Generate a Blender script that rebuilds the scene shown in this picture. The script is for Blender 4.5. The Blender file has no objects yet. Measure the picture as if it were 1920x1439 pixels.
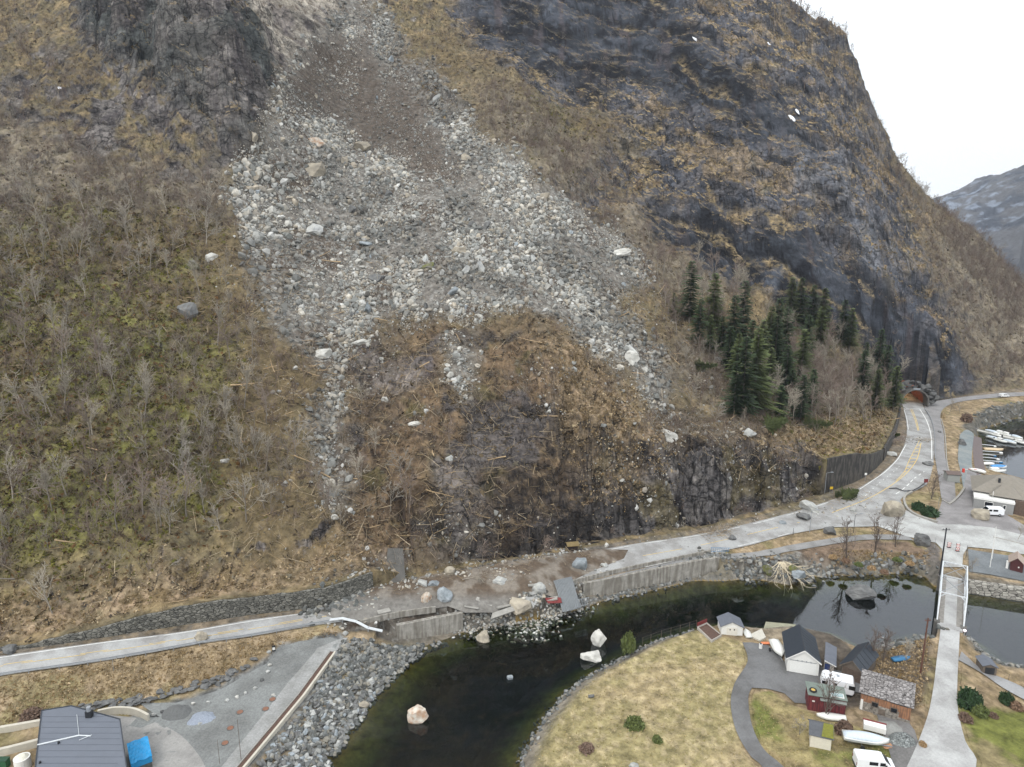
import bpy, math, random
import numpy as np
from mathutils import Vector, Matrix
from mathutils.geometry import delaunay_2d_cdt

# ------------------------------------------------------------------ camera, world, sun, exposure
S = bpy.context.scene
PITCH = math.radians(12.0); CAMZ = 70.0; FPX = 1280.0
cam_d = bpy.data.cameras.new('camera'); cam = bpy.data.objects.new('camera', cam_d)
S.collection.objects.link(cam); S.camera = cam
cam.location = (0, 0, CAMZ); cam.rotation_euler = (math.pi/2 - PITCH, 0, 0)
cam_d.sensor_width = 36.0; cam_d.lens = 24.0; cam_d.clip_start = 0.5; cam_d.clip_end = 20000

W = bpy.data.worlds.new('World'); S.world = W; W.use_nodes = True
SUN_EL, SUN_AZ = math.radians(48), math.radians(215)      # azimuth clockwise from +Y
def build_world():
    nt = W.node_tree; N = nt.nodes; N.clear()
    out = N.new('ShaderNodeOutputWorld'); bg = N.new('ShaderNodeBackground'); cl = N.new('ShaderNodeBackground')
    sky = N.new('ShaderNodeTexSky'); sky.sky_type = 'NISHITA'; sky.sun_disc = False
    sky.sun_elevation = SUN_EL; sky.sun_rotation = SUN_AZ; sky.dust_density = 3.0; sky.air_density = 1.2
    nt.links.new(sky.outputs[0], bg.inputs[0]); bg.inputs[1].default_value = 0.09
    # thin bright overcast: a pale cloud sheet over the sky, brighter towards the zenith
    tc = N.new('ShaderNodeTexCoord'); sx = N.new('ShaderNodeSeparateXYZ'); nt.links.new(tc.outputs['Generated'], sx.inputs[0])
    rp = N.new('ShaderNodeMapRange'); nt.links.new(sx.outputs['Z'], rp.inputs[0])
    rp.inputs[1].default_value = 0.0; rp.inputs[2].default_value = 0.7; rp.inputs[3].default_value = 1.12; rp.inputs[4].default_value = 1.75
    no = N.new('ShaderNodeTexNoise'); no.inputs['Scale'].default_value = 2.2; no.inputs['Detail'].default_value = 5
    nt.links.new(tc.outputs['Generated'], no.inputs[0])
    nr = N.new('ShaderNodeMapRange'); nt.links.new(no.outputs[0], nr.inputs[0])
    nr.inputs[1].default_value = .3; nr.inputs[2].default_value = .7; nr.inputs[3].default_value = .94; nr.inputs[4].default_value = 1.1
    mu = N.new('ShaderNodeMath'); mu.operation = 'MULTIPLY'
    nt.links.new(rp.outputs[0], mu.inputs[0]); nt.links.new(nr.outputs[0], mu.inputs[1])
    cl.inputs[0].default_value = (0.93, 0.965, 1.0, 1); nt.links.new(mu.outputs[0], cl.inputs[1])
    ad = N.new('ShaderNodeMixShader'); ad.inputs[0].default_value = 0.88
    nt.links.new(bg.outputs[0], ad.inputs[1]); nt.links.new(cl.outputs[0], ad.inputs[2]); nt.links.new(ad.outputs[0], out.inputs[0])
build_world()
sd = bpy.data.lights.new('sun', 'SUN'); sun = bpy.data.objects.new('sun', sd); S.collection.objects.link(sun)
sd.energy = 1.5; sd.angle = math.radians(14); sd.color = (1.0, 0.97, 0.93)
_sv = Vector((math.sin(SUN_AZ)*math.cos(SUN_EL), math.cos(SUN_AZ)*math.cos(SUN_EL), math.sin(SUN_EL)))
sun.rotation_euler = _sv.to_track_quat('Z', 'Y').to_euler()
S.view_settings.view_transform = 'Standard'; S.view_settings.look = 'None'
S.view_settings.exposure = 0.12; S.view_settings.gamma = 1.0
S.render.engine = 'CYCLES'; cy = S.cycles
cy.max_bounces = 5; cy.diffuse_bounces = 2; cy.glossy_bounces = 2; cy.transmission_bounces = 2; cy.transparent_max_bounces = 8
cy.volume_bounces = 0; cy.use_denoising = True; cy.denoiser = 'OPENIMAGEDENOISE'; cy.use_adaptive_sampling = True; cy.adaptive_threshold = 0.02
S.render.use_persistent_data = False

# ------------------------------------------------------------------ helpers: maths and noise
R = np.random.RandomState(7); random.seed(7)
cp, sp = math.cos(PITCH), math.sin(PITCH)
def ray(px, py):
    u = (np.asarray(px, float)-960)/FPX; v = (np.asarray(py, float)-719.5)/FPX
    return u, cp - v*sp, -sp - v*cp
def P(px, py, z=0.0):
    u, dy, dz = ray(px, py); t = (z-CAMZ)/dz
    return (u*t, dy*t, z)
def PY(px, py, Y):
    u, dy, dz = ray(px, py); t = Y/dy
    return (u*t, Y, CAMZ+dz*t)
def proj(X, Y, Z):
    zc = Y*cp - (Z-CAMZ)*sp
    d = -Y*sp - (Z-CAMZ)*cp
    zc = np.maximum(zc, 1e-3)
    return 960+FPX*X/zc, 719.5+FPX*d/zc
def hsh(i, j, k, s):
    h = (i*374761393 + j*668265263 + k*2147483647 + s*1274126177) & 0xffffffff
    h = ((h ^ (h >> 13))*1274126177) & 0xffffffff
    h = ((h ^ (h >> 16))*2246822519) & 0xffffffff
    return ((h ^ (h >> 15)) & 0xffff)/65535.0
def vnoise(x, y, z, s=0):
    xi = np.floor(x).astype(np.int64); yi = np.floor(y).astype(np.int64); zi = np.floor(z).astype(np.int64)
    fx = x-xi; fy = y-yi; fz = z-zi
    fx = fx*fx*(3-2*fx); fy = fy*fy*(3-2*fy); fz = fz*fz*(3-2*fz)
    def L(j, k):
        a = hsh(xi, yi+j, zi+k, s); b = hsh(xi+1, yi+j, zi+k, s); return a+(b-a)*fx
    a = L(0, 0); b = L(1, 0); c = L(0, 1); d = L(1, 1)
    e = a+(b-a)*fy; f = c+(d-c)*fy
    return e+(f-e)*fz
def fbm(x, y, z, sc, o=4, s=0, g=.5):
    r = 0; a = 1; t = 0; f = 1.0/sc
    for k in range(o):
        r = r+a*vnoise(x*f+17.3*k, y*f+5.1*k, z*f+9.7*k, s+k*7); t += a; a *= g; f *= 2.03
    return r/t
def ridged(x, y, z, sc, o=4, s=0):
    r = 0; a = 1; t = 0; f = 1.0/sc
    for k in range(o):
        r = r+a*(1-np.abs(2*vnoise(x*f+3.3*k, y*f, z*f+7.7*k, s+k*11)-1)); t += a; a *= .5; f *= 2.1
    return r/t
def sst(a, b, x):
    t = np.clip((x-a)/(b-a), 0, 1); return t*t*(3-2*t)
class RBF:                                   # linear radial interpolation of scattered values
    def __init__(s, p, v, sm=0.0):
        s.p = np.array(p, float); v = np.array(v, float); n = len(v)
        A = np.zeros((n+3, n+3)); d = np.linalg.norm(s.p[:, None]-s.p[None], axis=2)
        A[:n, :n] = np.sqrt(d*d+9.0)-sm*np.eye(n); A[:n, n] = 1; A[:n, n+1:] = s.p; A[n, :n] = 1; A[n+1:, :n] = s.p.T
        s.w = np.linalg.solve(A, np.r_[v, 0, 0, 0])
    def __call__(s, X, Y):
        X = np.asarray(X, float); Y = np.asarray(Y, float); n = len(s.p)
        r = s.w[n]+s.w[n+1]*X+s.w[n+2]*Y
        for i in range(n): r = r+s.w[i]*np.sqrt((X-s.p[i, 0])**2+(Y-s.p[i, 1])**2+9.0)
        return r
def inpoly(px, py, poly):
    c = np.zeros(np.shape(px), bool); n = len(poly)
    for i in range(n):
        x1, y1 = poly[i]; x2, y2 = poly[(i+1) % n]
        if y1 == y2: continue
        m = ((y1 > py) != (y2 > py)) & (px < (x2-x1)*(py-y1)/(y2-y1)+x1); c ^= m
    return c
def pdist(X, Y, pts, closed=True):
    d = np.full(np.shape(X), 1e9); n = len(pts)
    for i in range(n if closed else n-1):
        ax, ay = pts[i][:2]; bx, by = pts[(i+1) % n][:2]
        vx, vy = bx-ax, by-ay; L2 = vx*vx+vy*vy+1e-9
        t = np.clip(((X-ax)*vx+(Y-ay)*vy)/L2, 0, 1)
        d = np.minimum(d, (X-ax-t*vx)**2+(Y-ay-t*vy)**2)
    return np.sqrt(d)

# ------------------------------------------------------------------ low ground levels (picture point, height in metres over the water)
LOWP = [(-300,1290,6.3),(0,1250,6),(300,1195,5.8),(620,1150,5),(900,1110,4.6),(1150,1050,4.6),(1300,1020,4.6),(1500,985,4.6),
 (1650,940,4.6),(1700,880,5),(1720,790,5.5),(1850,747,6),(2100,740,6),(0,1340,3.2),(150,1325,3),(260,1305,3),(400,1268,3),(520,1225,3.4),
 (600,1203,3.6),(100,1439,2.4),(350,1400,2.5),(500,1300,2.8),(-300,1400,3),(560,1260,3),(460,1439,2.8),(0,1290,5.2),(200,1262,5.2),(400,1222,5.2),
 (1050,1380,1.6),(1200,1250,1.7),(1300,1220,1.7),(1350,1300,1.9),(1100,1430,1.8),(1500,1270,1.8),(1650,1340,2),(1500,1400,2),
 (1770,1250,2.8),(1775,1190,3),(1782,1080,3.1),(1770,1400,2.4),(1850,1300,1.9),(1920,1280,1.4),(1860,1260,1.5),(1780,1000,4),(1780,1045,3.5),(1900,1000,3.9),
 (1880,1060,3),(1600,1030,3.4),(1700,1050,2.6),(1830,900,3.2),(1790,830,3.6),(1900,960,3.9),(1810,810,2.6),(1840,860,2.2),
 (1500,1180,1.4),(1420,1175,1.3),(1650,1240,1.6),(1100,1090,3.6),(1400,1045,3.6),(1500,1035,3.0),(1080,1120,2.6),(1460,1060,1.8),
 (860,1150,3.6),(740,1180,3.4),(1000,1140,2.4),(1000,1110,4.4),(1920,1439,2),(2200,1300,2)]
_lp = [P(a, b, z) for a, b, z in LOWP]
HL = RBF([(q[0], q[1]) for q in _lp], [q[2] for q in _lp])
def L(px, py, dz=0.0):                       # picture point -> point on the low ground
    z = 3.0
    for _ in range(12):
        x, y, _q = P(px, py, z); z = float(HL(x, y))
    return (float(x), float(y), z+dz)

# ------------------------------------------------------------------ mountain surface: (picture x, y, distance forward)
HP = [(-500,1230,92),(-500,900,120),(-500,600,150),(-500,300,195),(-500,0,265),(0,1190,98.5),(0,1000,115),(0,700,148),(0,400,195),(0,150,245),(0,0,285),
 (250,1120,105),(250,1000,115),(250,700,148),(250,400,193),(250,250,220),(250,100,246),(250,0,262),
 (450,1080,111),(450,900,130),(450,700,150),(450,500,180),(420,330,212),(470,260,224),(430,150,232),(400,20,246),(520,100,262),(560,0,300),
 (640,1030,117),(640,850,138),(620,700,158),(600,550,185),(600,400,220),(620,250,262),(620,130,296),(640,10,335),(720,60,325),
 (720,1070,115),(800,1030,120),(850,850,136),(800,700,156),(900,640,168),(850,500,196),(850,380,226),(900,300,252),(870,200,285),(850,100,318),(830,0,350),
 (1000,1010,128),(1020,850,142),(1020,720,155),(1020,620,168),(1020,500,204),(1020,380,236),(1040,300,262),
 (1120,980,133),(1200,870,146),(1130,760,158),(1180,660,180),(1150,540,210),(1150,440,246),(1150,330,280),(1150,230,304),(1150,100,338),(1150,0,366),
 (1260,980,142),(1290,850,152),(1250,790,166),(1260,640,200),(1250,520,232),(1300,440,262),(1300,300,288),(1300,150,318),(1300,0,352),(1000,180,296),(1000,50,335),
 (1420,955,148),(1420,860,158),(1400,780,182),(1400,680,212),(1400,580,245),(1400,470,266),(1400,300,286),(1400,150,316),(1400,30,352),
 (1545,840,175),(1500,780,196),(1520,700,222),(1520,640,246),(1550,560,256),(1550,420,275),(1550,250,306),(1530,120,348),(1480,0,430),
 (1645,840,192),(1640,770,225),(1650,700,252),(1650,600,262),(1650,450,282),(1630,300,340),(1590,80,402),(1635,240,386),(1700,350,382),
 (1709,712,266),(1740,640,278),(1740,500,310),(1740,405,372),(1800,650,292),(1800,560,315),(1800,460,352),
 (1860,690,290),(1860,600,315),(1920,700,290),(1920,640,310),(1920,570,345),(2000,690,300),(2000,640,330),(2080,700,310)]
hp = [PY(*q) for q in HP]
hp += [(-420,300,190),(-420,420,330),(-250,420,345),(-100,460,390),(30,480,360),(100,520,285),(-420,700,480),(-100,750,470),(60,640,290),(150,560,165),(190,500,190),
 (150,800,180),(230,430,110),(270,400,70),(310,370,15),(330,420,-8),(280,470,20),(250,560,40),(380,360,-14),(400,300,-14),(420,500,-16),(300,760,60),(420,760,-16),(500,560,-20),(520,400,-20)]
HH = RBF([(q[0], q[1]) for q in hp], [q[2] for q in hp], 0.0)
# foot of the hill: road-side line
FOOT = [(-600,1290),(-300,1255),(0,1222),(94,1211),(187,1197),(281,1182),(375,1168),(469,1154),(587,1140),(640,1128),(700,1102),(800,1078),(900,1062),(1000,1046),(1060,1034),(1120,1024),
 (1200,1010),(1300,995),(1400,973),(1500,948),(1560,922),(1620,896),(1655,866),(1676,826),(1686,790),(1689,768),(1689,758),(1731,756),(1760,752),(1800,744),(1850,736),(1920,728),(2060,722),(2300,700)]
FOOTW = [L(*q)[:2] for q in FOOT]
HILLPOLY = FOOTW+[(900, 300), (900, 1500), (-1500, 1500), (-1500, 60)]
RIVER_PX = [(560,1700),(575,1520),(600,1439),(640,1380),(690,1310),(730,1265),(790,1215),(860,1190),(930,1172),(1000,1162),(1060,1151),(1100,1137),(1150,1122),(1230,1106),(1300,1090),(1400,1088),(1440,1090),(1480,1098),
 (1520,1082),(1560,1080),(1650,1078),(1700,1074),(1735,1082),(1752,1100),(1818,1112),(1920,1126),(2100,1155),(2600,1220),(2600,1400),(2100,1300),(1920,1250),(1880,1246),(1850,1232),(1825,1206),(1800,1192),
 (1752,1196),(1700,1204),(1650,1222),(1600,1212),(1560,1192),(1480,1180),(1440,1182),(1340,1176),(1300,1184),(1240,1202),(1170,1234),(1110,1266),(1060,1302),(1020,1350),(990,1400),(975,1439),(955,1520),(950,1700)]
RIV = [P(a, b, 0)[:2] for a, b in RIVER_PX]
INLET_PX = [(1832,808),(1870,796),(1900,786),(1960,778),(2150,760),(2600,745),(2600,1000),(2100,960),(1960,925),(1915,905),(1860,893),(1845,870),(1838,835)]
INL = [P(a, b, 0)[:2] for a, b in INLET_PX]
BW = RBF([P(a, b, 1)[:2] for a, b, w in [(600,1400,8),(680,1280,8),(760,1200,7),(900,1160,3),(1150,1110,2.5),(1300,1080,3),(1500,1075,5),(1700,1070,3),(1850,1110,1.2),(1920,1250,4),(1800,1190,3),(1700,1210,4),(1500,1180,1.5),(1400,1180,1.5),(1200,1230,2.5),(1050,1320,3),(980,1430,3)]],
        [8,8,7,3,2.5,3,5,3,1.2,4,3,4,1.5,1.5,2.5,3,3])

# ------------------------------------------------------------------ terrain grid (rings around the valley, finest on the slopes)
rr = [52.0]
while rr[-1] < 900:
    r = rr[-1]; rr.append(r + (0.30 if r < 140 else 0.40 if r < 330 else 0.40+(r-330)*0.012))
RR = np.array(rr); AZ = np.radians(np.arange(-44, 46, 0.078))
# extra rings follow the foot of the hill so that its steep cut faces are finely meshed
_fa = np.arctan2([q[0] for q in FOOTW], [q[1] for q in FOOTW]); _o = np.argsort(_fa)
RFA = np.interp(AZ, _fa[_o], np.hypot([q[0] for q in FOOTW], [q[1] for q in FOOTW])[_o])
KX, WX = 110.0, 8.0
def u_of(r, rf): return np.interp(r, RR, np.arange(len(RR)))+KX*np.clip((r-rf+1.0)/WX, 0, 1)
NA, NR = len(AZ), len(RR)+int(KX)
R2 = np.empty((NR, NA)); _dr = np.linspace(RR[0], RR[-1], 9000)
for _j in range(NA): R2[:, _j] = np.interp(np.arange(NR), u_of(_dr, RFA[_j]), _dr)
GX = R2*np.sin(AZ)[None]; GY = R2*np.cos(AZ)[None]
def zone_map():
    zx = np.arange(-700, 2700, 4.0); zy = np.arange(-700, 1700, 4.0); A, B = np.meshgrid(zx, zy); return zx, zy, A, B
ZX, ZY, ZA, ZB = zone_map()
def blur(m, k):
    for _ in range(2):
        for ax in (0, 1):
            c = np.cumsum(np.pad(m, [(k+1, k) if a == ax else (0, 0) for a in (0, 1)], mode='edge'), axis=ax)
            n = m.shape[ax]
            m = (np.take(c, np.arange(n)+2*k+1, axis=ax)-np.take(c, np.arange(n), axis=ax))/(2*k+1)
    return m
def zone(polys, k=2):
    m = np.zeros(ZA.shape)
    for p in polys: m[inpoly(ZA, ZB, p)] = 1
    return blur(m, k) if k else m
def samp(m, px, py):
    fx = np.clip((px-ZX[0])/4, 0, m.shape[1]-1.001); fy = np.clip((py-ZY[0])/4, 0, m.shape[0]-1.001)
    i = fx.astype(int); j = fy.astype(int); fx = fx-i; fy = fy-j
    return (m[j, i]*(1-fx)+m[j, i+1]*fx)*(1-fy)+(m[j+1, i]*(1-fx)+m[j+1, i+1]*fx)*fy
ZN = {
 'scree': zone([[(635,-200),(690,-200),(705,30),(760,90),(830,150),(880,235),(960,290),(1040,345),(1130,420),(1190,480),(1215,530),(1150,560),(1230,640),(1262,700),(1256,790),(1225,785),(1195,720),(1110,650),(1050,600),(960,570),(860,600),(720,600),(665,640),(655,700),(630,770),(595,700),(560,660),(500,620),(480,530),(450,450),(430,380),(440,315),(495,280),(510,200),(520,130),(590,70),(625,20)],
   [(590,740),(640,730),(660,900),(640,960),(610,960),(590,860)],[(840,640),(900,640),(880,760),(850,740)]], 3),
 'soil': zone([[(600,80),(650,60),(720,130),(800,220),(860,290),(900,330),(800,330),(640,240),(560,210),(525,185),(560,120)]], 5),
 'slab': zone([[(440,-200),(640,-200),(628,30),(592,105),(565,125),(530,112),(480,50)],[(700,55),(760,80),(750,110),(712,80)],[(810,870),(905,860),(920,960),(940,1010),(860,1000)],[(1280,850),(1400,860),(1500,880),(1530,920),(1420,975),(1310,990)],[(700,1040),(770,1020),(775,1090),(705,1100)],[(650,650),(830,660),(820,730),(700,720)]], 2),
 'cliffL': zone([[(140,-200),(440,-200),(520,110),(508,200),(497,270),(430,290),(380,230),(290,160),(230,120),(150,60)]], 3),
 'patchL': zone([[(-300,0),(0,60),(200,90),(400,260),(420,330),(330,380),(180,320),(0,210),(-300,200)]], 8),
 'cliffR': zone([[(800,-300),(1700,-300),(1605,90),(1645,250),(1705,350),(1745,400),(1730,480),(1790,620),(1830,735),(1700,760),(1650,660),(1560,570),(1400,540),(1250,440),(1130,330),(1180,230),(1000,170),(860,60)],
   [(740,100),(800,130),(880,215),(850,225),(770,160)],[(1060,330),(1130,330),(1160,420),(1110,400)]], 4),
 'wet': zone([[(1180,390),(1350,390),(1560,440),(1650,500),(1720,600),(1790,740),(1690,750),(1640,650),(1480,575),(1360,530),(1260,455)],[(820,-200),(1180,-200),(1300,60),(1500,200),(1550,290),(1480,260),(1350,200),(1200,165),(1060,150),(960,110),(880,50)],[(1730,660),(1800,660),(1850,740),(1740,750)]], 5),
 'streak': zone([[(1480,215),(1540,280),(1720,500),(1660,490),(1560,400),(1500,320)]], 5),
 'knob': zone([[(600,800),(660,640),(860,600),(1030,590),(1200,760),(1330,820),(1470,840),(1540,880),(1540,940),(1300,1000),(1100,1035),(700,1110),(640,1000)]], 6),
 'cut': zone([[(890,1060),(960,1000),(1050,985),(1120,960),(1200,990),(1250,930),(1240,870),(1290,840),(1410,855),(1530,900),(1560,870),(1560,925),(1500,950),(1300,998),(1110,1030)],[(950,750),(1060,740),(1180,790),(1270,860),(1260,940),(1190,930),(1120,850),(1000,800)],[(740,960),(820,950),(850,985),(800,1000)]], 3),
 'dry': zone([[(-300,1160),(0,1120),(200,1080),(480,1060),(640,1010),(700,1000),(712,1085),(600,1112),(300,1170),(100,1212),(-300,1260)],[(1340,850),(1450,800),(1690,780),(1660,840),(1540,852),(1430,845)],[(1000,620),(1060,620),(1200,760),(1260,860),(1230,930),(1140,930),(1060,820)]], 6),
 'green': zone([[(-300,420),(0,440),(120,380),(330,420),(400,620),(440,900),(300,1040),(0,1110),(-300,1140)],[(1440,760),(1600,780),(1690,770),(1670,830),(1540,850)],[(1230,180),(1330,190),(1330,230),(1240,230)],[(990,170),(1060,160),(1080,230),(1010,240)]], 14),
 'brush': zone([[(-300,180),(0,200),(200,300),(430,310),(430,420),(330,400),(120,380),(0,440),(-300,420)],[(1110,420),(1350,500),(1400,560),(1260,560)],[(880,150),(1150,300),(1260,450),(1180,470),(1040,340),(900,240)],[(1740,400),(2100,600),(2100,720),(1850,720),(1760,560)],[(1230,640),(1650,700),(1690,760),(1400,800),(1260,700)]], 6),
}
# ------------------------------------------------------------------ terrain heights
ZBh = HH(GX, GY); ZBl = HL(GX, GY)
inh = inpoly(GX, GY, HILLPOLY); dF = pdist(GX, GY, FOOTW, False)*np.where(inh, 1, -1)
far = R2 > 250
_b1 = np.floor(vnoise(GX/3.2, GY/1.6, 0*GX, 301)*5)/5; _b2 = np.floor(vnoise(GX/8, GY/6, 0*GX, 302)*4)/4; _b3 = fbm(GX, GY, 0*GX, 2.0, 3, 303)
dFm = dF.copy(); cutm = inpoly(*proj(GX, GY, ZBl)[:1], GY*0, [(0,-1),(1,-1),(1,1)]) if False else None
_pxl = proj(GX, GY, ZBl)[0]; cutm = sst(1020, 1120, _pxl)*(1-sst(1525, 1545, _pxl)); cuts = .45*sst(760, 880, _pxl)*(1-sst(1020, 1120, _pxl))
dFw = dF-(cutm+cuts)*(_b1*1.8+_b2*2.6+_b3*1.6)-1.2*(_b3-.3)
w = sst(0.0, 2.4, dFw)*.45+.55*np.clip(dFw/(5.5+6*_b2), 0, 1)
Z = ZBl*(1-w)+np.maximum(ZBh, np.where(far, -20, 1.0))*w
# retaining walls along the foot: ground behind them starts level with the wall top
_fp = np.array([P(a, b, 5)[0] for a, b in FOOT]); WH = [(-600,2.2),(-300,1.6),(40,.3),(94,1.0),(187,1.6),(281,2.8),(375,3.4),(469,3.2),(587,3.3),(640,3.4),(700,3.2),(790,0),(1540,0),(1546,9.3),(1600,8.2),(1655,3.6),(1676,4.0),(1689,3.0),(1692,0),(2300,0)]
def foot_s(X, Y):
    best = np.full(np.shape(X), 1e9); out = np.zeros(np.shape(X))
    for i in range(len(FOOTW)-1):
        ax, ay = FOOTW[i]; bx, by = FOOTW[i+1]; vx, vy = bx-ax, by-ay; t = np.clip(((X-ax)*vx+(Y-ay)*vy)/(vx*vx+vy*vy), 0, 1)
        d = (X-ax-t*vx)**2+(Y-ay-t*vy)**2; m = d < best; best = np.where(m, d, best); out = np.where(m, FOOT[i][0]+t*(FOOT[i+1][0]-FOOT[i][0]), out)
    return out
FS = foot_s(GX, GY); wallh = np.interp(FS, [q[0] for q in WH], [q[1] for q in WH]); hasw = (wallh > .2) & (dF > 0)
lim = ZBl+wallh+np.clip(dF-.6, 0, 99)*1.05; low_ = ZBl+wallh*sst(.35, .6, dF)
Z = np.where(hasw & (dF < 14), np.maximum(np.minimum(Z, lim+np.clip(dF-8, 0, 9)*3), low_), Z)
Z = np.where(hasw & (dF < .35), ZBl, Z)
px0, py0 = proj(GX, GY, Z)
wx = (fbm(GX, GY, Z, 9, 4, 3)-.5)*60; wy = (fbm(GX, GY, Z, 9, 4, 9)-.5)*60
zn = {k: samp(m, px0+wx*(1 if k not in ('dry',) else .6), py0+wy) for k, m in ZN.items()}
hill = sst(0.3, 3.5, dF)
zc = Z.copy()
lowland = dF < 0
# relief
rough = (fbm(GX, GY, zc, 26, 5, 1)-.5)*7.0+(fbm(GX, GY, zc, 5, 4, 2)-.5)*2.2
amp = hill*(1-.55*zn['scree'])
D = rough*amp*.75
# gullies running down the left slope, a soft break-up of the smooth base
D += (ridged(GX*1.0, GY*.35, zc*.2, 22, 4, 21)-.62)*5.0*hill*(1-zn['scree'])*(1-zn['wet'])
cl = np.clip(zn['cliffL']+zn['cliffR']+.8*zn['cut']+.5*zn['patchL']+.35*zn['knob']+.5*zn['slab'], 0, 1)*hill
# blocky, faceted rock: quantised noise steps along a dipping stratum coordinate
u_ = (zc*0.9+GX*0.42-GY*.10)+(fbm(GX, GY, zc, 30, 4, 33)-.5)*26+(fbm(GX, GY, zc, 7, 3, 34)-.5)*6
def saw(u, per, sh=.72):
    f = np.mod(u/per, 1.0); return np.where(f < sh, f/sh*0.35, .35+(f-sh)/(1-sh)*.65)-f
D += cl*(saw(u_, 15)*10+saw(u_+3, 5.2)*3.4)
blk = vnoise(GX/9+u_*.04, GY/8, u_/6, 77); blk = np.floor(blk*6)/6
D += cl*(blk-.4)*6.0*(1-zn['wet']*.6)
big_ = vnoise(GX/26+u_*.02, GY/30, u_/15, 79); big_ = np.floor(big_*5)/5
D += (zn['cliffR']*.9+zn['cliffL'])*hill*(big_-.4)*13*(1-zn['wet']*.35)
b2 = vnoise(GX/3.6, GY/4.0, u_/2.2, 78); b2 = np.floor(b2*5)/5
D += cl*(b2-.4)*2.2*(1-zn['wet']*.6)
cl3 = vnoise(GX/11+zc*.03, GY/9, zc/10, 92); cl3 = np.floor(cl3*4)/4
D += zn['cliffL']*hill*(7.0+(ridged(GX+zc*.4, GY*.5, zc*.4, 17, 3, 91)-.5)*12+(cl3-.4)*16)
D += zn['knob']*hill*((ridged(GX, GY, zc, 13, 4, 55)-.6)*4.5+saw(u_*1.3+GX*.3, 6.5)*2.6)*(1-zn['scree'])
# lobes and hollows on the scree cone
D += zn['scree']*hill*((fbm(GX, GY, zc, 14, 3, 61)-.5)*3.5+(fbm(GX, GY, zc, 2.2, 3, 62)-.5)*.9)
D += hill*(1-zn['scree'])*(fbm(GX, GY, zc, 1.5, 3, 63)-.5)*.8
damp = sst(0.2, 5.5, dF)
D += hill*(1-zn['scree'])*(1-cl)*((ridged(GX, GY, zc, 9, 4, 64)-.62)*3.6+(fbm(GX, GY, zc, 3.2, 3, 65)-.5)*1.5)
hcut = zn['cut']*(1-zn['scree'])
# road cut: bare blasted rock with upright joints, standing close to the road
jt = vnoise(GX/3.1, GY/3.1, 0*GX, 66); jt = np.floor(jt*5)/5
Dc = (jt-.35)*9+(ridged(GX, GY, zc*.5, 6, 4, 67)-.6)*5
D = D*(1-.5*hcut)+hcut*Dc*sst(0, 5, dF)
D = np.where(hasw & (dF < 1.0), 0, D); D = np.where(hasw & (dF < 4), np.maximum(D, -.3), D)
Z = Z+D*np.clip(damp+.8*hcut*sst(.3, 2.5, dF)+.25*cl*sst(.5, 3, dF), 0, 1)
# tunnel mouth: keep the rock face upright and clear
TUN = L(1710, 757); TDIR = Vector((0.20, 0.98, 0)).normalized()
tx = (GX-TUN[0])*TDIR.y-(GY-TUN[1])*TDIR.x; ty = (GX-TUN[0])*TDIR.x+(GY-TUN[1])*TDIR.y
Z = np.where((np.abs(tx) < 12) & (ty > 1.0) & (ty < 40), np.maximum(Z, TUN[2]+7.6+np.clip(ty-2, 0, 30)*.9), Z)
Z = np.where((np.abs(tx) < 7) & (ty <= 1.0) & (ty > -14), TUN[2]-.1, Z)
# river, inlet, fjord
sR = pdist(GX, GY, RIV)*np.where(inpoly(GX, GY, RIV), -1, 1)
sI = pdist(GX, GY, INL)*np.where(inpoly(GX, GY, INL), -1, 1)
jit = (fbm(GX, GY, 0*GX, 3, 3, 5)-.5)*1.6
bw = np.clip(BW(GX, GY), 1, 9)
WALLS = {'mid': ([(1094,1096),(1140,1088),(1200,1075),(1260,1063),(1311,1053),(1345,1049)], [(1345,1080),(1300,1088),(1230,1104),(1150,1120),(1100,1134),(1085,1120)]),
 'left': ([(744,1174),(790,1165),(830,1158),(868,1151)], [(880,1188),(866,1192),(790,1217),(735,1262),(700,1230),(715,1195)])}
sh = np.clip((sR+jit*.5)/bw, 0, 1)
WMK = np.zeros(Z.shape, bool)
for kk, (a_, b_) in WALLS.items():
    pg = [L(*q)[:2] for q in a_]+[P(q[0], q[1], 0.0)[:2] for q in b_]; mm_ = inpoly(GX, GY, pg) | (pdist(GX, GY, pg[:len(a_)], False) < .6)
    Z = np.where(mm_ & (dF < 3), np.minimum(Z, .15+np.clip(sR, 0, 9)*.33), Z); WMK |= mm_
near = (sR < 12) & (dF < 3)
Z = np.where(near & (sR+jit*.5 > 0), np.minimum(Z, .05+(Z)*sh), Z)
Z = np.where(sR+jit*.5 <= 0, -np.minimum(-(sR+jit*.5)*(.42-.2*sst(4, 8, bw))+.05, 3.2), Z)
sh2 = np.clip(sI/2.0, 0, 1)
Z = np.where(sI <= 0, -np.minimum(-sI*.6+.05, 4), np.where((sI < 2) & (dF < 4), np.minimum(Z, .05+Z*sh2), Z))
# roadside and yard ground detail
gd = (fbm(GX, GY, 0*GX, 2.5, 4, 8)-.5)*.5
ROADS = {}
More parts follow.
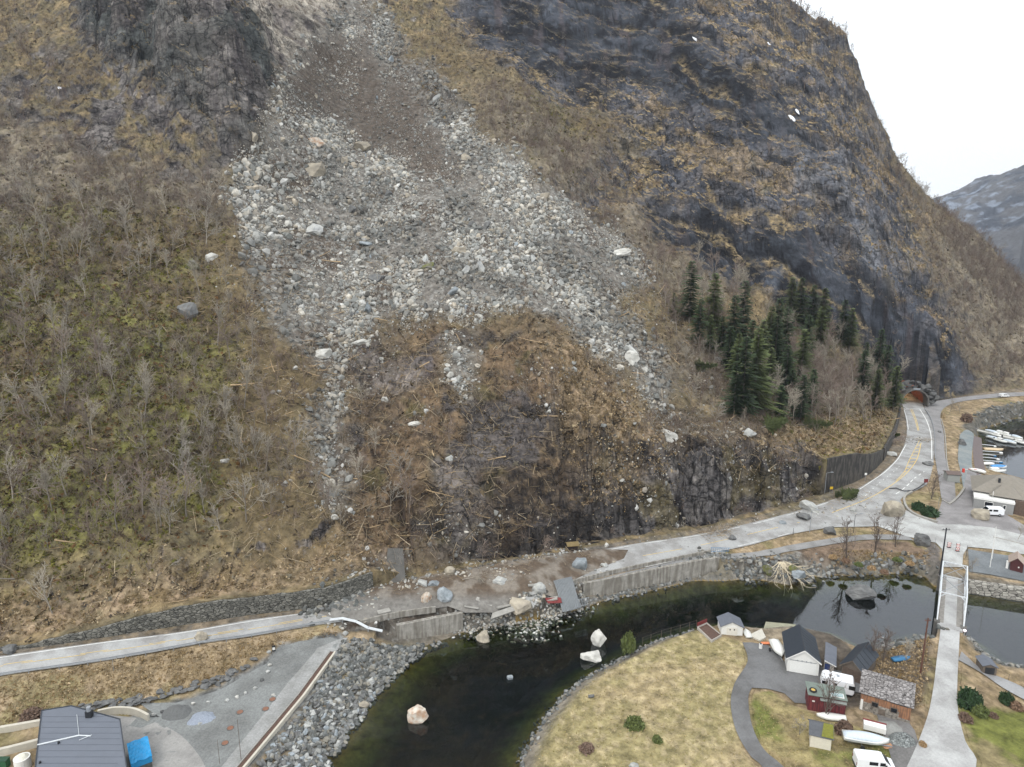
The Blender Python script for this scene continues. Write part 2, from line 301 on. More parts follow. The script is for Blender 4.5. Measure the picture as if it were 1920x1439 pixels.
# roads and yards, each a picture-space outline laid on the low ground
def curve(pts, n=6):                         # Catmull-Rom through points
    pts = [np.array(p, float) for p in pts]; out = []
    for i in range(len(pts)-1):
        p0 = pts[max(i-1, 0)]; p1 = pts[i]; p2 = pts[i+1]; p3 = pts[min(i+2, len(pts)-1)]
        for k in range(n):
            t = k/n; out.append(.5*((2*p1)+(-p0+p2)*t+(2*p0-5*p1+4*p2-p3)*t*t+(-p0+3*p1-3*p2+p3)*t**3))
    out.append(pts[-1]); return [tuple(float(c) for c in o) for o in out]
MAIN_UP = [(-300,1274),(0,1231),(187,1205),(344,1185),(469,1163),(594,1146),(700,1118),(850,1092),(1000,1060),(1120,1033),(1200,1019),(1300,1004),(1400,983),(1500,957),(1580,930),(1633,902),(1660,882),(1682,860),(1694,838),(1700,815),(1699,790),(1694,766),(1689,750),(1686,738)]
MAIN_DN = [(-300,1322),(0,1268),(187,1241),(375,1208),(469,1194),(600,1172),(700,1158),(800,1140),(950,1117),(1080,1092),(1200,1064),(1300,1044),(1400,1024),(1489,1001),(1563,989),(1620,984),(1695,994),(1760,1003),(1698,958),(1690,935),(1705,924),(1738,905),(1750,861),(1750,815),(1744,790),(1731,764),(1728,748),(1727,738)]
MAIN = curve(MAIN_UP, 5)+curve(MAIN_DN[:17], 5)+MAIN_DN[17:20]+curve(MAIN_DN[20:], 5)[::1]
def mainpoly():
    up = curve(MAIN_UP, 5); dn = curve(MAIN_DN[:15], 5)+[(1672,986),(1694,975),(1697,956),(1688,938)]+curve([(1698,927),(1724,917),(1741,903),(1751,861),(1751,815),(1745,790),(1732,764),(1728,748),(1727,738)], 5)
    return up+dn[::-1]
RP = {
 'main_road': mainpoly(),
 'side_road': [(1640,985),(1672,986),(1694,975),(1698,957),(1730,972),(1760,984),(1800,984),(1860,990),(1920,1004),(2060,1030),(2060,1066),(1920,1040),(1860,1030),(1815,1026),(1806,1040),(1804,1064),(1770,1064),(1766,1030),(1755,1018),(1735,1015),(1700,1006)],
 'bridge_road': curve([(1764,1176),(1756,1240),(1750,1290),(1740,1340),(1722,1390),(1700,1439),(1660,1520)], 4)+curve([(1690,1520),(1760,1520),(1830,1439),(1810,1390),(1796,1330),(1795,1280),(1797,1240),(1800,1176)], 4),
 'lane_right': curve([(1797,1238),(1840,1262),(1880,1290),(1920,1312),(1990,1350)], 3)+curve([(1980,1325),(1920,1290),(1880,1272),(1840,1255),(1803,1222)], 3),
 'yard_right': [(1752,985),(1766,940),(1770,890),(1790,905),(1792,935),(1806,915),(1815,880),(1840,890),(1848,900),(1842,940),(1920,985),(2060,1020),(2060,1034),(1920,1004),(1860,990),(1800,984)],
 'harbour_lane': curve([(1733,762),(1745,800),(1752,850),(1760,900),(1765,935)], 3)+curve([(1790,905),(1773,860),(1770,815),(1763,780),(1775,762),(1810,752),(1880,745),(2000,738)], 3)+[(2000,748),(1880,740),(1810,745),(1770,753)][0:0]+[(2000,732),(1880,737),(1810,744),(1770,750),(1745,754)],
 'slipway_lane': curve([(1798,830),(1796,860),(1800,880),(1806,915)], 3)+curve([(1830,900),(1822,870),(1824,835),(1826,815),(1812,806),(1800,815)], 3),
 'cycle_path': curve([(1085,1096),(1200,1068),(1320,1042),(1400,1037),(1508,1018),(1617,1003),(1700,1004)], 3)+curve([(1715,1015),(1700,1013),(1617,1013),(1508,1030),(1400,1047),(1350,1046),(1311,1052),(1260,1062),(1200,1074),(1140,1087),(1095,1096)], 3),
 'driveway': curve([(1392,1205),(1402,1240),(1378,1280),(1370,1320),(1380,1370),(1405,1415),(1430,1439),(1470,1500)], 4)+curve([(1520,1500),(1470,1439),(1432,1405),(1410,1360),(1403,1310),(1410,1290)], 4)+[(1440,1292),(1470,1300),(1490,1318),(1515,1320),(1528,1290),(1620,1300),(1615,1268),(1560,1255),(1535,1250),(1470,1240),(1440,1210),(1410,1205)],
 'gravel_yard': [(300,1345),(260,1318),(330,1318),(420,1290),(500,1245),(520,1215),(560,1203),(620,1195),(638,1200),(626,1222),(560,1310),(500,1385),(460,1439),(430,1520),(80,1520),(240,1420),(235,1345)],
 'asphalt_yard': curve([(195,1340),(250,1346),(300,1358),(340,1380),(368,1410),(385,1439),(400,1490)], 4)+[(200,1490),(225,1400),(222,1350)],
 'gravel_path': [(638,1198),(652,1196),(640,1215),(626,1224),(560,1310),(500,1385),(455,1439),(400,1510),(360,1510),(415,1439),(470,1370),(540,1280),(596,1215)],
 'gravel_lot': [(1815,1030),(1850,1036),(1920,1046),(2060,1075),(2060,1110),(1920,1090),(1860,1078),(1818,1072)],
 'yard_south': [(1640,1330),(1700,1350),(1715,1370),(1722,1392),(1700,1439),(1660,1500),(1640,1500),(1675,1439),(1665,1400)],
}
for k, v in RP.items(): ROADS[k] = [L(a, b)[:2] for a, b in v]
rm = np.zeros(Z.shape, bool)
for k, v in ROADS.items():
    if k == 'harbour_lane': pass
    a = np.array(v); bb = (GX > a[:, 0].min()-1) & (GX < a[:, 0].max()+1) & (GY > a[:, 1].min()-1) & (GY < a[:, 1].max()+1)
    idx = np.where(bb.ravel())[0]; x = GX.ravel()[idx]; y = GY.ravel()[idx]
    m = inpoly(x, y, v) | (pdist(x, y, v) < .5); rm.ravel()[idx[m]] = True
Zfl = Z.ravel()
keep = rm & (sR > 0) & ~WMK
Z = np.where(keep, np.minimum(HL(GX, GY)-.14, np.where(sI > 0, 99, HL(GX, GY)-.14)), Z+np.where((dF < 0) & (sR > 1) & (sI > 1), gd*.6, 0))
# lawn / grass colour zones are set from outlines on the low ground
def wz(poly, sof=1.2, ns=1.0):
    v = [L(a, b)[:2] for a, b in poly]; a = np.array(v); o = np.zeros(Z.shape)
    bb = (GX > a[:, 0].min()-4) & (GX < a[:, 0].max()+4) & (GY > a[:, 1].min()-4) & (GY < a[:, 1].max()+4)
    idx = np.where(bb.ravel())[0]; x = GX.ravel()[idx]; y = GY.ravel()[idx]
    d = pdist(x, y, v)*np.where(inpoly(x, y, v), 1, -1)+(vnoise(x/1.3, y/1.3, 0*x, 4)-.5)*ns
    o.ravel()[idx] = sst(-sof/2, sof/2, d); return o
# ------------------------------------------------------------------ surface colours
def normals():
    a = [np.gradient(q, axis=0) for q in (GX, GY, Z)]; b = [np.gradient(q, axis=1) for q in (GX, GY, Z)]
    return a[1]*b[2]-a[2]*b[1], a[2]*b[0]-a[0]*b[2], a[0]*b[1]-a[1]*b[0]
_n = normals(); slope = np.hypot(_n[0], _n[1])/(np.abs(_n[2])+1e-9)
def C(r, g, b): return np.array([((c/255)/12.92 if c/255 <= .04045 else ((c/255+.055)/1.055)**2.4) for c in (r, g, b)])
n1 = fbm(GX, GY, Z, 11, 5, 101); n2 = fbm(GX, GY, Z, 3.0, 4, 102); n3 = fbm(GX, GY, Z, .9, 3, 103); n4 = fbm(GX, GY, Z*.6, 26, 4, 104)
def mixc(c, col, w): return c*(1-w[..., None])+col*w[..., None]
col = np.zeros(Z.shape+(3,))+C(116, 104, 74)
col = mixc(col, C(144, 124, 86), sst(.45, .65, n2))
col = mixc(col, C(78, 66, 48), sst(.5, .62, n3)*.5)
g = np.clip(zn['green'], 0, 1)
col = mixc(col, C(108, 108, 44), g*sst(.42, .6, n1*.6+n2*.4)*.85)
col = mixc(col, C(128, 124, 60), g*sst(.48, .6, n2)*sst(.36, .56, n4)*.9)
col = mixc(col, C(108, 92, 62), hill*(1-zn['brush'])*sst(.5, .62, fbm(GX, GY, Z, 14, 4, 106))*.7)
col = mixc(col, C(134, 123, 106), zn['brush']*(.5+.4*sst(.4, .6, n3)))
col = mixc(col, C(96, 86, 74), zn['brush']*sst(.52, .66, n2)*.7)
rockc = np.zeros(Z.shape+(3,))+C(108, 102, 98)
rockc = mixc(rockc, C(80, 74, 74), sst(.42, .6, n2)); rockc = mixc(rockc, C(140, 133, 125), sst(.58, .72, n3)*.6)
rl = mixc(rockc, C(72, 78, 76), zn['cliffL']*sst(.42, .55, n1)*.8)
rl = mixc(rl, C(100, 95, 90), zn['cliffL']*sst(.5, .62, n4)*.6)
rr_ = mixc(rl, C(98, 96, 99), zn['cliffR']*.9); rr_ = mixc(rr_, C(72, 78, 90), zn['cliffR']*sst(.4, .62, n2)*.7)
rr_ = mixc(rr_, C(62, 67, 76), zn['wet']*.9); rr_ = mixc(rr_, C(34, 36, 42), zn['wet']*sst(.45, .58, n1)); rr_ = mixc(rr_, C(88, 94, 104), zn['wet']*sst(.58, .7, n2)*.6)
vs = fbm(GX*1.0, GY*.25, Z*.12, 6, 4, 110)
rr_ = mixc(rr_, C(84, 76, 78), zn['wet']*sst(.57, .68, vs)*.7)
rr_ = mixc(rr_, C(125, 128, 134), zn['streak']*sst(.35, .6, vs)*.8)
rl = rr_
rockw = np.clip(zn['cliffL']*1.1+zn['cliffR']+zn['wet'], 0, 1)
rockw = np.maximum(rockw, zn['patchL']*sst(.5, .6, fbm(GX, GY, Z*.5, 9, 4, 107)))
rockw = np.maximum(rockw, hill*sst(1.5, 2.4, slope)*(1-zn['scree']))
# ledges: tan grass where the rock is less steep
led = (1-sst(.55, 1.15, slope))*np.clip(zn['cliffR']+.6*zn['cliffL']+.3*zn['wet'], 0, 1)
led = np.clip(led*1.2+.55*zn['cliffR']*(1-zn['wet'])*(1-zn['streak'])*sst(.53, .63, fbm(GX, GY, Z*1.8, 9, 5, 108)), 0, 1)*(1-.75*zn['wet'])
col = mixc(col, rl, rockw) if False else col*(1-rockw[..., None])+rl*rockw[..., None]
tan = np.zeros(Z.shape+(3,))+C(176, 148, 104); tan = mixc(tan, C(132, 112, 80), sst(.5, .62, n3)); tan = mixc(tan, C(104, 100, 58), sst(.55, .65, n1)*.6)
col = col*(1-(led*.85)[..., None])+tan*(led*.85)[..., None]
kn = zn['knob']*(1-zn['scree'])*hill
kc = np.zeros(Z.shape+(3,))+C(106, 88, 68); kc = mixc(kc, C(68, 58, 50), sst(.45, .58, n2)); kc = mixc(kc, C(134, 112, 80), sst(.55, .66, n3)*.7); kc = mixc(kc, C(112, 100, 92), sst(.58, .68, n1)*.5)
kc = mixc(kc, C(98, 92, 40), sst(.6, .68, fbm(GX, GY, Z, 7, 3, 112))*.5)
col = col*(1-(kn*.9)[..., None])+kc*(kn*.9)[..., None]
kslab = kn*sst(.53, .60, fbm(GX+zc*.3, GY, Z*.8, 12, 3, 181)); ks = np.zeros(Z.shape+(3,))+C(96, 90, 88); ks = mixc(ks, C(62, 58, 58), sst(.45, .6, n1))
col = col*(1-(kslab*.9)[..., None])+ks*(kslab*.9)[..., None]
rg = kn*sst(.52, .6, fbm(GX, GY, Z, 9, 3, 182))*(1-kslab); col = col*(1-(rg*.55)[..., None])+C(124, 100, 72)*(rg*.55)[..., None]
sl = np.clip(zn['slab']*(.35+sst(.35, .55, n2)), 0, 1)*hill
sc_ = np.zeros(Z.shape+(3,))+C(134, 124, 116); sc_ = mixc(sc_, C(98, 90, 88), sst(.5, .6, vs)); sc_ = mixc(sc_, C(182, 172, 156), sst(.35, .55, n1)*(GY > 200)*.9); sl = np.where(GY > 200, np.maximum(sl, zn['slab']*.8), sl)
col = col*(1-sl[..., None])+sc_*sl[..., None]
cu = np.clip(zn['cut']*1.3, 0, 1)*sst(.8, 1.5, slope+.5*zn['cut'])*sst(-.1, .3, dF)
cc = np.zeros(Z.shape+(3,))+C(58, 54, 52); cc = mixc(cc, C(92, 87, 85), sst(.52, .64, n2)); cc = mixc(cc, C(112, 92, 58), sst(.62, .7, n3)*.6)
cu = cu*(1-.25*zn['slab'])
face = np.clip(cutm+cuts*1.1, 0, 1)*(1-sst(8, 13, dF))*sst(-.2, .2, dF)*sst(.9, 1.5, slope); jl = 1-np.abs(2*fbm(GX*1.0, GY, Z*.35, 3.4, 3, 141)-1); strk = fbm(GX, GY, Z*.08, 1.6, 4, 142)
fc = np.zeros(Z.shape+(3,))+C(98, 94, 93); fc = mixc(fc, C(58, 55, 55), sst(.46, .58, strk)); fc = mixc(fc, C(128, 122, 116), sst(.56, .68, n2)*.7); fc = mixc(fc, C(24, 22, 22), sst(.93, .985, jl)*.9); fc = mixc(fc, C(40, 34, 30), (sst(880, 930, FS)-sst(1090, 1180, FS))*.75); fc = mixc(fc, C(104, 92, 52), sst(.62, .68, n1)*.6)  # middle stretch painted darker: shade of an overhang put into the rock colour
col = col*(1-(cu*.9)[..., None])+cc*(cu*.9)[..., None]; cu = face
col = col*(1-cu[..., None])+fc*cu[..., None]
dr = zn['dry']*sst(.3, .55, n2+.1)*hill*(1-.7*cu)
dc = np.zeros(Z.shape+(3,))+C(156, 134, 102); dc = mixc(dc, C(122, 102, 70), sst(.45, .6, n2)); dc = mixc(dc, C(184, 156, 124), sst(.55, .66, n3)*.6)
col = col*(1-(dr*.9)[..., None])+dc*(dr*.9)[..., None]
scw = np.clip(zn['scree']+(n2-.5)*1.1*np.minimum(1, zn['scree']*4)*(1-zn['scree'])*2, 0, 1)*hill
sg = np.zeros(Z.shape+(3,))+C(112, 106, 98); sg = mixc(sg, C(90, 79, 68), sst(.44, .56, n1)); sg = mixc(sg, C(138, 135, 128), sst(.5, .6, n3)*.7); sg = mixc(sg, C(88, 78, 68), np.clip(zn['soil']*1.1, 0, 1)*(.5+.5*sst(.35, .5, n3)))
col = col*(1-scw[..., None])+sg*scw[..., None]
# low ground
def desat(c, k, g=1.0):
    l_ = (c@np.array([.3, .55, .15]))[..., None]; return (c*(1-k)+l_*k)*g
col = desat(col, .16, .93)
crk = 1-np.abs(2*fbm(GX*.8+zc*.3, GY, Z*1.2, 8, 4, 131)-1); crk = sst(.955, .99, crk)*np.clip(cl+rockw, 0, 1)*hill
col = mixc(col, C(34, 32, 34), crk*.75)
col = mixc(col, C(86, 80, 76), sst(.5, .3, n3)*hill*.35) if False else col
lowc = np.zeros(Z.shape+(3,))+C(150, 128, 92)
lowc = mixc(lowc, C(172, 148, 112), sst(.5, .6, n2)); lowc = mixc(lowc, C(124, 106, 70), sst(.52, .64, n3)*.7); lowc = mixc(lowc, C(128, 122, 68), sst(.54, .64, n1)*.5)
lw = 1-sst(-.3, .6, dF)
ngr = 1-0*n1
def lay(c, poly, sof=1.2, ns=1.0, k=1.0):
    global lowc
    lowc = mixc(lowc, c, wz(poly, sof, ns)*k)
gravel = mixc(np.zeros(Z.shape+(3,))+C(128, 130, 128), C(98, 98, 96), sst(.4, .62, n3))
deb = mixc(np.zeros(Z.shape+(3,))+C(100, 92, 82), C(76, 62, 50), sst(.42, .6, n2)); deb = mixc(deb, C(134, 130, 122), sst(.56, .66, n3))
lay(gravel, [(230,1345),(330,1310),(420,1280),(500,1235),(525,1205),(640,1185),(660,1200),(560,1330),(450,1470),(100,1500),(230,1400)])
lay(deb, [(600,1130),(700,1100),(900,1058),(1060,1032),(1150,1020),(1180,1040),(1120,1066),(1090,1100),(1100,1140),(950,1172),(860,1150),(760,1180),(640,1185)])
lay(deb, [(1380,1046),(1500,1030),(1560,1060),(1540,1085),(1440,1095),(1360,1080)])
lay(gravel, [(1086,1100),(1200,1078),(1320,1055),(1380,1060),(1370,1085),(1240,1104),(1100,1137),(1070,1130)], .6, .4)
lay(C(128, 106, 84), [(1500,1030),(1620,1012),(1700,1016),(1758,1040),(1750,1085),(1540,1080)], 2, 2)
lay(C(136, 122, 66), [(1600,1045),(1680,1035),(1740,1055),(1720,1070),(1600,1070)], 2, 2, .7)
lawn = mixc(np.zeros(Z.shape+(3,))+C(170, 150, 104), C(156, 142, 90), sst(.44, .56, n1)); lawn = mixc(lawn, C(146, 134, 84), sst(.53, .6, n2)*.4); lawn = mixc(lawn, C(186, 166, 124), sst(.53, .64, n3)*.5)
lay(lawn, [(980,1460),(1030,1345),(1110,1260),(1200,1225),(1300,1180),(1400,1205),(1390,1270),(1370,1320),(1390,1400),(1460,1500)], 1, .6)
law2 = mixc(np.zeros(Z.shape+(3,))+C(158, 142, 88), C(116, 120, 44), sst(.44, .56, n1)); law2 = mixc(law2, C(132, 112, 76), sst(.5, .62, n2)*.6)
lay(law2, [(1408,1300),(1450,1300),(1500,1330),(1560,1350),(1680,1380),(1670,1439),(1640,1500),(1480,1500),(1420,1400)], 1, .8)
lay(C(112, 116, 36), [(1800,1300),(1840,1330),(1930,1330),(1990,1440),(1920,1439),(1860,1390),(1830,1390),(1800,1350)], 2, 2)
lay(C(104, 90, 72), [(1620,1190),(1740,1180),(1745,1290),(1720,1340),(1600,1310),(1610,1230)], 2, 2)
lay(C(98, 88, 76), [(1480,1170),(1560,1180),(1640,1260),(1640,1320),(1540,1330),(1530,1270),(1470,1200)], 1, 1)
lay(C(150, 134, 108), [(1400,1165),(1480,1170),(1475,1200),(1400,1200)], 1, 1)
lay(C(112, 104, 96), [(1735,1000),(1762,1030),(1768,1070),(1745,1070),(1735,1040)], 1, 1)
lay(C(104, 110, 112), [(1815,1030),(2060,1075),(2060,1110),(1818,1072)], 2, 1)
lay(C(96, 78, 56), [(1750,1290),(1800,1290),(1850,1340),(1870,1400),(1830,1420),(1790,1340)], 2, 2, .0)
lay(C(104, 100, 90), [(1800,800),(1850,765),(1920,755),(2050,750),(2050,790),(1920,785),(1860,800),(1825,815)], 2, 2)
lowc = desat(lowc, .2, .92)
lowc = mixc(lowc, C(104, 98, 90)*1.0, sst(-4.2, -3.0, dF)*(.6+.4*sst(.4, .6, n3))*.85)
bank = (1-sst(1.0, 1.0+bw*.9, sR))*(sR > -1)
lowc = lowc*(1-(bank*.8)[..., None])+(C(112, 108, 100)*(.7+.6*n3[..., None]))*(bank*.8)[..., None]
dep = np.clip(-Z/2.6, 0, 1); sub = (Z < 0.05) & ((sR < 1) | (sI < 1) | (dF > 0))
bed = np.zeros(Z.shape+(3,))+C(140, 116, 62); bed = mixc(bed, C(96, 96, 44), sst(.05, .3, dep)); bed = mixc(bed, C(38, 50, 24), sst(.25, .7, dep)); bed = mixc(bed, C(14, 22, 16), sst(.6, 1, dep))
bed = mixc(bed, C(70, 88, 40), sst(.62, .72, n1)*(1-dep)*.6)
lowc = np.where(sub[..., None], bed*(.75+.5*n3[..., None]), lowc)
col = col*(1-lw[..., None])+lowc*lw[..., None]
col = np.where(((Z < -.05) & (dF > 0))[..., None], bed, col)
col = np.clip(col*(.86+.28*n3[..., None]), 0, 1)
# ------------------------------------------------------------------ look-up on the finished terrain
COLS = np.tan(AZ)
Zf = Z
def tz(X, Y):                                # height of the finished ground
    r = np.hypot(X, Y); a = np.arctan2(X, Y)
    fi = u_of(r, np.interp(a, AZ, RFA)); fj = np.clip((a-AZ[0])/(AZ[1]-AZ[0]), 0, NA-1.001)
    i = np.minimum(fi.astype(int) if hasattr(fi, 'astype') else int(fi), NR-2); j = fj.astype(int) if hasattr(fj, 'astype') else int(fj)
    fi = fi-i; fj = fj-j
    return (Zf[i, j]*(1-fj)+Zf[i, j+1]*fj)*(1-fi)+(Zf[i+1, j]*(1-fj)+Zf[i+1, j+1]*fj)*fi
ROCK = np.clip(np.maximum(rockw, face)+.6*cu*0+.5*sl*(zn['slab'] > .3), 0, 1)*(1-scw); TUNC = (np.abs(tx) < 16) & (ty > -2) & (ty < 45); ROCK = np.maximum(np.where(TUNC, 1, ROCK), kslab*.85); LEDG = (1-TUNC)*np.clip(zn['cliffR']*(1-.9*zn['wet'])*(1-.7*zn['streak'])+.4*zn['cliffL'], 0, 1)
_s = np.mod(u_/15, 1.0); _s2 = np.mod((u_+6)/8.5, 1.0)
SEAM = (1-TUNC)*np.clip(zn['cliffR']+.6*zn['wet'], 0, 1)*np.clip(np.exp(-((_s-.66)/.07)**2)*sst(.45, .55, n1)+np.exp(-((_s2-.5)/.06)**2)*sst(.52, .6, fbm(GX, GY, Z, 18, 3, 171))*(1-zn['wet']), 0, 1)
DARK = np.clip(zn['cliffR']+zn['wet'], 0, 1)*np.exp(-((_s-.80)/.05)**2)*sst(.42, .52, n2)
def T(px, py):                               # picture point -> first hit on the finished ground
    u, dy, dz = [float(q) for q in ray(px, py)]; h = math.hypot(u, dy)
    j = int(round((math.atan2(u, dy)-AZ[0])/(AZ[1]-AZ[0]))); j = max(0, min(NA-1, j))
    RR = R2[:, j]; e = CAMZ+RR*dz/h-Zf[:, j]; k = np.argmax(e < 0)
    if e[k] >= 0: k = NR-1
    if k > 0 and e[k-1] > 0: r = RR[k-1]+(RR[k]-RR[k-1])*e[k-1]/(e[k-1]-e[k])
    else: r = RR[k]
    return (u/h*r, dy/h*r, CAMZ+dz/h*r)
_el = (Z-CAMZ)/R2; _cm = np.maximum.accumulate(_el, axis=0); VIS = _el >= np.roll(_cm, 1, axis=0)-.004
# ------------------------------------------------------------------ materials
def mk(name, rough=.85):
    m = bpy.data.materials.new(name); m.use_nodes = True; nt = m.node_tree; b = nt.nodes['Principled BSDF']
    b.inputs['Roughness'].default_value = rough; return m, nt, b
def nd(nt, t, **kw):
    n = nt.nodes.new(t)
    for k, v in kw.items(): setattr(n, k, v)
    return n
def noise_col(nt, b, base_out, scale, amt, coord='Object', detail=5, bump=0.0, bdist=.1, bscale=None):
    tc = nd(nt, 'ShaderNodeTexCoord'); no = nd(nt, 'ShaderNodeTexNoise'); no.inputs['Scale'].default_value = scale; no.inputs['Detail'].default_value = detail; no.inputs['Roughness'].default_value = .65
    nt.links.new(tc.outputs[coord], no.inputs['Vector'])
    mr = nd(nt, 'ShaderNodeMapRange'); mr.inputs[1].default_value = .28; mr.inputs[2].default_value = .72; mr.inputs[3].default_value = 1-amt; mr.inputs[4].default_value = 1+amt
    nt.links.new(no.outputs[0], mr.inputs[0])
    mx = nd(nt, 'ShaderNodeMix', data_type='RGBA', blend_type='MULTIPLY'); mx.inputs[0].default_value = 1
    nt.links.new(base_out, mx.inputs[6]); nt.links.new(mr.outputs[0], mx.inputs[7]); nt.links.new(mx.outputs[2], b.inputs['Base Color'])
    if bump:
        n2 = nd(nt, 'ShaderNodeTexNoise'); n2.inputs['Scale'].default_value = bscale or scale*2; n2.inputs['Detail'].default_value = 4
        nt.links.new(tc.outputs[coord], n2.inputs['Vector'])
        bp = nd(nt, 'ShaderNodeBump'); bp.inputs['Strength'].default_value = bump; bp.inputs['Distance'].default_value = bdist
        nt.links.new(n2.outputs[0], bp.inputs['Height']); nt.links.new(bp.outputs[0], b.inputs['Normal'])
    return mx
_mc = {}
def M(name, rgb, rough=.8, amt=.12, scale=3.0, bump=.2, bdist=.03, metal=0.0, rnd=0.0, spec=None):
    if name in _mc: return _mc[name]
    m, nt, b = mk(name, rough); c = nd(nt, 'ShaderNodeRGB'); v = C(*rgb); c.outputs[0].default_value = (v[0], v[1], v[2], 1)
    o = c.outputs[0]
    if rnd:
        oi = nd(nt, 'ShaderNodeObjectInfo'); mr = nd(nt, 'ShaderNodeMapRange'); mr.inputs[3].default_value = 1-rnd; mr.inputs[4].default_value = 1+rnd
        nt.links.new(oi.outputs['Random'], mr.inputs[0]); mx = nd(nt, 'ShaderNodeMix', data_type='RGBA', blend_type='MULTIPLY'); mx.inputs[0].default_value = 1
        nt.links.new(o, mx.inputs[6]); nt.links.new(mr.outputs[0], mx.inputs[7]); o = mx.outputs[2]
    noise_col(nt, b, o, scale, amt, bump=bump, bdist=bdist)
    b.inputs['Metallic'].default_value = metal
    if spec is not None: b.inputs['Specular IOR Level'].default_value = spec
    _mc[name] = m; return m
def attr_mat(name, amt=.25, scale=1.6, bump=.5, bdist=.25, rough=.92, coord='Object'):
    if name in _mc: return _mc[name]
    m, nt, b = mk(name, rough); a = nd(nt, 'ShaderNodeAttribute', attribute_name='col'); b.inputs['Specular IOR Level'].default_value = .25
    noise_col(nt, b, a.outputs['Color'], scale, amt, coord=coord, bump=bump, bdist=bdist, detail=8); _mc[name] = m; return m
# ------------------------------------------------------------------ mesh and object helpers
COL = S.collection
def link(o, parent=None):
    COL.objects.link(o)
    if parent is not None: o.parent = parent
    return o
def np_mesh(name, v, f, mat=None, colr=None, smooth=False):
    me = bpy.data.meshes.new(name); v = np.asarray(v, np.float32); f = np.asarray(f, np.int32); k = f.shape[1]
    me.vertices.add(len(v)); me.vertices.foreach_set('co', v.ravel())
    me.loops.add(f.size); me.loops.foreach_set('vertex_index', f.ravel())
    me.polygons.add(len(f)); me.polygons.foreach_set('loop_start', np.arange(0, f.size, k, dtype=np.int32))
    try: me.polygons.foreach_set('loop_total', np.full(len(f), k, np.int32))
    except Exception: pass
    me.polygons.foreach_set('use_smooth', np.full(len(f), smooth, bool))
    if colr is not None:
        at = me.attributes.new('col', 'FLOAT_COLOR', 'POINT'); c = np.ones((len(v), 4), np.float32); c[:, :3] = colr; at.data.foreach_set('color', c.ravel())
    me.update(calc_edges=True)
    if mat: me.materials.append(mat)
    return me
def tag(o, label=None, cat=None, group=None, kind=None):
    if label: o['label'] = label
    if cat: o['category'] = cat
    if group: o['group'] = group
    if kind: o['kind'] = kind
    return o
def thing(name, label, cat, loc=(0, 0, 0), rz=0, group=None, rot=None):
    o = bpy.data.objects.new(name, None); o.empty_display_size = .3; COL.objects.link(o); o.location = loc
    o.rotation_euler = rot if rot else (0, 0, rz); return tag(o, label, cat, group)
def part(name, me, parent=None, loc=None, rot=None):
    o = bpy.data.objects.new(name, me); COL.objects.link(o)
    if parent is not None: o.parent = parent
    if loc: o.location = loc
    if rot: o.rotation_euler = rot
    return o
class MB:
    def __init__(s): s.v = []; s.f = []
    def add(s, vs, fs):
        n = len(s.v); s.v += [tuple(map(float, q)) for q in vs]; s.f += [tuple(n+i for i in q) for q in fs]; return s
    def box(s, x0, x1, y0, y1, z0, z1):
        return s.add([(x0,y0,z0),(x1,y0,z0),(x1,y1,z0),(x0,y1,z0),(x0,y0,z1),(x1,y0,z1),(x1,y1,z1),(x0,y1,z1)], [(3,2,1,0),(4,5,6,7),(0,1,5,4),(1,2,6,5),(2,3,7,6),(3,0,4,7)])
    def bar(s, a, b, r, n=4, r2=None, cap=True):
        a = Vector(a); b = Vector(b); d = (b-a)
        if d.length < 1e-6: return s
        q = d.to_track_quat('Z', 'Y').to_matrix(); r2 = r if r2 is None else r2; vs = []
        for p, rad in ((a, r), (b, r2)):
            for k in range(n):
                t = 2*math.pi*(k+.5)/n; vs.append(p+q@Vector((rad*math.cos(t), rad*math.sin(t), 0)))
        fs = [(k, (k+1) % n, n+(k+1) % n, n+k) for k in range(n)]
        if cap: fs += [tuple(range(n-1, -1, -1)), tuple(range(n, 2*n))]
        return s.add(vs, fs)
    def loft(s, rings, closed=True, caps=True):
        n = len(rings[0]); vs = [p for r in rings for p in r]; fs = []
        for i in range(len(rings)-1):
            for k in range(n if closed else n-1): fs.append((i*n+k, i*n+(k+1) % n, (i+1)*n+(k+1) % n, (i+1)*n+k))
        if caps: fs += [tuple(range(n-1, -1, -1)), tuple(range((len(rings)-1)*n, len(rings)*n))]
        return s.add(vs, fs)
    def slab(s, quad, th):                    # quad corners (top) extruded down by th along its normal
        q = [Vector(p) for p in quad]; n = (q[1]-q[0]).cross(q[-1]-q[0]).normalized()*th; k = len(q)
        return s.add(list(q)+[p-n for p in q], [tuple(range(k)), tuple(range(2*k-1, k-1, -1))]+[(i, k+i, k+(i+1) % k, (i+1) % k) for i in range(k)])
    def prism(s, pts, z0, z1):                # plan outline extruded upwards
        n = len(pts); a = sum(pts[i][0]*pts[(i+1) % n][1]-pts[(i+1) % n][0]*pts[i][1] for i in range(n))
        if a < 0: pts = pts[::-1]
        return s.add([(x, y, z0) for x, y in pts]+[(x, y, z1) for x, y in pts], [tuple(range(n-1, -1, -1)), tuple(range(n, 2*n))]+[(i, (i+1) % n, n+(i+1) % n, n+i) for i in range(n)])
    def mesh(s, name, mat, smooth=False):
        me = bpy.data.meshes.new(name); me.from_pydata(s.v, [], s.f); me.update()
        if smooth:
            for p in me.polygons: p.use_smooth = True
        if mat: me.materials.append(mat)
        return me
    def build(s, name, mat, parent=None, smooth=False, bevel=0):
        o = part(name, s.mesh(name, mat, smooth), parent)
        if bevel:
            b = o.modifiers.new('bevel', 'BEVEL'); b.width = bevel; b.segments = 2; b.limit_method = 'ANGLE'
        return o

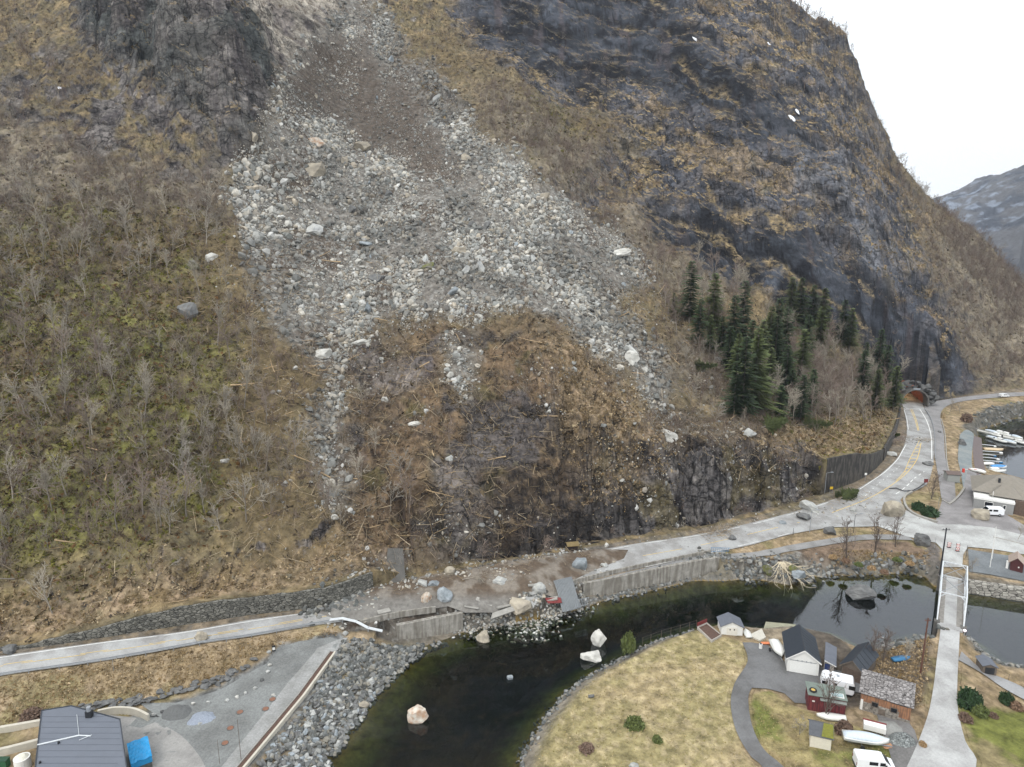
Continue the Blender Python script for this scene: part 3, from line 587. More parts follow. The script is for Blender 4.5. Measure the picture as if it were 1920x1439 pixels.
# ------------------------------------------------------------------ build terrain mesh
def build_terrain():
    V = np.stack([GX, GY, Z], -1).reshape(-1, 3)
    i = np.arange(NR-1)[:, None]*NA+np.arange(NA-1)[None]; F = np.stack([i, i+1, i+NA+1, i+NA], -1).reshape(-1, 4)
    # open the hill at the tunnel mouth, drop the part lying deep under the fjord
    hole = (np.abs(tx) < 5.2) & (ty > -1.4) & (ty < 3.4) & (Z > TUN[2]+.3) & (Z < TUN[2]+7.5)
    hole |= (np.abs(tx) < 5.0) & (ty > .4) & (ty < 2.4)
    dead = hole.ravel(); Zr = Z.ravel()
    fk = ~(dead[F].any(1)) & ~((Zr[F] < -6).all(1))
    F = F[fk][:, ::-1]
    me = np_mesh('hillside', V, F, None, col.reshape(-1, 3), smooth=False)
    m, nt, b = mk('ground', .95); b.inputs['Specular IOR Level'].default_value = .2
    a = nd(nt, 'ShaderNodeAttribute', attribute_name='col')
    for nm_, arr in (('rock', ROCK), ('ledge', LEDG), ('seam', SEAM), ('dark', DARK), ('wet', zn['wet'])): me.attributes.new(nm_, 'FLOAT', 'POINT').data.foreach_set('value', arr.ravel().astype(np.float32))
    ln = nt.links.new; tc = nd(nt, 'ShaderNodeTexCoord'); ra = nd(nt, 'ShaderNodeAttribute', attribute_name='rock'); la = nd(nt, 'ShaderNodeAttribute', attribute_name='ledge')
    def NZ(sc, det, x=(1, 1, 1), rot=(0, 0, 0), ro=.6):
        mp = nd(nt, 'ShaderNodeMapping'); mp.inputs['Scale'].default_value = x; mp.inputs['Rotation'].default_value = rot; ln(tc.outputs['Object'], mp.inputs[0]); n_ = nd(nt, 'ShaderNodeTexNoise'); n_.inputs['Scale'].default_value = sc; n_.inputs['Detail'].default_value = det; n_.inputs['Roughness'].default_value = ro; ln(mp.outputs[0], n_.inputs['Vector']); return n_
    def MR(o, a0, a1, b0, b1):
        m_ = nd(nt, 'ShaderNodeMapRange'); [setattr(m_.inputs[i], 'default_value', v_) for i, v_ in enumerate((a0, a1, b0, b1), 1)]; ln(o, m_.inputs[0]); return m_.outputs[0]
    def MIX(f, A_, B_, mode='MIX'):
        m_ = nd(nt, 'ShaderNodeMix', data_type='RGBA', blend_type=mode)
        for o, i in ((f, 0), (A_, 6), (B_, 7)):
            if isinstance(o, (int, float)): m_.inputs[i].default_value = o
            elif isinstance(o, np.ndarray): m_.inputs[i].default_value = (*o, 1)
            else: ln(o, m_.inputs[i])
        return m_.outputs[2]
    def MA(op, a_, b_=None):
        m_ = nd(nt, 'ShaderNodeMath', operation=op)
        for i, o in enumerate((a_, b_)):
            if o is None: continue
            if isinstance(o, (int, float)): m_.inputs[i].default_value = o
            else: ln(o, m_.inputs[i])
        return m_.outputs[0]
    rotd = (0, math.radians(-27), 0)                      # beds dip down to the right
    broad = NZ(.055, 6, (1, 1, 2.2), rotd); fine = NZ(.5, 9, (1, 1, 1.8), rotd, .68); warp = NZ(.25, 5)
    m1 = MR(broad.outputs[0], .38, .62, .62, 1.42); m2 = MR(fine.outputs[0], .32, .68, .5, 1.5); wa = nd(nt, 'ShaderNodeAttribute', attribute_name='wet'); m2 = MA('ADD', MA('MULTIPLY', m2, MR(wa.outputs['Fac'], 0, 1, 1, .45)), MR(wa.outputs['Fac'], 0, 1, 0, .5))
    c1 = MIX(1.0, a.outputs['Color'], MA('MULTIPLY', m1, m2), 'MULTIPLY')
    vm = nd(nt, 'ShaderNodeVectorMath', operation='MULTIPLY_ADD'); ln(warp.outputs['Color'], vm.inputs[0]); vm.inputs[1].default_value = (7, 7, 7); ln(tc.outputs['Object'], vm.inputs[2])
    cr = []
    for sc, xx, wd in ((.085, (1, 1, 2.0), .035), (.34, (1, 1, 1.7), .045)):
        mp = nd(nt, 'ShaderNodeMapping'); mp.inputs['Scale'].default_value = xx; mp.inputs['Rotation'].default_value = rotd; ln(vm.outputs[0], mp.inputs[0]); vo = nd(nt, 'ShaderNodeTexVoronoi', feature='DISTANCE_TO_EDGE'); vo.inputs['Scale'].default_value = sc; ln(mp.outputs[0], vo.inputs['Vector']); cr.append(MR(vo.outputs['Distance'], 0, wd, 1, 0))
    crk_ = MA('MULTIPLY', MA('MULTIPLY', MA('MAXIMUM', cr[0], MA('MULTIPLY', cr[1], .6)), .8), MR(wa.outputs['Fac'], 0, 1, 1, .35))
    c2 = MIX(crk_, c1, C(26, 26, 28))
    ge = nd(nt, 'ShaderNodeNewGeometry'); sz = nd(nt, 'ShaderNodeSeparateXYZ'); ln(ge.outputs['True Normal'], sz.inputs[0])
    lf = MA('MULTIPLY', MR(MA('ADD', sz.outputs[2], MR(fine.outputs[0], .3, .7, -.16, .16)), .60, .74, 0, 1), la.outputs['Fac'])
    tanc = MIX(MR(warp.outputs[0], .4, .6, 0, 1), C(170, 150, 114), C(124, 110, 82))
    sa = nd(nt, 'ShaderNodeAttribute', attribute_name='seam'); da = nd(nt, 'ShaderNodeAttribute', attribute_name='dark')
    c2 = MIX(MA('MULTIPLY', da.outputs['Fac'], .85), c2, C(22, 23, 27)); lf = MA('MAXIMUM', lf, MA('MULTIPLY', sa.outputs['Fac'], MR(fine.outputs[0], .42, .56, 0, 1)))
    c3 = MIX(lf, c2, tanc)
    veg = NZ(.55, 11, (1, 1, 1), (0, 0, 0), .72); vg = MIX(1.0, a.outputs['Color'], MR(veg.outputs[0], .3, .7, .32, 1.65), 'MULTIPLY')
    c4 = MIX(ra.outputs['Fac'], vg, c3); ln(c4, b.inputs['Base Color'])
    bp = nd(nt, 'ShaderNodeBump'); bp.inputs['Strength'].default_value = .8; bp.inputs['Distance'].default_value = .7; ln(MA('SUBTRACT', MA('ADD', veg.outputs[0], MA('MULTIPLY', fine.outputs[0], ra.outputs['Fac'])), MA('MULTIPLY', crk_, ra.outputs['Fac'])), bp.inputs['Height']); ln(bp.outputs[0], b.inputs['Normal'])
    me.materials.append(m)
    o = part('mountainside_ground', me); tag(o, kind='structure'); return o
build_terrain()
# ------------------------------------------------------------------ water
def water_mat(name, ior, tint, scale, bump):
    m = bpy.data.materials.new(name); m.use_nodes = True; nt = m.node_tree; nt.nodes.clear()
    out = nd(nt, 'ShaderNodeOutputMaterial'); gl = nd(nt, 'ShaderNodeBsdfGlossy'); tr = nd(nt, 'ShaderNodeBsdfTransparent'); fr = nd(nt, 'ShaderNodeFresnel'); mx = nd(nt, 'ShaderNodeMixShader')
    gl.inputs['Roughness'].default_value = .03; gl.inputs['Color'].default_value = (.92, .95, 1, 1); tr.inputs[0].default_value = (*tint, 1); fr.inputs[0].default_value = ior
    tc = nd(nt, 'ShaderNodeTexCoord'); no = nd(nt, 'ShaderNodeTexNoise'); no.inputs['Scale'].default_value = scale; no.inputs['Detail'].default_value = 4
    nt.links.new(tc.outputs['Object'], no.inputs['Vector']); bp = nd(nt, 'ShaderNodeBump'); bp.inputs['Strength'].default_value = bump; bp.inputs['Distance'].default_value = .05
    nt.links.new(no.outputs[0], bp.inputs['Height']); nt.links.new(bp.outputs[0], gl.inputs['Normal']); nt.links.new(bp.outputs[0], fr.inputs['Normal'])
    nt.links.new(fr.outputs[0], mx.inputs[0]); nt.links.new(tr.outputs[0], mx.inputs[1]); nt.links.new(gl.outputs[0], mx.inputs[2]); nt.links.new(mx.outputs[0], out.inputs[0]); return m
wm = water_mat('river_water', 1.72, (.78, .86, .74), .7, .02)
b = MB().add([(-300,20,0),(9000,20,0),(9000,9000,0),(-300,9000,0)], [(0,1,2,3)])
tag(b.build('fjord_water', wm), kind='structure')
# fjord and river bed well below the surface
bm_ = M('deep_bed', (14, 18, 16), .9, .2, .2, 0)
b = MB().add([(-300,10,-7.5),(9000,10,-7.5),(9000,9000,-7.5),(-300,9000,-7.5)], [(0,1,2,3)])
tag(b.build('fjord_bed', bm_), kind='structure')

# ------------------------------------------------------------------ far mountain across the fjord
def far_hill():
    A = np.radians(np.arange(22, 62, .10)); n = len(A); rows = 150
    top = np.interp(np.degrees(A), [22,27,29.5,30.6,32,34,35.9,37,39,42,46,50,62], [40,80,135,160,178,205,235,255,295,350,390,430,480])
    base = np.interp(np.degrees(A), [22,36.2,37,40,62], [1750,1500,1180,1080,900])
    t = np.linspace(0, 1, rows)[:, None]; r = base[None]+t*620
    X = r*np.sin(A)[None]; Y = r*np.cos(A)[None]
    prof = np.minimum(t*1.25, 1)**.85
    Zh = prof*top[None]-3
    q = (fbm(X, Y, Zh, 160, 5, 201)-.5)*90*np.minimum(t*4, 1)*prof+(ridged(X, Y*.6, Zh, 60, 4, 202)-.6)*20*np.minimum(t*4, 1)+(fbm(X, Y, Zh, 14, 3, 207)-.5)*9*np.minimum(t*6, 1)
    Zh = Zh+q
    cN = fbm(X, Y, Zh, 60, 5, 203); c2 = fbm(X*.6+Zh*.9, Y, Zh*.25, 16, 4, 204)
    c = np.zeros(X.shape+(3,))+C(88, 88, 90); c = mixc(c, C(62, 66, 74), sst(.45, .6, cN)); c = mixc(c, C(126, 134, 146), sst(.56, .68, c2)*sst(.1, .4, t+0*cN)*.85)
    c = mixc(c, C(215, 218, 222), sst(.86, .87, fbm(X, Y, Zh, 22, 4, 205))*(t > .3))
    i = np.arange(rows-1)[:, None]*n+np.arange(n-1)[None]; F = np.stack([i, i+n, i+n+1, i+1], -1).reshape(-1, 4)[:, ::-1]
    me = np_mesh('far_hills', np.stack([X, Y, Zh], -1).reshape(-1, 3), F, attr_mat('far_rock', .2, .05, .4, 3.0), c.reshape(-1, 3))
    tag(part('far_hills', me), kind='structure')
far_hill()

# ------------------------------------------------------------------ roads
def asphalt(name, rgb, patch, amt=.16, wear=None):
    m, nt, b = mk(name, .9); c = C(*rgb); p = C(*patch); b.inputs['Specular IOR Level'].default_value = .25
    tc = nd(nt, 'ShaderNodeTexCoord'); n1_ = nd(nt, 'ShaderNodeTexNoise'); n1_.inputs['Scale'].default_value = .22; n1_.inputs['Detail'].default_value = 7; n1_.inputs['Roughness'].default_value = .6
    nt.links.new(tc.outputs['Object'], n1_.inputs['Vector'])
    r = nd(nt, 'ShaderNodeMapRange'); r.inputs[1].default_value = .42; r.inputs[2].default_value = .60; nt.links.new(n1_.outputs[0], r.inputs[0])
    mx = nd(nt, 'ShaderNodeMix', data_type='RGBA'); mx.inputs[6].default_value = (*c, 1); mx.inputs[7].default_value = (*p, 1); nt.links.new(r.outputs[0], mx.inputs[0])
    noise_col(nt, b, mx.outputs[2], 3.5, amt, bump=.15, bdist=.02, detail=8); return m
RM = {'main_road': asphalt('worn_asphalt', (160, 160, 158), (136, 134, 131)), 'side_road': asphalt('dusty_asphalt', (176, 177, 174), (150, 149, 146)),
 'bridge_road': asphalt('salted_asphalt', (172, 172, 170), (150, 149, 147)), 'lane_right': asphalt('lane_asphalt', (150, 150, 150), (128, 127, 126)),
 'yard_right': asphalt('harbour_asphalt', (142, 139, 138), (122, 119, 118)), 'harbour_lane': asphalt('quay_asphalt', (140, 138, 137), (126, 124, 123)),
 'slipway_lane': asphalt('slip_asphalt', (118, 126, 128), (134, 138, 136)), 'cycle_path': asphalt('path_asphalt', (138, 137, 135), (118, 117, 115)),
 'driveway': asphalt('drive_asphalt', (112, 112, 112), (94, 93, 92)), 'gravel_yard': asphalt('yard_gravel', (124, 126, 124), (108, 109, 107), .3),
 'asphalt_yard': asphalt('yard_asphalt', (150, 148, 144), (132, 130, 127)), 'gravel_path': asphalt('path_gravel', (148, 148, 146), (130, 130, 127), .25),
 'gravel_lot': asphalt('lot_gravel', (116, 120, 122), (100, 104, 106), .25), 'yard_south': asphalt('south_gravel', (118, 116, 114), (100, 98, 96), .25)}
ORDER = ['gravel_yard', 'asphalt_yard', 'gravel_path', 'gravel_lot', 'yard_south', 'driveway', 'slipway_lane', 'harbour_lane', 'yard_right', 'cycle_path', 'lane_right', 'side_road', 'bridge_road', 'main_road']
def sheet(name, poly, off, mat, step=1.6, zf=None):
    pts = [Vector(p) for p in poly]; dn = []
    for i in range(len(pts)):
        a, b_ = pts[i], pts[(i+1) % len(pts)]; k = max(1, int((b_-a).length/step))
        for j in range(k): dn.append(a.lerp(b_, j/k))
    a = np.array([tuple(p) for p in dn]); n0 = len(dn)
    gx, gy = np.meshgrid(np.arange(a[:, 0].min(), a[:, 0].max(), step), np.arange(a[:, 1].min(), a[:, 1].max(), step)); gx = gx.ravel(); gy = gy.ravel()
    inn = inpoly(gx, gy, [tuple(p) for p in dn]) & (pdist(gx, gy, [tuple(p) for p in dn]) > step*.5)
    vs = dn+[Vector((x, y)) for x, y in zip(gx[inn], gy[inn])]
    v2, e2, f2, *_ = delaunay_2d_cdt(vs, [(i, (i+1) % n0) for i in range(n0)], [], 1, 1e-4)
    X = np.array([p[0] for p in v2]); Y = np.array([p[1] for p in v2]); f = [t for t in f2 if len(t) == 3]
    Zs = (HL(X, Y) if zf is None else zf(X, Y))+off
    o = part(name, np_mesh(name, np.stack([X, Y, Zs], -1), np.array(f), mat, smooth=True)); return o
for k_, nm in enumerate(ORDER): tag(sheet(nm, ROADS[nm], .004*k_, RM[nm]), kind='structure')
# painted markings (built in the 3D place where they lie)
def ribbon(mb, pts, w, off, dash=None):
    P3 = [Vector(L(a, b)) for a, b in curve(pts, 6)]; d = [0]
    for i in range(1, len(P3)): d.append(d[-1]+(P3[i].xy-P3[i-1].xy).length)
    T_ = d[-1]; n = max(2, int(T_/.8)); D_ = np.linspace(0, T_, n+1); ar = np.array([tuple(p) for p in P3])
    Q = np.stack([np.interp(D_, d, ar[:, k]) for k in range(3)], -1); Q[:, 2] = HL(Q[:, 0], Q[:, 1])+off
    for i in range(n):
        if dash and (D_[i] % (dash[0]+dash[1])) > dash[0]: continue
        a = Q[i]; b_ = Q[i+1]; t = b_-a; l = math.hypot(t[0], t[1])+1e-9; nx, ny = -t[1]/l*w/2, t[0]/l*w/2
        mb.add([(a[0]-nx, a[1]-ny, a[2]), (b_[0]-nx, b_[1]-ny, b_[2]), (b_[0]+nx, b_[1]+ny, b_[2]), (a[0]+nx, a[1]+ny, a[2])], [(0, 1, 2, 3)])
OFFM = .068
wmk = M('white_paint_line', (224, 224, 220), .8, .12, 2, 0); ymk = M('yellow_paint_line', (206, 176, 104), .8, .15, 2, 0)
mb = MB()
ribbon(mb, [(-300,1277),(0,1234),(187,1207),(344,1187),(469,1166),(590,1148)], .16, OFFM)
ribbon(mb, [(-300,1318),(0,1264),(187,1238),(375,1206),(469,1191),(600,1169)], .16, OFFM)
ribbon(mb, [(1130,1034),(1200,1021),(1300,1006),(1400,986),(1500,960),(1560,940)], .14, OFFM, (6, 4))
ribbon(mb, [(1612,918),(1633,904),(1660,885),(1682,863),(1690,850),(1699,834)], .18, OFFM)
ribbon(mb, [(1703,806),(1700,785),(1695,769)], .18, OFFM); ribbon(mb, [(1724,767),(1738,791),(1746,820),(1747,861)], .22, OFFM); ribbon(mb, [(1695,768),(1724,767)], .25, OFFM)
ribbon(mb, [(1680,927),(1698,914),(1714,898),(1733,885)], .2, OFFM, (2, 2)); ribbon(mb, [(1622,931),(1650,905),(1672,888),(1690,872)], .12, OFFM, (1, 2))
ribbon(mb, [(1210,1064),(1300,1044),(1400,1021),(1480,1001)], .14, OFFM, (7, 5))
tag(mb.build('white_road_markings', wmk), kind='structure')
mb = MB()
for dy_ in (-.9, 1.4): ribbon(mb, [(-300,1296+dy_),(0,1249+dy_),(187,1223+dy_),(350,1198+dy_),(470,1179+dy_),(594,1158+dy_),(680,1141+dy_)], .12, OFFM, (9, 2) if dy_ > 0 else (4, 6))
ribbon(mb, [(1205,1043),(1314,1023),(1435,995),(1500,980)], .14, OFFM, (9, 5))
ribbon(mb, [(1560,962),(1633,933),(1687,899),(1717,866),(1727,831)], .2, OFFM); ribbon(mb, [(1680,902),(1695,886),(1706,861),(1720,834),(1724,826)], .16, OFFM)
for a_, b_ in [((1723,808),(1710,768)), ((1721,808),(1707,768))]: ribbon(mb, [a_, ((a_[0]+b_[0])/2+1.5, (a_[1]+b_[1])/2), b_], .17, OFFM)
for t in np.linspace(0, 1, 9):
    y = 886-t*50; xl = np.interp(y, [834, 861, 886], [1720, 1706, 1695]); xr = np.interp(y, [831, 866, 899], [1727, 1717, 1687]); 
    if xr > xl+1: ribbon(mb, [(xl, y), (xr, y-1)], .35, OFFM)
tag(mb.build('yellow_road_markings', ymk), kind='structure')
# ------------------------------------------------------------------ rocks
def ico(sub):
    t = (1+5**.5)/2
    v = [(-1,t,0),(1,t,0),(-1,-t,0),(1,-t,0),(0,-1,t),(0,1,t),(0,-1,-t),(0,1,-t),(t,0,-1),(t,0,1),(-t,0,-1),(-t,0,1)]
    f = [(0,11,5),(0,5,1),(0,1,7),(0,7,10),(0,10,11),(1,5,9),(5,11,4),(11,10,2),(10,7,6),(7,1,8),(3,9,4),(3,4,2),(3,2,6),(3,6,8),(3,8,9),(4,9,5),(2,4,11),(6,2,10),(8,6,7),(9,8,1)]
    v = [Vector(q).normalized() for q in v]
    for _ in range(sub):
        mid = {}; nf = []
        def m_(a, b):
            k = (min(a, b), max(a, b))
            if k not in mid: mid[k] = len(v); v.append(((v[a]+v[b])/2).normalized())
            return mid[k]
        for a, b, c in f:
            x, y, z = m_(a, b), m_(b, c), m_(c, a); nf += [(a,x,z),(b,y,x),(c,z,y),(x,y,z)]
        f = nf
    return np.array([tuple(q) for q in v]), np.array(f)
ICO = [ico(k) for k in range(5)]
def rock(seed, sub=2, cuts=9, flat=.75, rough=.04, lo=.55, hi=.85, squash=None):
    r = np.random.RandomState(seed); v, f = ICO[sub]; v = v.copy()
    for _ in range(cuts):
        n = r.normal(size=3); n /= np.linalg.norm(n); d = r.uniform(lo, hi); e = np.maximum(v@n-d, 0); v -= e[:, None]*n
    v *= np.array(squash if squash else (1, r.uniform(.7, 1), r.uniform(flat*.7, flat)))
    v *= (1+rough*(fbm(v[:, 0]+seed, v[:, 1], v[:, 2], .35, 3, seed)-.5)[:, None]*4)
    v /= np.abs(v).max(); return v, f
def rnd_rot(r, n, tilt=1.0):
    q = r.normal(size=(n, 4)); q[:, 1:3] *= tilt; q /= np.linalg.norm(q, axis=1)[:, None]; w_, x, y, z = q.T
    return np.stack([np.stack([1-2*(y*y+z*z), 2*(x*y-z*w_), 2*(x*z+y*w_)], -1), np.stack([2*(x*y+z*w_), 1-2*(x*x+z*z), 2*(y*z-x*w_)], -1), np.stack([2*(x*z-y*w_), 2*(y*z+x*w_), 1-2*(x*x+y*y)], -1)], 1)
def scatter_mesh(name, protos, pos, size, colr, r, mat, tilt=1.0, smooth=False):
    Vs = []; Fs = []; Cs = []; off = 0; ids = r.randint(0, len(protos), len(pos)); Rm = rnd_rot(r, len(pos), tilt)
    for k, (v, f) in enumerate(protos):
        s = np.where(ids == k)[0]
        if not len(s): continue
        vv = np.einsum('nij,mj->nmi', Rm[s], v)*size[s][:, None, None]+pos[s][:, None, :]
        Vs.append(vv.reshape(-1, 3)); Fs.append((f[None]+(np.arange(len(s))*len(v))[:, None, None]+off).reshape(-1, f.shape[1])); Cs.append(np.repeat(colr[s], len(v), axis=0)); off += len(s)*len(v)
    return np_mesh(name, np.concatenate(Vs), np.concatenate(Fs), mat, np.concatenate(Cs), smooth)
DR = np.gradient(R2, axis=0); AREA = (DR*R2*(AZ[1]-AZ[0]))*np.sqrt(1+np.minimum(slope, 3)**2)
PXX, PYY = proj(GX, GY, Z); INF = (PXX > -120) & (PXX < 2040) & (PYY > -90) & (PYY < 1530)
def pick(weight, n, r, vis=True):
    w_ = (weight*AREA*INF*(VIS if vis else 1)).ravel(); c = np.cumsum(w_); k = np.searchsorted(c, r.uniform(0, c[-1], n)); k = np.minimum(k, NA*NR-1)
    x = GX.ravel()[k]+r.uniform(-.3, .3, n); y = GY.ravel()[k]+r.uniform(-.3, .3, n); return x, y, tz(x, y), k
PALE = np.array([C(164,162,155), C(150,150,145), C(178,173,162), C(134,134,130), C(162,153,138), C(126,127,123), C(184,183,178), C(148,141,130), C(98,95,90)])
stone_mat = attr_mat('loose_rock', .22, .9, .5, .15, .9)
r = np.random.RandomState(11)
small = [rock(100+i, 0, 5, .8, .0, .35, .8) for i in range(7)]+[rock(120+i, 1, 7, .7, .0, .35, .7) for i in range(6)]
mid_ = [rock(140+i, 1, 8, .85, .03, .5, .88) for i in range(8)]
flow = fbm(GX*1.0+GY*.15, GY*.16, 0*GX, 7, 4, 153)
wsc = np.clip(scw*1.1-.05, 0, 1)*hill*(.25+.75*sst(.36, .52, flow))*(1-.55*sst(540, 700, PYY)*sst(.4, .6, n2))
big = fbm(GX, GY, Z, 34, 3, 151)
tex = (.18+.82*sst(.34, .50, n1+.04))*(1-.68*zn['soil'])*(.25+.75*sst(.36, .52, big))+.04
# (a) the slide: a few hundred largest boulders as things, the rest as one mass
nS = 88000
x, y, z, k = pick(wsc*tex, nS, r)
edge = (PXX.ravel()[k] < 560) & (PYY.ravel()[k] > 300)
s = .135*(1-r.uniform(0, 1, nS))**(-1/2.0); s = np.minimum(s, 1.15)*np.where(edge, 1.35, 1.0)
s *= np.where(zn['soil'].ravel()[k] > .5, .6, 1)
lb = fbm(x, y, z, 16, 3, 152); cc_ = PALE[r.choice(9, nS, p=[.2,.16,.12,.13,.1,.09,.07,.08,.05])]*r.uniform(.72, 1.12, nS)[:, None]*(.60+.5*sst(.35, .62, lb))[:, None]
o = part('slide_rubble', scatter_mesh('slide_rubble', small, np.stack([x, y, z+s*.22], -1), s, cc_, r, stone_mat)); tag(o, 'grey rubble of countless broken stones covering the landslide track', 'rubble', kind='stuff')
# scattered stones outside the main track
wsc2 = hill*np.clip(zn['knob']*.8*sst(.5, .62, n1)+.5*(zn['scree'] < .3)*(pdist(PXX, PYY, [(480,400),(560,720),(620,1000)], False) < 110)*sst(.5, .6, n2)+(pdist(PXX, PYY, [(1140,500),(1260,700),(1330,820)], False) < 70)*sst(.45, .6, n1), 0, 1)
x, y, z, k = pick(wsc2, 5200, r); s = np.minimum(.11*(1-r.uniform(0, 1, 5200))**(-1/2.3), .8)
cc_ = PALE[r.randint(0, 9, 5200)]*r.uniform(.7, 1.1, 5200)[:, None]
tag(part('scattered_stones', scatter_mesh('scattered_stones', small, np.stack([x, y, z+s*.2], -1), s, cc_, r, stone_mat)), 'small pale stones thrown over the brown slope below the slide', 'stones', kind='stuff')
# soil and gravel that slid over the road
mound_p = [L(a, b_)[:2] for a, b_ in [(596,1150),(640,1128),(700,1102),(800,1080),(900,1064),(1000,1048),(1060,1036),(1125,1030),(1178,1032),(1170,1048),(1110,1072),(1062,1094),(1088,1112),(1060,1128),(1000,1140),(930,1150),(872,1150),(840,1138),(780,1148),(700,1162),(640,1166)]]
def mz(X, Y):
    d = pdist(X, Y, mound_p); return HL(X, Y)+.075+sst(0, 1.6, d)*(.12+.75*(fbm(X, Y, 0*X, 3.2, 4, 161)-.25))
mo = sheet('slide_soil', mound_p, 0, attr_mat('slide_soil', .3, 1.2, .8, .2), .45, mz)
_c = np.empty(len(mo.data.vertices)*3); mo.data.vertices.foreach_get('co', _c); _c = _c.reshape(-1, 3); _n = fbm(_c[:, 0], _c[:, 1], _c[:, 2], 2.6, 4, 162)[:, None]; _k = sst(860, 1000, proj(*_c.T)[0])[:, None]*0+sst(1105, 1130, proj(*_c.T)[1])[:, None]
_q = np.ones((len(_c), 4), np.float32); _q[:, :3] = C(92, 80, 68)*(1-sst(.42, .56, _n))+C(124, 116, 106)*sst(.42, .56, _n); _q[:, :3] = _q[:, :3]*(1-_k*.6)+C(122, 122, 119)*_k*.6; mo.data.attributes.new('col', 'FLOAT_COLOR', 'POINT').data.foreach_set('color', _q.ravel())
tag(mo, kind='structure')
BP = []
for i in range(12):
    v, f = rock(300+i, 3, 11, .85, .04, .3, .75); BP.append(np_mesh('boulder', v, f, None))
def boulder_mat(name, rgb, rgb2, rnd=.16, sc=1.2, bump=.8):
    if name in _mc: return _mc[name]
    m, nt, b = mk(name, .9); tc = nd(nt, 'ShaderNodeTexCoord'); no = nd(nt, 'ShaderNodeTexNoise'); no.inputs['Scale'].default_value = sc; no.inputs['Detail'].default_value = 8; no.inputs['Roughness'].default_value = .62
    nt.links.new(tc.outputs['Object'], no.inputs['Vector']); r_ = nd(nt, 'ShaderNodeMapRange'); r_.inputs[1].default_value = .4; r_.inputs[2].default_value = .62; nt.links.new(no.outputs[0], r_.inputs[0])
    mx = nd(nt, 'ShaderNodeMix', data_type='RGBA'); mx.inputs[6].default_value = (*C(*rgb), 1); mx.inputs[7].default_value = (*C(*rgb2), 1); nt.links.new(r_.outputs[0], mx.inputs[0])
    oi = nd(nt, 'ShaderNodeObjectInfo'); mr = nd(nt, 'ShaderNodeMapRange'); mr.inputs[3].default_value = 1-rnd; mr.inputs[4].default_value = 1+rnd; nt.links.new(oi.outputs['Random'], mr.inputs[0])
    m2 = nd(nt, 'ShaderNodeMix', data_type='RGBA', blend_type='MULTIPLY'); m2.inputs[0].default_value = 1; nt.links.new(mx.outputs[2], m2.inputs[6]); nt.links.new(mr.outputs[0], m2.inputs[7])
    noise_col(nt, b, m2.outputs[2], sc*4, .2, bump=bump, bdist=.12, bscale=sc*2.5); b.inputs['Specular IOR Level'].default_value = .25; _mc[name] = m; return m
BM = {'pale grey': boulder_mat('pale_boulder', (176,176,170), (146,147,146)), 'blue-grey': boulder_mat('blue_boulder', (150,156,160), (120,127,130)),
 'tan': boulder_mat('tan_boulder', (166,157,140), (134,127,115)), 'dark grey': boulder_mat('dark_boulder', (112,112,110), (82,82,82)), 'white': boulder_mat('white_boulder', (194,192,185), (160,158,151)),
 'mossy': boulder_mat('mossy_boulder', (96,98,52), (104,100,94)), 'rusty': boulder_mat('rusty_boulder', (190,184,172), (160,130,106), sc=2.2)}
BMK = {}
def bmesh_for(i, m):
    k = (i, m)
    if k not in BMK:
        me = BP[i].copy(); me.materials.clear(); me.materials.append(BM[m]); BMK[k] = me
    return BMK[k]
SIZEW = lambda s: 'big' if s > 1.5 else 'medium-sized' if s > 1.0 else 'smallish'
cand = r.uniform(0, 1, 264); x, y, z, k = pick(wsc*(.3+.7*tex)*(1-.6*zn['soil']), 264, r)
for i in range(264):
    q = k[i]; X_, Y_ = PXX.ravel()[q], PYY.ravel()[q]
    s = float(min(.75*(1-r.uniform())**(-1/3.4), 2.3)); cname = ['pale grey','blue-grey','tan','dark grey','white','pale grey'][r.randint(6)]
    reg = 'near the top of the landslide track' if Y_ < 220 else 'on the left flank of the landslide' if X_ < 620 else 'in the middle of the landslide fan' if Y_ < 420 else 'in the lower part of the landslide fan'
    o = part('boulder', bmesh_for(r.randint(12), cname), loc=(x[i], y[i], z[i]+s*.15), rot=tuple(r.uniform(0, 6.28, 3))); o.scale = (s, s*r.uniform(.7, 1), s*r.uniform(.55, .9))
    tag(o, f'{SIZEW(s)} {cname} boulder {reg}', 'boulder', f'{SIZEW(s)} {cname} boulders {reg}')
def hero(px, py, wpx, hpx, cname, label, seed, z=None, sub=4, name='boulder', cuts=14, sink=.12, low=False, rz=None, tilt=.25):
    p = P(px, py, z) if z is not None else (L(px, py) if low else T(px, py))
    zc_ = p[1]*cp-(p[2]-CAMZ)*sp; m_ = zc_/FPX; w2 = wpx*m_/2; h2 = hpx*m_/1.75
    rr2 = np.random.RandomState(seed); v, f = rock(seed, sub, cuts, 1.0, .07, .5, .85, squash=(1, 1, 1)); v = v/np.abs(v).max(0)
    v[:, 2] = np.maximum(v[:, 2], -.6)
    o = part(name, np_mesh(name, v, f, BM[cname])); o.scale = (w2, w2*rr2.uniform(.7, .9), h2*.92)
    o.location = (p[0], p[1]+w2*.5, p[2]+h2*.92*(.6-sink)); o.rotation_euler = (rr2.uniform(-tilt, tilt)*.5, rr2.uniform(-tilt, tilt), rr2.uniform(-.5, .5) if rz is None else rz)
    return tag(o, label, 'boulder')
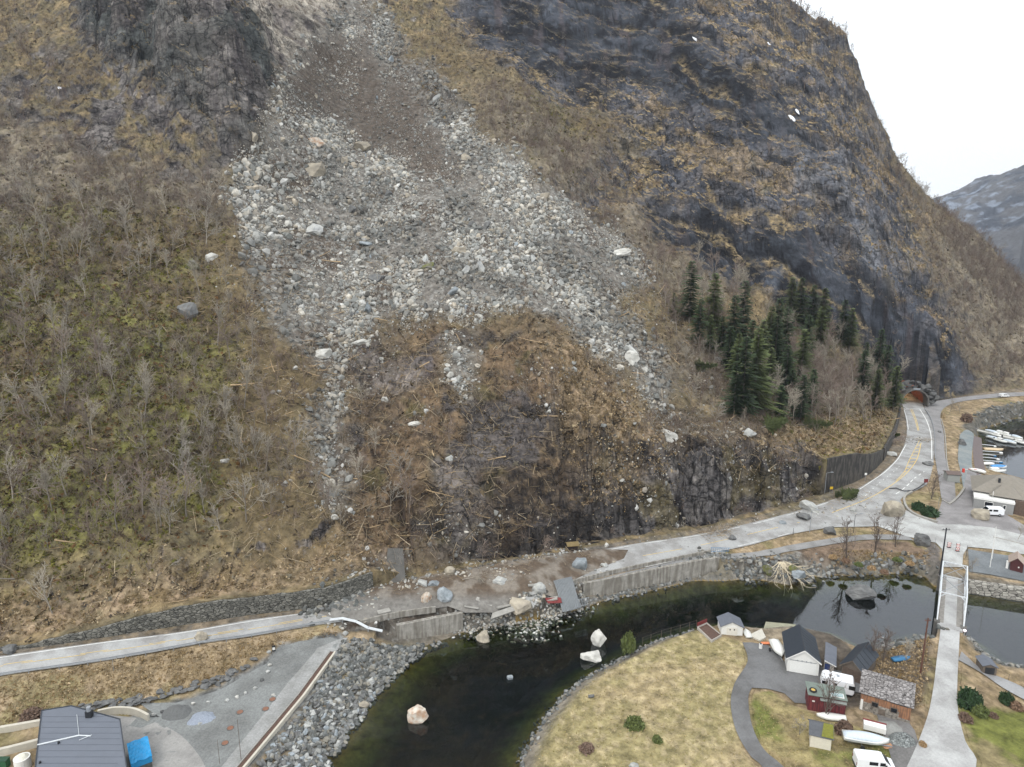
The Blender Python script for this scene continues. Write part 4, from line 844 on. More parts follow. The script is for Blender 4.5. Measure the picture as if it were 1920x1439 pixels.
H_ = [ # px, py(base), width px, height px, colour, label
 (780,1358,46,48,'rusty','huge rust-stained boulder standing alone in the river',0),(908,1205,34,24,'tan','cream boulder in the river below the collapsed roadside',0),
 (1125,1214,34,38,'white','tall white boulder in the river off the lawn, farther of the pair',0),(1110,1242,44,24,'white','low wide white boulder in the river, nearer of the pair',0),
 (956,1275,12,14,'blue-grey','small pointed pale stone poking out of the river',0),(680,1328,24,14,'tan','tan stone half under water beside the rock bank',0),
 (1620,1126,54,26,'dark grey','dark rocky islet in the bay below the brush verge',0),(694,1288,22,22,'pale grey','pale stone at the foot of the rock bank by the river',.2)]
for i, (a, b_, c_, d_, m_, l_, z_) in enumerate(H_): hero(a, b_, c_, d_, m_, l_, 500+i, z=z_)
HL_ = [(374,1205,26,26,'tan','broken tan boulder lying on the left road lane'),(14,1228,32,18,'dark grey','dark boulder at the roadside on the left picture edge'),
 (797,1133,26,28,'rusty','rounded cream boulder standing beside a blue one on the buried road'),(832,1130,32,34,'blue-grey','blue-grey boulder standing beside a cream one on the buried road'),
 (973,1119,50,34,'tan','huge tan boulder on the buried road near the wrecked shed'),(1014,1105,34,28,'pale grey','blocky pale boulder right of the huge tan one'),(793,1102,24,16,'pale grey','pale boulder under the slide foot left of fallen trunks'),
 (812,1102,26,14,'blue-grey','slate-coloured flat boulder under the slide foot'),(843,1080,22,20,'tan','brown boulder leaning on the slope foot above the road'),(940,1098,34,16,'pale grey','long flat boulder left of the huge tan boulder'),
 (1090,1072,34,30,'blue-grey','twisted pale blue rock lying behind the roadside parapet'),(1133,1064,14,10,'pale grey','pale rock behind the middle of the roadside parapet'),(1138,1026,10,9,'white','white stone at the road edge beneath the rock cut'),
 (1042,1050,14,6,'blue-grey','flat blue stone on soil beneath the rock overhang'),(648,1192,14,10,'pale grey','pale stone on the path beside the bent guardrail'),(1522,960,38,22,'pale grey','light boulder on the road below the cliff corner'),
 (1512,976,34,16,'dark grey','long dark boulder on the road near the lamp post'),(1470,984,16,8,'blue-grey','small blue stone on the road left of the lamp post'),(1676,972,50,40,'tan','massive square boulder blocking the road junction'),
 (1558,1004,26,26,'dark grey','pointed grey boulder on the verge beside the cycle path'),(1730,1024,34,32,'dark grey','jagged dark boulder between junction and red brush verge'),(1847,975,36,22,'tan','rounded tan boulder that hit the white van'),
 (1742,874,22,10,'dark grey','low dark rock lying in the road beside the guardrail end'),(1805,835,18,14,'dark grey','dark rock lying on the slipway lane'),(1675,856,24,10,'pale grey','pale rocks fallen at the foot of the tall concrete wall'),
 (1763,812,8,5,'dark grey','small dark stone on the harbour lane'),(1600,960,14,8,'pale grey','pale stone in the rubble beside the fallen spruce'),(1374,1014,16,12,'dark grey','square dark stone in debris at the parapet end'),
 (1108,1310,14,9,'dark grey','dark stone on the near lawn edge by the river'),(1500,1085,26,20,'blue-grey','blue-grey boulder at the water under the uprooted tree'),(1440,1078,24,20,'mossy','mossy boulder on the river bank, left one'),(1490,1076,24,18,'mossy','mossy boulder on the river bank, beside the uprooted tree'),
 (1190,1445,20,14,'pale grey','pale stone on the lawn at the bottom edge')]
for i, (a, b_, c_, d_, m_, l_) in enumerate(HL_): hero(a, b_, c_, d_, m_, l_, 540+i, low=True)
HT = [(1252,826,44,26,'white','big smooth white boulder perched on the brow above the rock cut'),(1183,682,36,30,'white','cubic white boulder standing beside the right debris stream'),(1160,482,50,22,'white','long whitish slab at the right edge of the slide'),
 (396,490,26,20,'white','round pale boulder in the brush left of the slide'),(590,274,36,22,'rusty','orange-faced boulder in the upper slide'),(586,330,44,40,'tan','largest cracked tan boulder in the upper slide'),(585,440,40,26,'pale grey','split pale boulder in the left part of the slide'),
 (678,284,34,22,'tan','wide tan boulder in the upper middle of the slide'),(858,478,34,24,'tan','tan boulder in the rubble right of centre'),(606,672,40,30,'white','large white boulder at the tongue of the left stream'),(675,648,40,16,'white','long white slab on top of the dark outcrop'),
 (776,800,28,12,'white','flat white slab amid broken trees on the brown slope'),(722,754,18,12,'white','white stone amid shrubs below the left stream'),(842,866,16,16,'pale grey','pale rock on the brow of the bare slab'),(1408,822,26,24,'pale grey','pale boulder tangled in felled trees above the road wall'),
 (1436,798,18,12,'white','white rounded stone in the fallen timber'),(1410,774,14,18,'pale grey','upright pale block under the spruces'),(626,976,16,14,'white','white stone low on the shrubby slope'),(552,694,14,10,'white','white stone at the left edge of the slide foot'),
 (1030,775,12,9,'white','small white stone above the dark rock face'),(1085,446,14,8,'white','small white stone on the right flank'),(728,370,16,18,'dark grey','dark upright block in the middle of the slide'),(800,508,40,18,'mossy','mossy boulder surviving in the rubble'),(704,528,38,18,'dark grey','dark old boulder under the rubble edge'),
 (350,600,40,40,'dark grey','old dark boulder in the mossy wood'),(356,506,30,26,'mossy','mossy crag in the brush left of the slide'),(420,870,18,12,'white','pale stone in the shrubs of the lower left slope'),(1345,680,20,14,'pale grey','pale block between bare trees left of the spruces')]
for i, (a, b_, c_, d_, m_, l_) in enumerate(HT): hero(a, b_, c_, d_, m_, l_, 600+i)
# (b) riprap on the river banks
BANKP = [(640,1203),(745,1186),(866,1172),(930,1161),(868,1188),(792,1214),(732,1264),(694,1310),(644,1380),(604,1439),(575,1520),(420,1520),(480,1439),(570,1320),(632,1228)]
bp_w = [L(a, b_)[:2] for a, b_ in BANKP]
wb = (inpoly(GX, GY, bp_w) & (sR > -1.2)).astype(float)
GREY = np.array([C(122,122,120), C(108,110,108), C(136,136,132), C(92,94,92), C(130,126,116), C(88,88,84)])
nB = 2500; x, y, z, k = pick(wb, nB, r, False); s = r.uniform(.26, .62, nB)
rk = [rock(160+i, 2, 9, .85, .02, .4, .75) for i in range(6)]
big = np.argsort(-s*(1+.3*(y < 95)))[:220]; rest = np.setdiff1d(np.arange(nB), big)
tag(part('riprap_stones', scatter_mesh('riprap_stones', rk, np.stack([x, y, z+s*.2], -1)[rest], s[rest], GREY[r.randint(0, 6, len(rest))]*r.uniform(.7, 1.15, len(rest))[:, None], r, stone_mat, .6)), 'packed grey stones lining the left river bank', 'riprap', kind='stuff')
RBM = [np_mesh('bank_stone', *rock(180+i, 2, 9, .85, .03, .55, .85), BM[['pale grey','dark grey','blue-grey'][i % 3]]) for i in range(6)]
for j, i in enumerate(big):
    o = part('bank_stone', RBM[j % 6], loc=(x[i], y[i], z[i]+s[i]*.28), rot=(r.uniform(-.4, .4), r.uniform(-.4, .4), r.uniform(0, 6.28))); o.scale = (s[i]*1.05, s[i]*r.uniform(.75, 1), s[i]*r.uniform(.6, .9)); c_ = ['pale grey','dark grey','blue-grey'][j % 3]
    tag(o, f'{c_} angular bank stone in the left river bank', 'stone', f'{c_} bank stones in the left river bank')
def bankline(pts, n, smin, smax, spread, label, name, z0=.05, low=False, cols=GREY):
    q = curve(pts, 5); a = np.array([(L(u, v) if low else P(u, v, z0))[:2] for u, v in q]); d = np.r_[0, np.cumsum(np.hypot(*np.diff(a, axis=0).T))]; t = r.uniform(0, d[-1], n)
    X = np.interp(t, d, a[:, 0])+r.normal(0, spread, n); Y = np.interp(t, d, a[:, 1])+r.normal(0, spread, n); s = r.uniform(smin, smax, n); Zz = np.maximum(tz(X, Y), -.35)
    tag(part(name, scatter_mesh(name, rk, np.stack([X, Y, Zz+s*.2], -1), s, cols[r.randint(0, len(cols), n)]*r.uniform(.75, 1.15, n)[:, None], r, stone_mat, .6)), label, 'stones', kind='stuff')
bankline([(930,1162),(1000,1150),(1060,1140),(1100,1132),(1150,1120),(1230,1102),(1310,1080),(1370,1072)], 330, .2, .5, .7, 'pale stones along the water below the concrete wall', 'shore_stones')
bankline([(1310,1074),(1360,1078),(1400,1082),(1440,1078),(1500,1086),(1530,1076),(1570,1074),(1650,1072),(1700,1068),(1740,1080)], 420, .25, .7, 1.0, 'rocks along the bay shore below the brush verge', 'bay_stones')
bankline([(975,1439),(990,1400),(1020,1350),(1060,1302),(1110,1264),(1170,1233),(1240,1201),(1300,1183)], 420, .18, .42, .45, 'row of grey stones edging the lawn at the river', 'lawn_edge_stones')
bankline([(1800,1195),(1825,1212),(1850,1236),(1880,1250),(1920,1254)], 110, .2, .55, .8, 'stones on the shore right of the bridge', 'right_shore_stones')
bankline([(1752,1200),(1700,1208),(1660,1222)], 90, .3, .8, 1.0, 'stones on the shore left of the bridge abutment', 'abutment_stones')
bankline([(1838,800),(1870,790),(1900,784),(1940,778)], 120, .3, .9, 1.6, 'blasted rocks along the harbour inlet', 'inlet_stones')
bankline([(640,1140),(700,1122),(800,1104),(900,1088),(1000,1070),(1120,1046)], 1500, .07, .5, 2.6, 'rubble of small stones burying the road', 'road_rubble', low=True, cols=PALE)
bankline([(860,1145),(920,1140),(980,1130),(1040,1120),(1090,1112)], 1500, .1, .5, 1.7, 'mixed rubble along the broken road edge', 'edge_rubble', low=True, cols=PALE)
bankline([(570,1150),(620,1140),(680,1120)], 120, .25, .8, 1.0, 'stones tumbled from the dry-stone wall onto the road', 'tumbled_stones', low=True)
bankline([(1500,962),(1560,960),(1640,950),(1690,965)], 240, .08, .4, 2.2, 'small rubble strewn across the junction', 'junction_rubble', low=True, cols=PALE)
bankline([(1180,1040),(1310,1014),(1400,994),(1480,975)], 420, .05, .26, 2.2, 'small stones strewn on the road under the cut', 'cut_rubble', low=True, cols=PALE)
bankline([(1400,1060),(1450,1050),(1520,1055)], 160, .15, .5, 1.5, 'dark rubble tipped on the bank below the cycle path', 'bank_rubble', low=True, cols=GREY)
bankline([(1690,820),(1700,828),(1740,826)], 110, .08, .4, 1.2, 'soil and stones spilled across the tunnel road', 'tunnel_spill', low=True, cols=GREY)
# ------------------------------------------------------------------ trees
def tubes(segs, n=3):
    """segs: list of (a, b, ra, rb) -> vertices, quads"""
    A = np.array([s[0] for s in segs]); B = np.array([s[1] for s in segs]); ra = np.array([s[2] for s in segs]); rb = np.array([s[3] for s in segs])
    d = B-A; d /= np.linalg.norm(d, axis=1)[:, None]+1e-9; up = np.where(np.abs(d[:, 2:3]) > .9, [[1., 0, 0]], [[0, 0, 1.]]); u = np.cross(d, up); u /= np.linalg.norm(u, axis=1)[:, None]; v = np.cross(d, u)
    k = np.arange(n)*2*math.pi/n; c = np.cos(k)[None, :, None]; s_ = np.sin(k)[None, :, None]
    o = u[:, None]*c+v[:, None]*s_; Va = A[:, None]+o*ra[:, None, None]; Vb = B[:, None]+o*rb[:, None, None]
    V = np.concatenate([Va, Vb], 1).reshape(-1, 3); i = np.arange(n); f = np.stack([i, (i+1) % n, n+(i+1) % n, n+i], -1)
    F = (f[None]+(np.arange(len(segs))*2*n)[:, None, None]).reshape(-1, 4); return V, F
def limb(r, p, d, ln, rad, nseg, bend, up, segs, r2=None):
    r2 = rad*.35 if r2 is None else r2; pts = [(p.copy(), d.copy(), rad)]
    for i in range(nseg):
        d = d+r.normal(0, bend, 3); d[2] += up; d /= np.linalg.norm(d); q = p+d*ln/nseg; a = rad+(r2-rad)*i/nseg; b_ = rad+(r2-rad)*(i+1)/nseg
        segs.append((p, q, a, b_)); p = q; pts.append((p.copy(), d.copy(), b_))
    return pts
def side_dir(r, d, ang):
    q = r.normal(size=3); q -= q@d*d; q /= np.linalg.norm(q); return d*math.cos(ang)+q*math.sin(ang)
def bare_tree(seed, H=8.0, lean=.05, nl=11, ns=4, nt=5, spread=.75, start=.35, thick=1.0, tw=.032, up=.09):
    r = np.random.RandomState(seed); T1 = []; Cr = []
    d = np.array([r.normal(0, lean), r.normal(0, lean), 1.0]); d /= np.linalg.norm(d); R0 = .016*H*thick
    tp = limb(r, np.zeros(3)-[0, 0, .5], d, H*.82, R0, 7, .055, .03, T1, R0*.22)
    for i in range(nl):
        f = start+(1-start)*(i+.5)/nl; k = f*7; j = min(int(k), 6); p0 = tp[j][0]+(tp[j+1][0]-tp[j][0])*(k-j); dd = side_dir(r, tp[j][1], spread*r.uniform(.7, 1.2)); ln = H*(.42-.22*f)*r.uniform(.8, 1.25)
        lp = limb(r, p0, dd, ln, R0*.42*(1.15-f*.6), 4, .14, up, Cr, .03)
        for q in range(ns):
            a = r.randint(1, 5); pp, pd, _ = lp[a]; sd_ = side_dir(r, pd, r.uniform(.4, .9)); sp_ = limb(r, pp, sd_, ln*r.uniform(.35, .6), .028, 2, .16, up, Cr, tw)
            for t in range(nt):
                b_, bd, _ = sp_[r.randint(0, 3)]; td = side_dir(r, bd, r.uniform(.3, .9)); e = b_+td*ln*r.uniform(.16, .34); Cr.append((b_, e, tw, .006))
    return T1, Cr
bark = [M('pale_bark', (148,140,128), .9, .25, 2, .2, .02, rnd=.12), M('grey_bark', (122,114,104), .9, .25, 2, .2, .02, rnd=.15)]
twigm = [M('pale_twigs', (148,140,126), .9, .1, 2, 0, rnd=.14), M('brown_twigs', (124,110,100), .9, .1, 2, 0, rnd=.16), M('grey_twigs', (136,129,118), .9, .1, 2, 0, rnd=.14)]
TP = []
SPEC = [(8,.05,11,4,5,.75,.35),(9.5,.04,12,4,5,.65,.4),(6,.12,9,4,5,.95,.25),(7,.09,10,4,5,.85,.3),(11,.04,13,4,5,.55,.45),(5,.18,8,4,5,1.05,.2),(8,.1,10,5,5,.9,.3),(10,.06,12,4,6,.8,.4),(9,.05,14,4,4,.34,.04),(12,.04,15,4,5,.42,.5)]
for i, (H, ln, nl, ns, nt, spd, st) in enumerate(SPEC):
    a, b_ = bare_tree(900+i, H, ln, nl, ns, nt, spd, st); v, f = tubes(a, 5); v2, f2 = tubes(b_, 3)
    TP.append((np_mesh('trunk', v, f, bark[i % 2] if i != 8 else M('dark_bark', (84,74,66), .9, .2, 2, .1), smooth=True), np_mesh('crown', v2, f2, twigm[i % 3] if i != 8 else M('dark_twigs', (104,92,84), .9, .1, 2, 0)), H))
def put_tree(i, x, y, z, s, rz, label, group=None, tilt=None, name='bare_tree', cat='tree'):
    t = thing(name, label, cat, (x, y, z), rz, group); t.scale = (s, s, s)
    if tilt: t.rotation_euler = (tilt[0], tilt[1], rz)
    part('trunk', TP[i][0], t); part('crown', TP[i][1], t); return t
rt = np.random.RandomState(31)
def region_pts(poly, n, r, minr=0):
    out = []; xs = [p[0] for p in poly]; ys = [p[1] for p in poly]
    while len(out) < n:
        a, b_ = r.uniform(min(xs), max(xs)), r.uniform(min(ys), max(ys))
        if inpoly(np.array([a]), np.array([b_]), poly)[0]: out.append(T(a, b_))
    return out
RG = [([(1490,700),(1560,680),(1690,760),(1680,800),(1500,790)], 16, (9,13), 'in front of the right half of the spruces', [0,4,9]),
 ([(-20,480),(200,470),(430,560),(520,700),(560,860),(560,980),(300,1020),(-20,1040)], 74, (5,11), 'on the mossy slope left of the slide', [0,1,2,3,5,6,9,9]),
 ([(-20,330),(300,380),(430,340),(440,480),(300,540),(-20,520)], 34, (5,10), 'in the grey brush high on the left slope', [0,2,3,6]),
 ([(560,800),(720,720),(900,800),(760,980),(600,1030)], 20, (4,8), 'among shrubs under the left debris stream', [1,3,5]),
 ([(1215,500),(1300,480),(1400,540),(1420,640),(1270,640),(1220,580)], 34, (7,12), 'between the slide and the spruces', [1,4,9,7]),
 ([(1380,600),(1640,640),(1690,720),(1690,790),(1560,810),(1400,790)], 60, (8,13), 'standing among the dark spruces', [1,4,7,0,9]),
 ([(1240,660),(1380,660),(1420,780),(1300,800),(1250,760)], 20, (4,8), 'in the felled wood above the rock cut', [2,3,5]),
 ([(900,170),(1150,310),(1260,450),(1200,470),(1040,330),(900,220)], 26, (5,9), 'on the steep ground right of the slide', [0,1,4,6]),
 ([(1760,470),(1920,600),(1940,710),(1850,700),(1790,620)], 18, (5,9), 'on the far right mountainside', [0,6,7,3])]
for poly, n, (h0, h1), wh, ids in RG:
    for (x, y, z) in region_pts(poly, n, rt):
        i = ids[rt.randint(len(ids))]; h = rt.uniform(h0, h1); sz = 'tall' if h > (h0+h1)/2 else 'small'; tone = ['pale', 'brownish', 'grey'][i % 3]
        put_tree(i, x, y, z-.2, h/TP[i][2], rt.uniform(0, 6.28), f'{sz} {tone} leafless tree {wh}', f'{sz} {tone} leafless trees {wh}')
# particular bare trees
SPT = [(118,690,11,1,'tall bare tree on the mossy slope, leftmost of the big pale ones'),(190,700,10,4,'slender bare tree on the mossy slope beside the tallest pale ones'),(88,780,9,0,'forked bare tree low on the left mossy slope'),(205,690,7,3,'bushy bare tree right of the slender pale ones'),
 (100,1150,9,6,'broken bare tree near the left end of the dry-stone wall'),(318,1000,7,3,'round-crowned bare tree low on the left slope'),(1060,1050,0,0,None)]
for a, b_, h, i, l in SPT:
    if l: p = T(a, b_); put_tree(i, p[0], p[1], p[2]-.2, h/TP[i][2], rt.uniform(0, 6), l)
for a, b_, h, i, l, tl in [(1587,1050,10,8,'leafless tree on the brush verge, leftmost of three by the bay',None),(1640,1037,9.6,8,'leafless tree on the brush verge, middle of three by the bay',None),(1679,1026,8,8,'slim leafless tree on the brush verge near the jagged boulder',None),(1746,936,8,8,'bare tree on the kerbed island beside the red sign',None),
 (1780,775,6,6,'wide bare tree beside the road right of the tunnel',None),(1800,775,5,2,'smaller bare tree beside the road right of the tunnel',None),(1547,1345,8.5,8,'bare tree with many upright limbs behind the mossy-roofed shed',None),(1499,1379,3.6,5,'crooked little fruit tree on the driveway lawn',None),
 (1630,1250,7.5,8,'bare shrubby tree between the black boathouse and the blue rowboat',None),(1655,1240,6.5,8,'thin shrubby tree left of the blue rowboat',None),(1700,1245,5,3,'small bare tree beside the wooden utility pole',None),(1908,1012,4,0,'thin roadside sapling at the right picture edge',None),(1822,1075,4,5,'small bare sapling on the gravel lot by the bridge',None)]:
    p = L(a, b_); put_tree(i, p[0], p[1], p[2]-.1, h/TP[i][2], rt.uniform(0, 6), l, tilt=tl)
rx = np.random.RandomState(77); _o = Vector(L(1466,1058)); t = thing('uprooted_tree', 'big pale uprooted tree fanning its branches into the bay water', 'fallen tree', _o); Tt = []; Cc = []; _e = Vector(P(1478,1100,.6))-_o
for k in range(24):
    dd = np.array([rx.uniform(-.75, 1.0), -1.0+.3*abs(rx.normal()), rx.uniform(-.42, -.02)]); dd /= np.linalg.norm(dd); lp_ = limb(rx, np.array([rx.normal()*.4, 0, .5]), dd, rx.uniform(4, 9), .12, 5, .07, -.01, Tt if k < 4 else Cc, .04)
    for q_ in range(7): b_, bd, _ = lp_[rx.randint(1, 6)]; limb(rx, b_, side_dir(rx, bd, .6), rx.uniform(.8, 2.6), .05, 2, .1, .02, Cc, .025)
part('trunk', np_mesh('trunk', *tubes(Tt, 6), twigm[0]), t); part('branches', np_mesh('branches', *tubes(Cc, 4), M('bleached_branch', (196,184,160), .9, .1, 2, 0)), t)
def fallen(px, py, ln, ang, label, low=True, i=0, z=None, pitch=1.45, name='fallen_tree'):
    p = L(px, py) if low else T(px, py); t = thing(name, label, 'fallen tree', (p[0], p[1], p[2]+.35)); t.rotation_mode = 'XYZ'; t.scale = (ln/TP[i][2],)*3
    t.rotation_euler = (pitch*math.cos(ang), pitch*math.sin(ang), 0); part('trunk', TP[i][0], t); part('crown', TP[i][1], t); return t
fallen(1008,1056,7,1.0,'pale snapped tree leaning on the rock overhang',i=4,pitch=.45); fallen(906,1062,6,.2,'bare broken trunk standing in the road soil',i=1,pitch=.12)
fallen(1660,838,11,2.0,'fallen tree lying across the road near the tunnel',i=1); fallen(1440,1006,0.1,0,'x') if False else None
fallen(20,1090,8,-1.2,'fallen pale tree on the left slope edge',low=False,i=3); fallen(300,1080,5,2.4,'felled tree in the dry grass above the stone wall',low=False,i=5)
fallen(870,1090,5,1.5,'bent sapling lying on the buried road',i=0); fallen(1345,1003,4,2.2,'tangled branches dropped on the road under the cut',i=5,pitch=1.2)
fallen(30,930,10,1.5,'long toppled tree pointing right on the left slope',low=False,i=1,pitch=1.3)
# conifers
def conifer(seed, H=14.0, dense=1.0):
    r = np.random.RandomState(seed); T1 = [(np.array([0,0,-1.]), np.array([0,0,H*.5]), .2, .12), (np.array([0,0,H*.5]), np.array([0,0,H]), .12, .02)]; V = []; F = []
    z = H*.12
    while z < H*.985:
        f = (z-H*.1)/(H*.9); R_ = (1-f)**.7*H*.20*r.uniform(.55, 1.25)+.2; nb = max(4, int((9-4*f)*dense))
        for k in range(nb):
            a = r.uniform(0, 6.28); Lb = R_*r.uniform(.6, 1.15); dr = r.uniform(-.35, .02)-.15*(1-f); ca, sa = math.cos(a), math.sin(a); nn = max(5, int(Lb*8))
            for q in range(nn):
                t = (q+.4)/nn; c = np.array([ca*Lb*t, sa*Lb*t, z+dr*Lb*t*t+.12*Lb*t]); w_ = (.18+.42*(1-t))*r.uniform(.7, 1.2)
                for sd_ in (-1, 1):
                    e = c+np.array([(-sa*sd_*.8+ca*.5)*w_, (ca*sd_*.8+sa*.5)*w_, -r.uniform(.05, .3)*w_*1.4]); s1 = c+np.array([ca*.13, sa*.13, .05]); s0 = c-np.array([ca*.13, sa*.13, .05])
                    n0 = len(V); V += [s0, s1, e]; F.append((n0, n0+1, n0+2))
        z += r.uniform(.28, .46)*(1-.35*f)
    return T1, np.array(V), np.array(F)
needle = [M('dark_needles', (60,76,46), .85, .4, .7, 0, rnd=.2), M('olive_needles', (88,98,58), .85, .4, .7, 0, rnd=.2)]
CP = []
for i in range(5):
    T1, v, f = conifer(700+i, 14, [1, 1.2, .8, 1.1, .9][i]); tv, tf = tubes(T1, 6); CP.append((np_mesh('trunk', tv, tf, bark[1]), np_mesh('crown', v, f, needle[i % 2 if i < 4 else 0])))
CON = [(1292,604,491),(1335,625,513),(1390,645,527),(1480,610,521),(1497,612,521),(1520,622,535),(1540,625,540),(1578,645,562),(1592,655,578),(1645,700,616),(1658,730,646),(1674,770,684),(1470,685,575),(1412,775,616),(1390,785,630),(1450,705,592),(1500,725,616),(1352,660,592),(1262,598,548),(1372,668,554),(1470,755,646),(1440,740,650),(1500,790,700),(1330,660,590),(1310,650,560),(1460,800,720),(1640,770,690),(1620,700,640),(1425,700,600),(1520,770,690)]
EX = [(1405,705,600),(1440,680,575),(1455,660,560),(1510,680,590),(1535,665,575),(1615,740,655),(1380,720,625),(1365,700,610),(1480,770,690),(1430,780,690),(1375,785,680)]
DESC = ['leftmost on the wood edge','second from the wood edge','third along the wood edge','back row, left of a close pair','back row, right of a close pair','back row before the blue cliff','back row beside a bare birch','tall one in front of the streaked cliff','shorter one right of the streaked cliff','nearest the tunnel, upper','nearest the tunnel, middle','beside the tunnel mouth','in the middle of the wood','big wide one in front','big wide one in front, left companion','centre of the wood, upper','centre of the wood, right','slim one by the slide','low one at the slide edge','slim one behind the front row','front row under the centre','front row, lower left','small one at the grassy edge','behind the slim ones','between the two left tall ones','young one above the retaining wall','lower one by the tunnel','gap filler before the cliff','tall one mid left','lower right of the centre']
for i, (a, b_, tp_) in enumerate(CON):
    p = T(a, b_); zc_ = p[1]*cp-(p[2]-CAMZ)*sp; h = (b_-tp_)*zc_/FPX/.97; t = thing('spruce_tree', f'dark green spruce, {DESC[i]}', 'spruce', (p[0], p[1], p[2]-.3), rt.uniform(0, 6), 'spruces in the wood by the tunnel'); s = h/14; t.scale = (s*1.3, s*1.3, s)
    part('trunk', CP[i % 5][0], t); part('crown', CP[i % 5][1], t)
for i, (a, b_, tp_) in enumerate(EX):
    p = T(a, b_); zc_ = p[1]*cp-(p[2]-CAMZ)*sp; h = (b_-tp_)*zc_/FPX/.97; t = thing('spruce_tree', 'green spruce filling the thick of the wood between the named rows', 'spruce', (p[0], p[1], p[2]-.3), rt.uniform(0, 6), 'spruces filling the thick of the wood'); s = h/14; t.scale = (s*1.3, s*1.3, s)
    part('trunk', CP[(i+2) % 5][0], t); part('crown', CP[(i+2) % 5][1], t)
def debris_conifer(px, py, ln, ang, label, low=True, i=1):
    p = L(px, py) if low else T(px, py); t = thing('fallen_spruce', label, 'fallen spruce', (p[0], p[1], p[2]+.5)); t.scale = (ln/14*1.6,)*2+(ln/14,); t.rotation_euler = (1.5*math.cos(ang), 1.5*math.sin(ang), 0); part('trunk', CP[i][0], t); part('crown', CP[i][1], t)
debris_conifer(1560,932,6,1.4,'torn green spruce top heaped on the road by the cliff corner'); debris_conifer(1575,938,7,1.9,'second torn spruce crown lying along the road edge',i=3)
debris_conifer(1430,805,9,1.9,'felled spruce on the slope above the retaining wall',False); debris_conifer(1500,800,9,1.5,'felled spruce lying below the standing wood',False,3); debris_conifer(1300,690,7,1.2,'pushed-over spruce at the debris stream',False); debris_conifer(1655,820,6,1.6,'spruce branches across the tunnel road')
# evergreen and deciduous shrubs
def shrub_mesh(seed, n=900, flat=.8, leaf=.16):
    r = np.random.RandomState(seed); q = r.normal(size=(n, 3)); q /= np.linalg.norm(q, axis=1)[:, None]; q[:, 2] = np.abs(q[:, 2])
    lob = .72+.5*fbm(q[:, 0]*2+seed, q[:, 1]*2, q[:, 2]*2, 1, 3, seed); c = q*lob[:, None]*r.uniform(.55, 1, n)[:, None]**.5; c[:, 2] *= flat
    e = r.normal(size=(n, 3, 3))*leaf; V = (c[:, None]+e).reshape(-1, 3); F = np.arange(3*n).reshape(-1, 3); return V, F
leafm = {'dark green': M('shrub_dark_green', (42,66,34), .7, .35, 3, 0), 'olive': M('shrub_olive', (92,102,54), .8, .35, 3, 0), 'brown': M('shrub_brown', (112,92,78), .9, .3, 3, 0), 'red-brown': M('shrub_red_brown', (122,98,78), .9, .3, 3, 0), 'tan': M('shrub_tan', (160,134,98), .9, .25, 3, 0)}
SHM = {k: np_mesh('foliage', *shrub_mesh(40+i, 1100), m) for i, (k, m) in enumerate(leafm.items())}
STM = {}
def shrub(px, py, w_, h_, c_, label, low=True):
    p = L(px, py) if low else T(px, py); m_ = (p[1]*cp-(p[2]-CAMZ)*sp)/FPX; t = thing('shrub', label, 'shrub', p, rt.uniform(0, 6)); t.scale = (w_*m_/2, w_*m_/2*.9, h_*m_*1.0)
    part('foliage', SHM[c_], t)
    if 'stem' not in STM: mb = MB(); [mb.bar((0,0,-.1), (math.cos(k)*.5, math.sin(k)*.5, .5), .03, 4, .01) for k in range(6)]; STM['stem'] = mb.mesh('stem', bark[1])
    part('stem', STM['stem'], t)
for a in [(1722,956,24,16,'dark green','dark evergreen bush on the kerbed island, upper'),(1742,966,28,18,'dark green','dark evergreen bush on the kerbed island, lower'),(1818,1322,44,34,'dark green','big dark evergreen bush beside the bridge road'),(1836,1338,30,18,'olive','olive low bush beside the big evergreen one'),(1887,1318,26,22,'dark green','round dark green bush on the right lawn'),
 (1904,1328,22,14,'red-brown','red-brown shrub next to the round green bush'),(1862,1345,16,10,'brown','brown shrub on the right lawn'),(1810,1350,24,14,'brown','brown shrub by the road below the big evergreen'),(1190,1362,34,20,'olive','low dark shrub on the near lawn, larger'),(1232,1390,18,12,'olive','low dark shrub on the near lawn, smaller'),(1100,1405,30,8,'brown','flat brown twiggy patch on the near lawn'),
 (1178,1216,24,34,'olive','tall willow bush on the lawn edge by the river'),(1582,1372,34,22,'brown','brown twiggy bush behind the covered boat'),(60,1345,40,16,'brown','brown bush on the grass above the grey building'),(1812,790,20,16,'brown','brown bush among rocks at the harbour slope'),(1730,1398,14,8,'tan','tan grass tuft beside the gravel heap')] + \
 [(1562+i*24, 1046+(i*37) % 30, 15, 6, ['tan','red-brown','olive'][i % 3], f'{["tan","reddish","olive"][i%3]} tussock on the brush verge, number {w} from the left') for i, w in enumerate(['one','two','three','four','five','six','seven'])]: shrub(*a)
# (c) undergrowth as masses: woody brush, tufts, sticks
def twig_clump(seed, n=16):
    r = np.random.RandomState(seed); s = []
    for _ in range(n):
        d = r.normal(size=3)*[.55, .55, .25]; d[2] = abs(d[2])+.55; d /= np.linalg.norm(d); a = r.normal(size=3)*[.25, .25, 0]; b_ = a+d*r.uniform(.5, 1); s.append((a, b_, .016, .008)); s.append((b_, b_+side_dir(r, d, .6)*.4, .01, .004))
    return tubes(s, 3)
clumps = [twig_clump(i) for i in range(5)]
nb_ = 10500; wbr = hill*(1-zn['scree'])*(.25+zn['brush']*.9+.35*zn['green']+.25*zn['knob'])*(1-.93*rockw)*(1-.8*zn['dry'])*sst(.36, .6, n1)
x, y, z, k = pick(wbr, nb_, rt); s = rt.uniform(.9, 2.6, nb_)
BC = np.array([C(128,118,106), C(112,98,88), C(138,130,118), C(100,86,78), C(122,108,98)])
